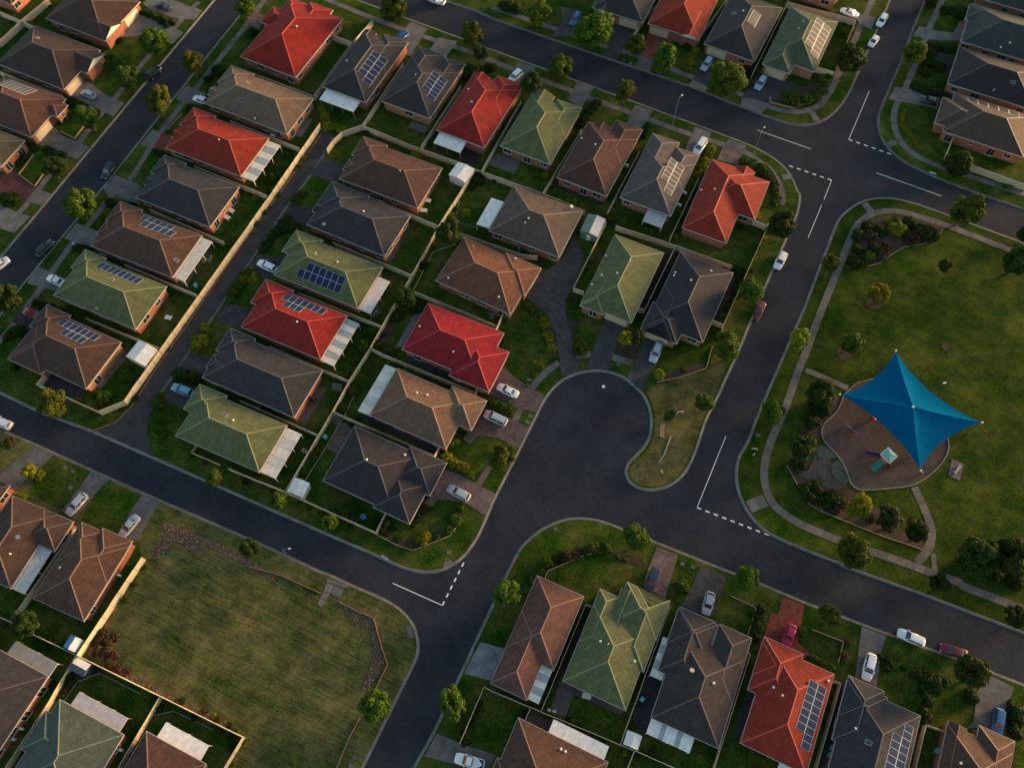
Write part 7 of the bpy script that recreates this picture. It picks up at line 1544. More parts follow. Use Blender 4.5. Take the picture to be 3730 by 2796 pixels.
    # patio roofs
    for (x0, y0, x1, y1), n, st in H['perg']:
        pr = bpy.data.objects.new('patio_roof', None); link(pr, root); pr.empty_display_size = .2
        hor = (x1-x0) > (y1-y0); L = (x1-x0) if hor else (y1-y0); zz = 2.5
        far = {True: ('S' if (y0+y1)/2 < 0 else 'N'), False: ('E' if (x0+x1)/2 > 0 else 'W')}[hor]
        wts = [(1.0 if st != 'bar' else (1.0 if k % 2 == 0 else .42)) for k in range(n)]; acc = 0; tot = sum(wts)
        for k in range(n):
            s0, s1 = acc/tot*L, (acc+wts[k])/tot*L; acc += wts[k]; mb = MB(); zt = .006*(k % 2); g_ = .012
            def zf(x, y):
                t = (y-y0)/(y1-y0) if hor else (x-x0)/(x1-x0)
                if far in 'SW': t = 1-t
                return zz-.22*t+.02
            q = [(x0+s0+g_, y0), (x0+s1-g_, y0), (x0+s1-g_, y1), (x0+s0+g_, y1)] if hor else [(x0, y0+s0+g_), (x1, y0+s0+g_), (x1, y0+s1-g_), (x0, y0+s1-g_)]
            cx, cy = sum(p[0] for p in q)/4, sum(p[1] for p in q)/4
            T = [(x-cx, y-cy, zf(x, y)+zt) for x, y in q]; B = [(a, b, c-.03) for a, b, c in T]
            mb.face(T); mb.face(B[::-1])
            for i in range(4): j = (i+1) % 4; mb.face([B[i], B[j], T[j], T[i]])
            o = mb.build('roof_sheet', MAT[SHEET[st][k % 2]], pr); o.location = (cx, cy, 0)
        fr = MB(); b_ = .09; zl = zz-.26
        fr.box(x0, y0, zl-.1, x1, y0+b_, zl); fr.box(x0, y1-b_, zl-.1, x1, y1, zl); fr.box(x0, y0+b_, zl-.1, x0+b_, y1-b_, zl); fr.box(x1-b_, y0+b_, zl-.1, x1, y1-b_, zl)
        fr.build('beam', MAT['offwhite'], pr)
        m = max(2, int(L/3)+1)
        for k in range(m):
            s = .1+(L-.2)*k/(m-1); px_, py_ = (x0+s, y0+.08 if far == 'S' else y1-.08) if hor else (x1-.08 if far == 'E' else x0+.08, y0+s)
            pb = MB(); pb.box(-.06, -.06, 0, .06, .06, zl-.1, bottom=False); o = pb.build('post', MAT['offwhite'] if hi % 2 else MAT['wood'], pr); o.location = (px_, py_, 0)
# ------------------------------------------------------------------ sheds
for lab, q, z, c, ax in SHEDS:
    P = [Vector(p) for p in q]; cen = sum(P, Vector((0, 0)))/4; root = tag(empty('garden_shed', (cen.x, cen.y, 0)), lab, 'shed', 'garden sheds')
    P = [p-cen for p in P]; e1 = ((P[1]-P[0])+(P[2]-P[3])); e2 = ((P[3]-P[0])+(P[2]-P[1])); w, d = e1.length/2, e2.length/2; ang = math.atan2(e1.y, e1.x); root.rotation_euler = (0, 0, ang)
    wb = MB(); wb.box(-w/2+.1, -d/2+.1, 0, w/2-.1, d/2-.1, z, bottom=False); pk = .45
    if ax == 'b':  # ridge along e2
        wb.face([(-w/2+.1, -d/2+.1, z), (w/2-.1, -d/2+.1, z), (0, -d/2+.1, z+pk-.06)]); wb.face([(w/2-.1, d/2-.1, z), (-w/2+.1, d/2-.1, z), (0, d/2-.1, z+pk-.06)])
    else:
        wb.face([(-w/2+.1, -d/2+.1, z), (-w/2+.1, d/2-.1, z), (-w/2+.1, 0, z+pk-.06)]); wb.face([(w/2-.1, -d/2+.1, z), (w/2-.1, d/2-.1, z), (w/2-.1, 0, z+pk-.06)])
    cm = dict(white=('sheet_cream', 'sheet_white', 'sheet_white'), green=('sheet_green', 'sheet_green', 'sheet_zinc'), blue=('sheet_cream', 'sheet_blue', 'sheet_white'), navy=('sheet_navy', 'sheet_navy', 'sheet_zinc'))[c]
    wb.build('wall', MAT[cm[0]], root)
    for s in (0, 1):
        rb = MB(); t = .03
        if ax == 'b': q = [(-w/2-.05, -d/2, z-.02), (0, -d/2, z+pk), (0, d/2, z+pk), (-w/2-.05, d/2, z-.02)] if s == 0 else [(0.005, -d/2, z+pk), (w/2+.05, -d/2, z-.02), (w/2+.05, d/2, z-.02), (0.005, d/2, z+pk)]
        else: q = [(-w/2, -d/2-.05, z-.02), (w/2, -d/2-.05, z-.02), (w/2, 0, z+pk), (-w/2, 0, z+pk)] if s == 0 else [(-w/2, .005, z+pk), (w/2, .005, z+pk), (w/2, d/2+.05, z-.02), (-w/2, d/2+.05, z-.02)]
        rb.face(q); rb.face([(a, b, c_-t) for a, b, c_ in q[::-1]]); rb.build('roof_sheet', MAT[cm[1+s]], root)
    db = MB(); db.box(-.45, -d/2+.06, 0, .45, -d/2+.1, 1.9); db.build('door', MAT['offwhite'], root)
# ------------------------------------------------------------------ vegetation
def leaf_cloud(seed, nclump, per, leaf, flat_=1.0, half=False, spread=.72, cr=(.22, .36), loose=0.0):
    R = random.Random(seed); V = []; F = []
    cl = []
    for i in range(nclump):
        while True:
            p = Vector((R.uniform(-1, 1), R.uniform(-1, 1), R.uniform(0 if half else -1, 1)))
            if .25 < p.length < 1: break
        p *= (spread/p.length)*R.uniform(.75, 1.08) if R.random() < .8 else spread*.6
        p.z *= flat_; cl.append((p, R.uniform(*cr)))
    lob = [(Vector((R.gauss(0, 1), R.gauss(0, 1), R.gauss(0, .8))).normalized(), R.uniform(-.26, .20)) for _ in range(6)]
    if not half: cl = [(p*(1+sum(a*max(0, p.normalized().dot(l))**3 for l, a in lob)), r*R.uniform(.75, 1.2)) for p, r in cl]
    for c, r in cl:
        ax = Vector((R.uniform(.8, 1.2), R.uniform(.8, 1.2), R.uniform(.75, 1.05)))
        for k in range(per):
            d = Vector((R.gauss(0, 1), R.gauss(0, 1), R.gauss(0.25, 1))).normalized()
            rr = r*(1-abs(R.gauss(0, .12+loose)));
            p = c+Vector((d.x*ax.x, d.y*ax.y, d.z*ax.z))*rr
            if half and p.z < 0.02: continue
            n = (d+Vector((R.gauss(0, .45), R.gauss(0, .45), R.gauss(.15, .45)))).normalized()
            a = n.orthogonal().normalized(); b = n.cross(a); t = R.uniform(0, 6.28); a, b = a*math.cos(t)+b*math.sin(t), b*math.cos(t)-a*math.sin(t)
            s = leaf*R.uniform(.6, 1.35); i = len(V)
            V += [tuple(p-a*s*.55), tuple(p+b*s*.42+n*s*.12), tuple(p+a*s*.75), tuple(p-b*s*.42+n*s*.12)]
            F.append((i, i+1, i+2, i+3))
    return V, F
def cloud_mesh(name, mat, *a, **k):
    V, F = leaf_cloud(*a, **k); me = bpy.data.meshes.new(name); me.from_pydata(V, [], F); me.materials.append(mat); me.update(); return me
CROWN = {}
for ty, (n1, per, leaf, kw) in dict(g=(46, 190, .095, dict(cr=(.20, .33))), l=(40, 160, .095, dict(loose=.08, cr=(.18, .32))), d=(44, 190, .095, dict(cr=(.20, .33))), y=(44, 180, .095, dict(cr=(.20, .33))), p=(44, 140, .10, dict(loose=.16, cr=(.17, .32)))).items():
    CROWN[ty] = [cloud_mesh('crown', MAT['leaf_'+ty], 11*s+ord(ty), n1, per, leaf, .85+.1*s, spread=.68, **kw) for s in range(5)]
SHRUB = {}
for ty in 'gdyb':
    SHRUB[ty] = [cloud_mesh('shrub', MAT['leaf_'+ty], 5*s+ord(ty), 24, 110, .14, .8, half=True, spread=.66, cr=(.26, .42), loose=(.12 if ty == 'b' else .03)) for s in range(3)]
def trunk_mesh(seed):
    R = random.Random(seed); mb = MB(); top = Vector((R.uniform(-.05, .05), R.uniform(-.05, .05), 1.0))
    mb.tube([(0, 0, -.02), (R.uniform(-.02, .02), R.uniform(-.02, .02), .45), top*.8, top], [.10, .075, .06, .03], 7)
    for k in range(5):
        t = 2*math.pi*k/5+R.uniform(-.4, .4); z = R.uniform(.5, .78); b = Vector((0, 0, z)); e = b+Vector((math.cos(t)*R.uniform(.3, .45), math.sin(t)*R.uniform(.3, .45), R.uniform(.22, .4)))
        mb.tube([b, b.lerp(e, .5)+Vector((0, 0, -.03)), e], [.04, .03, .012], 5)
    return mb.mesh('trunk', MAT['bark_trunk'], True)
TRUNK = [trunk_mesh(s) for s in range(4)]
RT = random.Random(21)
for k, (b, c, zc, R, ty, lab) in enumerate(TREES):
    root = tag(empty('street_tree' if 'street tree' in lab else 'tree', (*b, 0)), lab, 'tree', 'suburb trees')
    lean = Vector((c[0]-b[0], c[1]-b[1], zc))
    inst('trunk', TRUNK[k % 4], root, (0, 0, 0), (math.atan2(-lean.y, zc)*.9, math.atan2(lean.x, zc)*.9, RT.uniform(0, .01)), (1.3*R*.55+.35, 1.3*R*.55+.35, lean.length*1.05))
    s = R*(1.16 if R < 3.3 else 1.05); inst('crown', CROWN[ty][k % 5], root, (lean.x, lean.y, zc), (RT.uniform(-.1, .1), RT.uniform(-.1, .1), RT.uniform(0, 6.28)), (s*RT.uniform(.88, 1.1), s*RT.uniform(.88, 1.1), s*RT.uniform(.88, 1.15)))
ORDN = ['leftmost', 'second', 'third', 'fourth', 'fifth', 'sixth', 'seventh', 'eighth', 'ninth', 'tenth', 'eleventh', 'twelfth', 'thirteenth', 'fourteenth', 'fifteenth', 'sixteenth', 'seventeenth', 'eighteenth', 'nineteenth', 'twentieth']
def from_left(pts):     # order of ground points across the view
    ca, sa = math.cos(rad(CAM_AZ)), math.sin(rad(CAM_AZ)); r = sorted(range(len(pts)), key=lambda i: pts[i][0]*ca-pts[i][1]*sa); return {i: k for k, i in enumerate(r)}
cut = sorted([i[2] for q in SHRUBS for i in q[3]], reverse=True)[:298][-1]; rest = MB(); restm = []
for lab, grp, ty, items in SHRUBS:
    rk = from_left(items); n = len(items)
    for k, (x, y, R) in enumerate(items):
        me = SHRUB[ty][RT.randrange(3)]; sc = (R*1.15*RT.uniform(.92, 1.1), R*1.15*RT.uniform(.92, 1.1), R*RT.uniform(1.05, 1.4)); rot = (RT.uniform(-.06, .06), RT.uniform(-.06, .06), RT.uniform(0, 6.28))
        if R < cut:
            M_ = Matrix.LocRotScale(Vector((x, y, -.03)), Matrix.Rotation(rot[2], 3, 'Z'), Vector(sc)); i0 = len(rest.v); mt = MAT['leaf_'+ty]
            if mt not in restm: restm.append(mt)
            rest.v += [tuple(M_ @ v.co) for v in me.vertices]; rest.f += [tuple(i0+q for q in pl_.vertices) for pl_ in me.polygons]; rest.m += [restm.index(mt)]*len(me.polygons); rest.uv += [None]*len(me.polygons); continue
        o = inst('shrub', me, None, (x, y, -.03), rot, sc)
        tag(o, lab if n == 1 else '%s, %s' % (lab, ORDN[rk[k]]+(' from left' if rk[k] else ' one')), 'shrub', grp)
def inpoly(P, x, y):
    c = False; j = len(P)-1
    for i in range(len(P)):
        if (P[i][1] > y) != (P[j][1] > y) and x < (P[j][0]-P[i][0])*(y-P[i][1])/(P[j][1]-P[i][1])+P[i][0]: c = not c
        j = i
    return c
SUB = {}
HARD = [d[2] for d in DRIVES]+[LANE, PLAY]
def free(x, y, m=.5):
    for H in HOUSES:
        dx, dy = x-H['org'][0], y-H['org'][1]
        if dx*dx+dy*dy > 500: continue
        a = rad(H['ang']); lx, ly = dx*math.cos(a)+dy*math.sin(a), -dx*math.sin(a)+dy*math.cos(a)
        if any(b[0][0]-m+OV < lx < b[0][2]+m-OV and b[0][1]-m+OV < ly < b[0][3]+m-OV for b in H['blocks']) or any(q[0][0]-.2 < lx < q[0][2]+.2 and q[0][1]-.2 < ly < q[0][3]+.2 for q in H['perg']): return False
    return not any(inpoly(P, x, y) for P in HARD)
for nm, lab, pts, h, c in FENCES:
    for a, b in zip(pts, pts[1:]):
        a, b = Vector(a), Vector(b); L = (b-a).length; e = (b-a).normalized(); nn = Vector((e.y, -e.x)); t = RT.uniform(0, 3)
        while t < L:
            if RT.random() < .85:
                R = RT.choice([.25, .32, .4, .52, .68, .8]); p = a+e*t+nn*RT.choice([-1, 1])*(R*.8+.1)
                if free(p.x, p.y, R*.6):
                    ty = RT.choice('gggddyyb'); me = SHRUB[ty][RT.randrange(3)]; mt = MAT['leaf_'+ty]
                    if mt not in restm: restm.append(mt)
                    M_ = Matrix.LocRotScale(Vector((p.x, p.y, -.03)), Matrix.Rotation(RT.uniform(0, 6.28), 3, 'Z'), Vector((R, R, R*RT.uniform(.9, 1.5)))); i0 = len(rest.v)
                    if me.name not in SUB:
                        vv = me.vertices; c_ = [[(vv[q].co-vv[pl_.vertices[0]].co)*1.6+vv[pl_.vertices[0]].co for q in pl_.vertices] for pl_ in me.polygons]; SUB[me.name] = c_
                    c_ = SUB[me.name]; mi_ = restm.index(mt)
                    for q4 in c_[RT.randrange(4)::max(1, len(c_)//(210 if R < .45 else 330))]:
                        k0 = len(rest.v); rest.v += [tuple(M_ @ q) for q in q4]; rest.f.append((k0, k0+1, k0+2, k0+3)); rest.m.append(mi_); rest.uv.append(None)
            t += RT.uniform(.7, 2.2)
if rest.v: tag(rest.build('small_shrubs', restm), 'small low shrubs and planting dotted along fences and beds', 'shrub', kind='stuff')
# broken stones in the rubble strips
RB = [q for q in BEDS if 'rubble' in q[1] or 'weed' in q[1]]; RV = random.Random(9); sb = MB()
for nm, lab, pts in RB:
    x0, x1, y0, y1 = min(p[0] for p in pts), max(p[0] for p in pts), min(p[1] for p in pts), max(p[1] for p in pts); n = 0
    for _ in range(9000):
        x, y = RV.uniform(x0, x1), RV.uniform(y0, y1)
        if not inpoly(pts, x, y): continue
        n += 1
        if n > 420: break
        r = RV.choice([.05, .07, .10, .14, .2]); z = r*.5; P = [Vector((x+r*RV.uniform(.6, 1.2)*math.cos(t*1.256), y+r*RV.uniform(.6, 1.2)*math.sin(t*1.256), .02)) for t in range(5)]; T = Vector((x, y, .03+z))
        for i in range(5): sb.face([P[i], P[(i+1) % 5], T], RV.choice([0, 0, 1, 2]))
tag(sb.build('rubble', [MAT['brick_edge'], MAT['conc'], MAT['leaf_b']]), 'broken stones and dry litter along the vacant lot edges', 'rubble', kind='stuff')
# weeds and dry tufts on the vacant lot
VP = [q for q in BLOCKS if q[0] == 'G'][0]; vpoly = [Vector(p) for p in VP[2]]+[Vector(c) for c in VP[3]]; vp2 = [(p.x, p.y) for p in vpoly]
tm = [MAT['vacant'], MAT['dirt'], MAT['leaf_p']]; tb = MB(); xs = [p.x for p in vpoly]; RV = random.Random(5); nt_ = 0
while nt_ < 2600:
    x, y = RV.uniform(-45, 22), RV.uniform(-90, -20)
    w = math.sin(x*.35+math.sin(y*.6)*1.5)+math.sin(y*.9+x*.12)+RV.gauss(0, .7)
    if w < .25 or not inpoly(vp2, x, y) or not free(x, y, .3): continue
    nt_ += 1; m = 1 if RV.random() < .38 else (2 if RV.random() < .5 else 0); s_ = RV.uniform(.05, .2)
    for k in range(3):
        t = RV.uniform(0, 6.28); dx, dy = math.cos(t)*s_, math.sin(t)*s_; hh = RV.uniform(.12, .4)*s_
        tb.face([(x-dy*.5, y+dx*.5, .004), (x+dy*.5, y-dx*.5, .004), (x+dx, y+dy, .01+hh)], m)
tag(tb.build('weeds', tm), 'rough weeds and dry tufts on the vacant lot', 'weeds', kind='stuff')
# ------------------------------------------------------------------ cars
PAINT = dict(white=(.72, .73, .74), silver=(.38, .41, .44), silverblue=(.24, .32, .40), ltblue=(.10, .28, .40), navy=(.015, .025, .06), tealblk=(.006, .016, .024), blue=(.02, .09, .24), red=(.22, .015, .02), maroon=(.13, .012, .022), magenta=(.42, .008, .06))
#        L, W, hood z, belt z, roof z, cabin base x0..x1 (rear,front), cabin roof x0..x1, deck z
CT = dict(sedan=(4.7, 1.80, .86, .96, 1.44, -1.45, 1.05, -.85, .30, .98), wagon=(4.8, 1.82, .88, .98, 1.50, -2.15, 1.05, -1.85, .35, .98), hatch=(4.2, 1.74, .88, .96, 1.48, -1.90, .95, -1.35, .30, .96), suv=(4.75, 1.86, .98, 1.08, 1.70, -2.15, 1.0, -1.9, .40, 1.08), van=(4.9, 1.88, 1.0, 1.08, 1.85, -2.25, 1.35, -2.1, .70, 1.08), ute=(5.1, 1.84, .98, 1.05, 1.68, -.55, 1.15, -.35, .50, 1.0))
def car_parts(ty):
    L, W, hz, bz, rz, b0, b1, r0, r1, dz = CT[ty]; h = L/2; w = W/2
    # lower body: rings of a rounded rectangle in plan, lofted in z
    st = [(-h, .60, .86, .55), (-h+.12, .36, dz-.08, .84), (-h+.5, .30, dz, .97), (b0, .26, bz-.01, 1), (0, .26, bz, 1), (b1, .26, bz-.01, 1), (h-.75, .28, hz, .96), (h-.3, .32, hz-.10, .88), (h-.06, .42, hz-.26, .70), (h, .50, .62, .55)]
    body = MB(); rings = []
    for x, zl, zu, k in st:
        ww = w*k; zm = zl+(zu-zl)*.55
        rings.append([(x, -ww*.92, zl), (x, -ww, zl+.12), (x, -ww, zm), (x, -ww*.93, zu-.03), (x, -ww*.80, zu), (x, 0, zu+.025), (x, ww*.80, zu), (x, ww*.93, zu-.03), (x, ww, zm), (x, ww, zl+.12), (x, ww*.92, zl)])
    i0 = 0
    for r in rings: body.v += r
    m = len(rings[0])
    for a in range(len(rings)-1):
        for j in range(m-1): body.f.append((a*m+j, (a+1)*m+j, (a+1)*m+j+1, a*m+j+1)); body.m.append(0); body.uv.append(None)
        body.f.append((a*m+m-1, (a+1)*m+m-1, (a+1)*m, a*m)); body.m.append(0); body.uv.append(None)
    body.f.append(tuple(range(m))); body.m.append(0); body.uv.append(None)
    body.f.append(tuple((len(rings)-1)*m+j for j in range(m))[::-1]); body.m.append(0); body.uv.append(None)
    # cabin: pillars and roof as painted frame
    wb, wr = w*.88, w*.70; zb = bz-.02
    P = {'bl': (b0, wb, zb), 'br': (b0, -wb, zb), 'fl': (b1, wb, zb), 'fr': (b1, -wb, zb), 'tbl': (r0, wr, rz-.03), 'tbr': (r0, -wr, rz-.03), 'tfl': (r1, wr, rz-.03), 'tfr': (r1, -wr, rz-.03)}
    v = {k: Vector(p) for k, p in P.items()}
    for f in (('bl', 'tbl', 'tfl', 'fl'), ('fr', 'tfr', 'tbr', 'br'), ('fl', 'tfl', 'tfr', 'fr'), ('br', 'tbr', 'tbl', 'bl')): body.face([v[k] for k in f])
    ym = [-wr, -wr*.6, 0, wr*.6, wr]; zz = [rz-.03, rz-.005, rz+.005, rz-.005, rz-.03]; xs = [r0, r0+.25, (r0+r1)/2, r1-.25, r1]; dx = [-.0, .012, .02, .012, -.0]
    for a in range(4):
        for c in range(4):
            body.face([(xs[c], ym[a], zz[a]+dx[c]), (xs[c+1], ym[a], zz[a]+dx[c+1]), (xs[c+1], ym[a+1], zz[a+1]+dx[c+1]), (xs[c], ym[a+1], zz[a+1]+dx[c])])
    if ty == 'ute':
        body.face([(-h+.25, -w*.82, 1.02), (b0-.12, -w*.82, 1.02), (b0-.12, w*.82, 1.02), (-h+.25, w*.82, 1.02)], 1)
    G = {}
    def pane(nm, q, ins, e=.012):
        q = [Vector(p) for p in q]; c = sum(q, Vector())/4; nn = (q[1]-q[0]).cross(q[2]-q[0]).normalized()
        if nn.dot(c-Vector((0, 0, .9))) < 0: nn = -nn
        mb = MB(); mb.face([p.lerp(c, ins)+nn*e for p in q]); G[nm] = mb.mesh(nm, MAT['glass'])
    pane('windscreen', [v['fl'], v['tfl'], v['tfr'], v['fr']], .10); pane('rear_window', [v['br'], v['tbr'], v['tbl'], v['bl']], .14)
    for s, nm in ((1, 'left'), (-1, 'right')):
        mb = MB(); a, b, c, d = (v['bl'], v['tbl'], v['tfl'], v['fl']) if s > 0 else (v['br'], v['tbr'], v['tfr'], v['fr'])
        for t0, t1 in ((.06, .46), (.51, .94)):
            lo0, lo1 = a.lerp(d, t0), a.lerp(d, t1); hi0, hi1 = b.lerp(c, t0), b.lerp(c, t1); y = Vector((0, s*.012, .004))
            q = [lo0.lerp(hi0, .12)+y, lo1.lerp(hi1, .12)+y, lo1.lerp(hi1, .86)+y, lo0.lerp(hi0, .86)+y]; mb.face(q if s < 0 else q[::-1])
        G['side_'+nm] = mb.mesh('side_window', MAT['glass'])
    bm_ = body.mesh('body', [MAT['paint'], MAT['bbq_black']], True)
    hl = MB(); hl.box(-.10, -.17, -.06, .06, .17, .07); HL = hl.mesh('headlight', MAT['lamp_glass']); tl = MB(); tl.box(-.05, -.14, -.09, .05, .14, .10); TL = tl.mesh('tail_light', MAT['tail_glass'])
    mi = MB(); mi.box(-.09, -.10, -.06, .06, .10, .07); MI = mi.mesh('mirror', MAT['paint'])
    return dict(body=bm_, glass=G, HL=HL, TL=TL, MI=MI)
ty_ = MB(); ty_.tube([(0, -.10, 0), (0, -.08, 0), (0, .08, 0), (0, .10, 0)], [.29, .33, .33, .29], 16); TYRE = ty_.mesh('tyre', MAT['rubber_tyre'])
rm_ = MB(); rm_.tube([(0, -.112, 0), (0, -.104, 0), (0, .104, 0), (0, .112, 0)], [.12, .21, .21, .12], 10); RIM = rm_.mesh('rim', MAT['alloy'])
CARM = {}
for (x, y), ang, ty, col, z, lab in CARS:
    if ty not in CARM: CARM[ty] = car_parts(ty)
    C = CARM[ty]; L, W, hz, bz, rz, b0, b1 = CT[ty][:7]; h, w = L/2, W/2
    root = tag(empty({'ute': 'pickup', 'van': 'van'}.get(ty, 'parked_car'), (x, y, z), rad(ang)), lab, {'ute': 'pickup', 'van': 'van'}.get(ty, 'car'), 'parked vehicles')
    b = inst('body', C['body'], root); b.color = (*PAINT[col], 1)
    for nm, me in C['glass'].items(): inst('side_window' if nm.startswith('side') else nm, me, root)
    for sx in (h-.95, -h+.95):
        for sy in (w-.10, -w+.10):
            wh = inst('wheel', TYRE, root, (sx, sy, .33)); inst('rim', RIM, wh)
    for s in (1, -1):
        inst('headlight', C['HL'], root, (h-.16, s*w*.56, hz-.26), (0, 0, s*-.35)); inst('tail_light', C['TL'], root, (-h+.10, s*w*.62, .78), (0, 0, s*.3))
        m_ = inst('mirror', C['MI'], root, (b1-.35, s*(w+.06), bz+.04)); m_.color = (*PAINT[col], 1)
# ------------------------------------------------------------------ park: shade sail, playground, bench, lights
PT = POINTS
def V3(k, z=0.0): return Vector((*PT[k], z))
cs = [Vector(c) for c in SAIL['corners']]; ap = Vector(SAIL['apex'])
sroot = tag(empty('shade_sail', (ap.x, ap.y, 0)), 'large blue four cornered shade sail over the playground', 'shade sail')
for i in range(4):
    a, b = cs[i], cs[(i+1) % 4]; mb = MB(); n = 12; g = []
    for u in range(n+1):
        row = []
        for v_ in range(n+1):
            # triangle apex-a-b, edge a-b pulled in, surface sagging towards a saddle
            s = u/n; t = v_/n; e = a.lerp(b, t); mid = (a+b)/2; inward = (ap-mid); inward.z = 0; inward.normalize()
            e = e+inward*(4*t*(1-t))*(a-b).length*.085; e.z -= 4*t*(1-t)*.25
            p = ap.lerp(e, s); p.z -= .75*s*(1-s)*1.6+.25*4*t*(1-t)*s*(1-s)*2
            row.append(p-Vector((ap.x, ap.y, 0)))
        g.append(row)
    for u in range(n):
        for v_ in range(n): mb.face([g[u][v_], g[u+1][v_], g[u+1][v_+1], g[u][v_+1]] if u else [g[0][0], g[1][v_], g[1][v_+1]])
    o = mb.build('sail_panel', MAT['sail_blue'], sroot, True)
for i in range(4):
    bx, by = SAIL['bases'][i]; c = cs[i]; mb = MB(); o_ = Vector((ap.x, ap.y, 0)); top = c+(c-ap).normalized()*.35; top.z = c.z+.1
    mb.tube([Vector((bx, by, 0))-o_, top-o_], [.11, .09], 10); mb.build('pole', MAT['galv'], sroot)
    cb = MB(); cb.tube([c-o_, top-o_], [.03, .03], 6); cb.build('cable', MAT['steel'], sroot)
    sp = MB(); sp.tube([top-o_+Vector((0, 0, -.1)), top-o_+Vector((0, 0, .2))], [.2, .14], 10); sp.build('pole_cap', MAT['white'], sroot)
hub = MB(); hub.tube([(0, 0, ap.z-.1), (0, 0, ap.z+.15)], [.25, .12], 10); hub.build('hub', MAT['white'], sroot); mp = MB(); mp.tube([(0, 0, 0), (0, 0, ap.z-.1)], [.12, .10], 10); mp.build('pole', MAT['galv'], sroot)
# swing: two inclined legs and a top beam
a, b = V3('swing_a'), V3('swing_b'); d = (b-a); dn = d.normalized(); nn = Vector((-dn.y, dn.x, 0)); swr = tag(empty('swing_set', a), 'swing frame with dark beam and orange leg in the playground', 'swing')
for s, m in ((0, 'play_purple'), (1, 'play_orange')):
    base = d*s
    for q in (-.9, .9):
        mb = MB(); mb.tube([base+nn*q, base+Vector((0, 0, 2.4))], [.085, .085], 8); mb.build('leg', MAT[m], swr)
mb = MB(); mb.tube([Vector((0, 0, 2.4)), d+Vector((0, 0, 2.4))], [.10, .10], 8); mb.build('beam', MAT['play_purple'], swr)
for t in (.35, .65):
    mb = MB(); p = d*t
    for q in (-.2, .2): mb.tube([p+dn*q+Vector((0, 0, 2.36)), p+dn*q+Vector((0, 0, .5))], [.012, .012], 5)
    M_ = Matrix.Translation(p)@Matrix.Rotation(math.atan2(dn.y, dn.x), 4, 'Z'); mb.box(-.22, -.1, .45, .22, .1, .5, M=M_); mb.build('swing_seat', MAT['bbq_black'], swr)
tw = V3('tower'); twr = tag(empty('play_tower', tw, rad(CAM_AZ*-1+45-6)), 'play tower with mint green roof, slide and purple bridge', 'play tower')
for sx in (-.75, .75):
    for sy in (-.75, .75):
        mb = MB(); mb.tube([(sx, sy, 0), (sx, sy, 2.9)], [.06, .06], 8); mb.build('post', MAT['play_orange'], twr)
mb = MB(); mb.box(-.8, -.8, 1.2, .8, .8, 1.28); mb.build('deck', MAT['play_orange'], twr)
mb = MB(); q = [(-1.15, -1.15, 2.85), (1.15, -1.15, 2.85), (1.15, 1.15, 2.85), (-1.15, 1.15, 2.85)]
for i in range(4): mb.face([q[i], q[(i+1) % 4], (0, 0, 3.35)])
mb.face(q[::-1]); rf = mb.build('roof', MAT['play_green'], twr)
mb = MB()
for i in range(4): mb.tube([q[i], q[(i+1) % 4]], [.05, .05], 6)
mb.build('rim', MAT['white'], rf)
a45 = rad(45)
def rotz(p, t): return (p[0]*math.cos(t)-p[1]*math.sin(t), p[0]*math.sin(t)+p[1]*math.cos(t), p[2])
mb = MB(); t_ = rad(180)
for y0, y1, zz in ((-.45, -.03, 0), (.03, .45, 0)): mb.face([rotz(p, t_) for p in ((.8, y0, 1.25), (3.3, y0, .35), (3.3, y1, .35), (.8, y1, 1.25))])
for yy in (-.47, 0, .47): mb.tube([rotz((.8, yy, 1.42), t_), rotz((3.3, yy, .5), t_)], [.06, .06], 6)
mb.build('slide', MAT['play_slide'], twr)
mb = MB(); t_ = rad(127)
mb.face([rotz(p, t_) for p in ((.9, -.4, 1.2), (3.9, -.4, 1.1), (3.9, .4, 1.1), (.9, .4, 1.2))])
for yy in (-.42, .42):
    mb.tube([rotz((.9, yy, 1.9), t_), rotz((4.0, yy, 1.8), t_)], [.06, .06], 6); mb.tube([rotz((4.0, yy, 0), t_), rotz((4.0, yy, 1.9), t_)], [.06, .06], 6)
    mb.face([rotz(p, t_) for p in ((.9, yy, 1.2), (3.9, yy, 1.1), (3.9, yy, 1.75), (.9, yy, 1.85))])
mb.build('bridge', MAT['play_purple'], twr)
mb = MB(); t_ = rad(-90); pts = [rotz((.8+.9*math.sin(s*.4), 0, 1.6-s*.4), t_) for s in range(5)]; mb.tube(pts, [.07]*5, 6); mb.tube([rotz((.8, .3, 1.5), t_), rotz((2.0, .3, 0), t_)], [.06, .06], 6); mb.build('climbing_bar', MAT['play_red'], twr)
for k, m, lab, nm in (('red', 'play_red', 'red spring rider beside the blue sail edge', 'spring_rider'), ('yellow', 'play_yellow', 'yellow play panel half under the blue sail', 'activity_board')):
    r_ = tag(empty(nm, V3(k)), lab, 'play equipment'); mb = MB()
    mb.tube([(0, 0, .05), (0, 0, .5)], [.12, .12], 8); mb.build('spring' if k == 'red' else 'post', MAT['steel'], r_)
    mb = MB(); n = 10; 
    for i in range(n): 
        t0, t1 = 2*math.pi*i/n, 2*math.pi*(i+1)/n
        mb.face([(.75*math.cos(t0), -.12, .95+.55*math.sin(t0)), (.75*math.cos(t1), -.12, .95+.55*math.sin(t1)), (.75*math.cos(t1), .12, .95+.55*math.sin(t1)), (.75*math.cos(t0), .12, .95+.55*math.sin(t0))])
    for yy in (-.12, .12): mb.face([(.75*math.cos(2*math.pi*i/n), yy, .95+.55*math.sin(2*math.pi*i/n)) for i in range(n)])
    mb.build('body', MAT[m], r_); mb = MB(); mb.tube([(0, -.4, 1.2), (0, .4, 1.2)], [.04, .04], 6); mb.build('handle', MAT['play_orange'], r_)
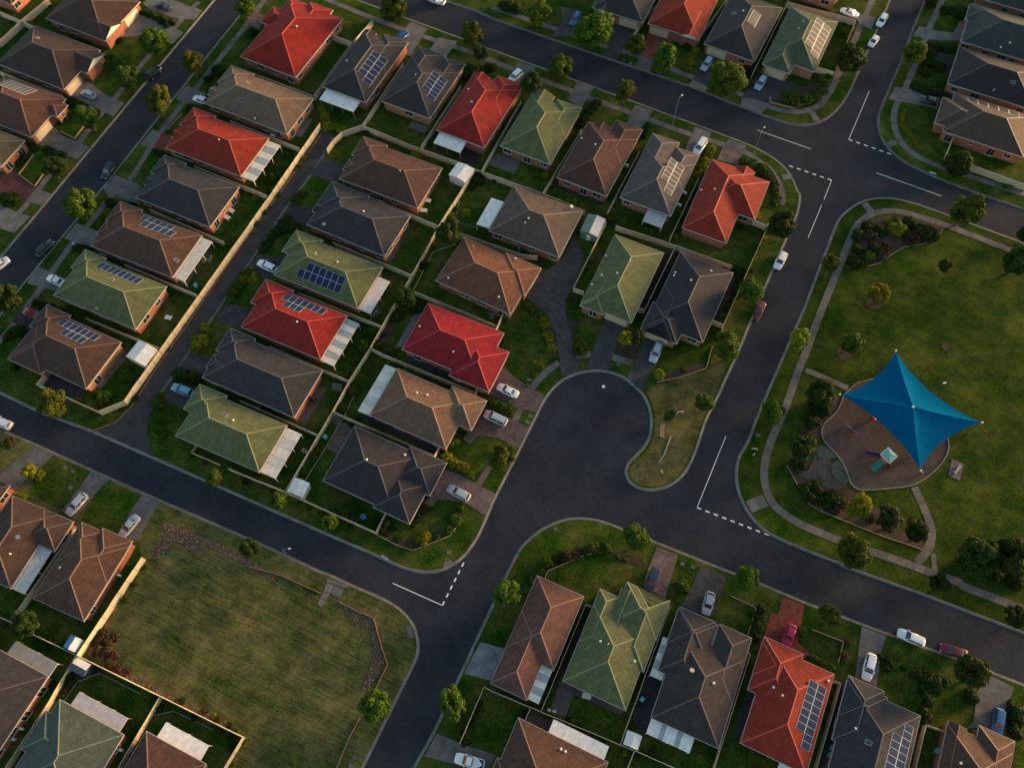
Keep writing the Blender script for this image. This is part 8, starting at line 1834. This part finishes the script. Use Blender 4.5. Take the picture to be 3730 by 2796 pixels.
# bench on slab
bb = V3('bench'); br_ = tag(empty('park_bench', bb, rad(72)), 'park bench with pale slats standing on a concrete slab', 'bench')
for k in range(4): mb = MB(); mb.box(-1.1, -.25+k*.12, .45, 1.1, -.16+k*.12, .49); mb.build('slat', MAT['galv'], br_)
for k in range(2): mb = MB(); mb.box(-1.1, .26, .6+k*.16, 1.1, .29, .72+k*.16); mb.build('backrest_slat', MAT['galv'], br_)
for sx in (-.9, .9): mb = MB(); mb.box(sx-.04, -.22, .05, sx+.04, .3, .45); mb.build('leg', MAT['steel'], br_)
tag(sheet('bench_slab', [(bb.x+p[0], bb.y+p[1]) for p in ((-1.3, -1.8), (1.0, -1.8), (1.0, 1.9), (-1.3, 1.9))], .05, MAT['conc2'], thick=.06), 'concrete slab under the park bench', kind='structure')
for k in ('ring1', 'ring2', 'ring3'):
    p = PT[k]; tag(sheet('bark_ring', [(p[0]+(.75 if k == 'ring3' else 1.5)*math.cos(t*.392)*(1+.12*math.sin(t*3)), p[1]+(.75 if k == 'ring3' else 1.5)*math.sin(t*.392)*(1+.12*math.cos(t*2))) for t in range(16)], .03, MAT['bark'], thick=.03), {'ring1': 'bark ring under the upper small park tree', 'ring2': 'bark ring under the lower small park tree', 'ring3': 'empty bark patch in the park lawn'}[k], kind='structure')
def lamp(base, h, arm, lab, head=.3):
    r_ = tag(empty('street_lamp', base), lab, 'street lamp'); mb = MB(); mb.tube([(0, 0, 0), (0, 0, h*.6), (0, 0, h)], [.07, .05, .04], 8); mb.build('pole', MAT['galv'], r_)
    mb = MB(); e = Vector((arm[0], arm[1], h+.25)); mb.tube([(0, 0, h-.05), e*.5+Vector((0, 0, h*.5+.1)), e], [.045, .04, .04], 6); mb.build('arm', MAT['galv'], r_)
    mb = MB(); ang = math.atan2(arm[1], arm[0]); M_ = Matrix.Translation(e)@Matrix.Rotation(ang, 4, 'Z'); mb.box(-.1, -.11, -.06, head, .11, .05, M=M_); mb.build('lantern', MAT['white'], r_)
lamp(V3('lamp1'), 9.6, (.3, 1.0), 'tall slim street lamp below the top road in front of the grey house')
lamp(V3('lamp2'), 2.6, (1.1, .6), 'short street lamp leaning over the lower road beside the vacant lot')
lamp(V3('lamp3'), 8.0, (.2, .5), 'dark slim street lamp at the orange red corner house', .25)
lamp(V3('parklight'), 4.2, (.3, .2), 'park light with square white head right of the sail', .55)
# grass tongue things
def post_thing(nm, pts, lab, cat, mat, r=.07):
    r_ = tag(empty(nm, Vector(pts[0])), lab, cat); mb = MB(); mb.tube([Vector(p)-Vector(pts[0]) for p in pts], [r]*len(pts), 8); mb.build('post', mat, r_)
post_thing('fallen_pole', [V3('post0', .12), V3('post1', .1), V3('post2', .1)], 'long pale pole lying on the grass tongue', 'pole', MAT['galv'], .10)
sgn = V3('sign'); r_ = tag(empty('notice_board', sgn, rad(30)), 'small dark notice board on pale posts on the grass tongue', 'sign')
for s in (-.6, .6): mb = MB(); mb.box(s-.06, -.06, 0, s+.06, .06, 1.3); mb.build('post', MAT['offwhite'], r_)
mb = MB(); mb.box(-.54, -.05, .6, .54, .05, 1.25); mb.build('board', MAT['bbq_black'], r_); mb = MB(); mb.box(-.66, -.07, 1.25, .66, .07, 1.34); mb.build('rail', MAT['offwhite'], r_)
sg = V3('sign2'); r_ = tag(empty('marker_sign', sg, rad(-40)), 'white marker post beside the tip of the grass tongue', 'sign'); mb = MB(); mb.tube([(0, 0, 0), (0, 0, 1.6)], [.05, .05], 8); mb.build('post', MAT['steel'], r_); mb = MB(); mb.box(-.28, -.03, .7, .28, .03, 1.6); mb.build('panel', MAT['white'], r_)
mb = MB(); p0, p1 = V3('sleeper0'), V3('sleeper1'); ln = (p1-p0).length; an = math.atan2((p1-p0).y, (p1-p0).x); r_ = tag(empty('timber_seat', (p0+p1)/2, an), 'weathered timber seat on the grass tongue', 'seat')
for s in (-.22, .22): mb = MB(); mb.box(-ln/2, s-.16, .34, ln/2, s+.16, .42); mb.build('plank', MAT['wood'], r_)
for s in (-ln/2+.2, ln/2-.2): mb = MB(); mb.box(s-.08, -.3, 0, s+.08, .3, .34); mb.build('leg', MAT['wood'], r_)
lid = MB(); lid.box(-.42, -.32, 0, .42, .32, .05, bottom=False); lid.box(-.34, -.24, .05, .34, .24, .056, 1); LID = lid.mesh('pit_lid', [MAT['conc'], MAT['conc2']])
LP = LIDS+[PT['pit']]; rk = from_left(LP)
for k, (x, y) in enumerate(LP): tag(inst('pit_lid', LID, None, (x, y, .0), (0, 0, RND.uniform(-.3, .3))), 'small concrete service pit lid in the verge grass, %s from the left' % ORDN[rk[k]].replace('leftmost', 'first'), 'pit lid', 'service pit lids')
pl = MB(); pl.box(-.28, -.28, 0, .28, .28, .02); o = pl.build('road_plate', MAT['white']); o.location = (*PT['plate'], ROAD_Z+.004); o.rotation_euler = (0, 0, .7); tag(o, 'small white diamond plate on the cul-de-sac asphalt', 'plate')
post_thing('bollard_rail', [V3('bar', .0), V3('bar', .5), V3('bar', .5)+Vector((.9, .35, 0)), V3('bar', 0)+Vector((.9, .35, 0))], 'low white rail on the verge left of the playground', 'rail', MAT['white'], .06)
post_thing('marker_post', [V3('bar2'), V3('bar2', 1.0)], 'short white marker post beside the low white rail', 'post', MAT['white'], .07)
post_thing('marker_post', [V3('lampk'), V3('lampk', 1.2)], 'pale marker post at the bottom road corner', 'post', MAT['galv'], .09)
post_thing('mail_box_post', [V3('mailbox'), V3('mailbox', .9)], 'small white letterbox post in front of the brown solar house', 'letterbox', MAT['white'], .12)
for k, lab in (('inlet', 'concrete drain inlet at the lower road corner'), ('inlet2', 'concrete drain inlet at the right junction')):
    mb = MB(); mb.box(-.9, -.25, -.1, .9, .25, .05); mb.box(-.7, -.18, .05, .7, .18, .058, 1); o = mb.build('drain_inlet', [MAT['kerb'], MAT['steel']]); o.location = (*PT[k], 0); o.rotation_euler = (0, 0, rad(-6 if k == 'inlet' else 0)); tag(o, lab, 'drain')
# ------------------------------------------------------------------ yard clutter
for nm, lab, (x, y), kind in CLUTTER:
    r_ = tag(empty(nm, (x, y, 0), RND.uniform(-.3, .3)), lab, nm.replace('_', ' '))
    if kind == 'tank':
        mb = MB(); mb.tube([(0, 0, 0), (0, 0, 1.1), (0, 0, 1.25)], [.55, .55, .42], 14); mb.build('body', MAT['tank_blue'], r_); mb = MB(); mb.tube([(0, 0, 1.25), (0, 0, 1.33)], [.2, .18], 10); mb.build('lid', MAT['bbq_black'], r_)
    elif kind == 'line':
        mb = MB(); mb.tube([(0, 0, 0), (0, 0, 2.0)], [.05, .04], 8); mb.build('post', MAT['galv'], r_); mb = MB()
        for t in range(4): mb.tube([(0, 0, 1.9), (1.3*math.cos(t*math.pi/2), 1.3*math.sin(t*math.pi/2), 2.1)], [.03, .02], 5)
        for q in (.5, .9, 1.3):
            for t in range(4): mb.tube([(q*math.cos(t*math.pi/2), q*math.sin(t*math.pi/2), 1.9+.2*q/1.3), (q*math.cos((t+1)*math.pi/2), q*math.sin((t+1)*math.pi/2), 1.9+.2*q/1.3)], [.01, .01], 4)
        mb.build('frame', MAT['galv'], r_)
    elif kind in ('table', 'chair'):
        s = .75 if kind == 'table' else .3; zt = .72 if kind == 'table' else .45; mb = MB(); mb.box(-s, -s*.65, zt, s, s*.65, zt+.05); mb.build('top' if kind == 'table' else 'seat', MAT['offwhite'], r_)
        for sx in (-1, 1):
            for sy in (-1, 1): mb = MB(); mb.box(sx*s*.85-.03, sy*s*.5-.03, 0, sx*s*.85+.03, sy*s*.5+.03, zt, bottom=False); mb.build('leg', MAT['offwhite'], r_)
        if kind == 'chair': mb = MB(); mb.box(-s, s*.55, .5, s, s*.65, .95); mb.build('backrest', MAT['offwhite'], r_)
    elif kind == 'bin':
        mb = MB(); mb.box(-.3, -.35, .08, .3, .35, 1.0); mb.build('body', MAT['bin_teal'], r_); mb = MB(); mb.box(-.33, -.4, 1.0, .33, .38, 1.08); mb.build('lid', MAT['bin_teal'], r_)
        for sx in (-.28, .28): mb = MB(); mb.tube([(sx-.03, .32, .1), (sx+.03, .32, .1)], [.1, .1], 10); mb.build('wheel', MAT['rubber_tyre'], r_)
    elif kind == 'ac':
        mb = MB(); mb.box(-.45, -.2, .15, .45, .2, .9); mb.build('casing', MAT['white'], r_); mb = MB(); mb.tube([(0, -.201, .52), (0, -.22, .52)], [.3, .3], 14); mb.build('fan_grille', MAT['steel'], r_); mb = MB(); mb.box(-.4, -.15, 0, .4, .15, .15); mb.build('base', MAT['steel'], r_)
    elif kind == 'umbrella':
        mb = MB(); mb.tube([(0, 0, 0), (0, 0, 2.3)], [.03, .03], 8); mb.build('pole', MAT['galv'], r_); mb = MB(); mb.tube([(0, 0, .8), (0, 0, 1.2), (0, 0, 2.2)], [.34, .26, .05], 10); mb.build('canopy', MAT['tank_blue'], r_); mb = MB(); mb.tube([(0, 0, 0), (0, 0, .1)], [.3, .28], 12); mb.build('base', MAT['conc2'], r_)
    elif kind == 'planter':
        mb = MB(); mb.box(-.5, -.3, 0, .5, .3, .4); mb.build('box', MAT['offwhite'], r_); inst('plant', SHRUB['g'][0], r_, (0, 0, .36), (0, 0, 0), (.4, .24, .3))
    elif kind == 'net':
        mb = MB()
        for a_, b_ in (((-.9, -.5, 0), (-.9, .5, 1.1)), ((.9, -.5, 0), (.9, .5, 1.1)), ((-.9, .5, 1.1), (.9, .5, 1.1)), ((-.9, -.5, .03), (.9, -.5, .03)), ((-.9, .5, 1.1), (-.9, .5, 0)), ((.9, .5, 1.1), (.9, .5, 0))): mb.tube([a_, b_], [.035, .035], 6)
        mb.build('frame', MAT['galv'], r_); mb = MB()
        for k in range(9): t_ = k/8; mb.tube([(-.9+1.8*t_, -.5, .03), (-.9+1.8*t_, .5, 1.1)], [.012, .012], 4); mb.tube([(-.9, -.5+t_, .03+1.07*t_), (.9, -.5+t_, .03+1.07*t_)], [.012, .012], 4)
        mb.build('net', MAT['steel'], r_)
    elif kind == 'bbq':
        mb = MB(); mb.box(-.75, -.35, .2, .75, .35, 1.05); mb.build('body', MAT['bbq_black'], r_); mb = MB(); mb.tube([(-.6, 0, 1.05), (.6, 0, 1.05)], [.3, .3], 12); mb.build('hood', MAT['bbq_black'], r_)
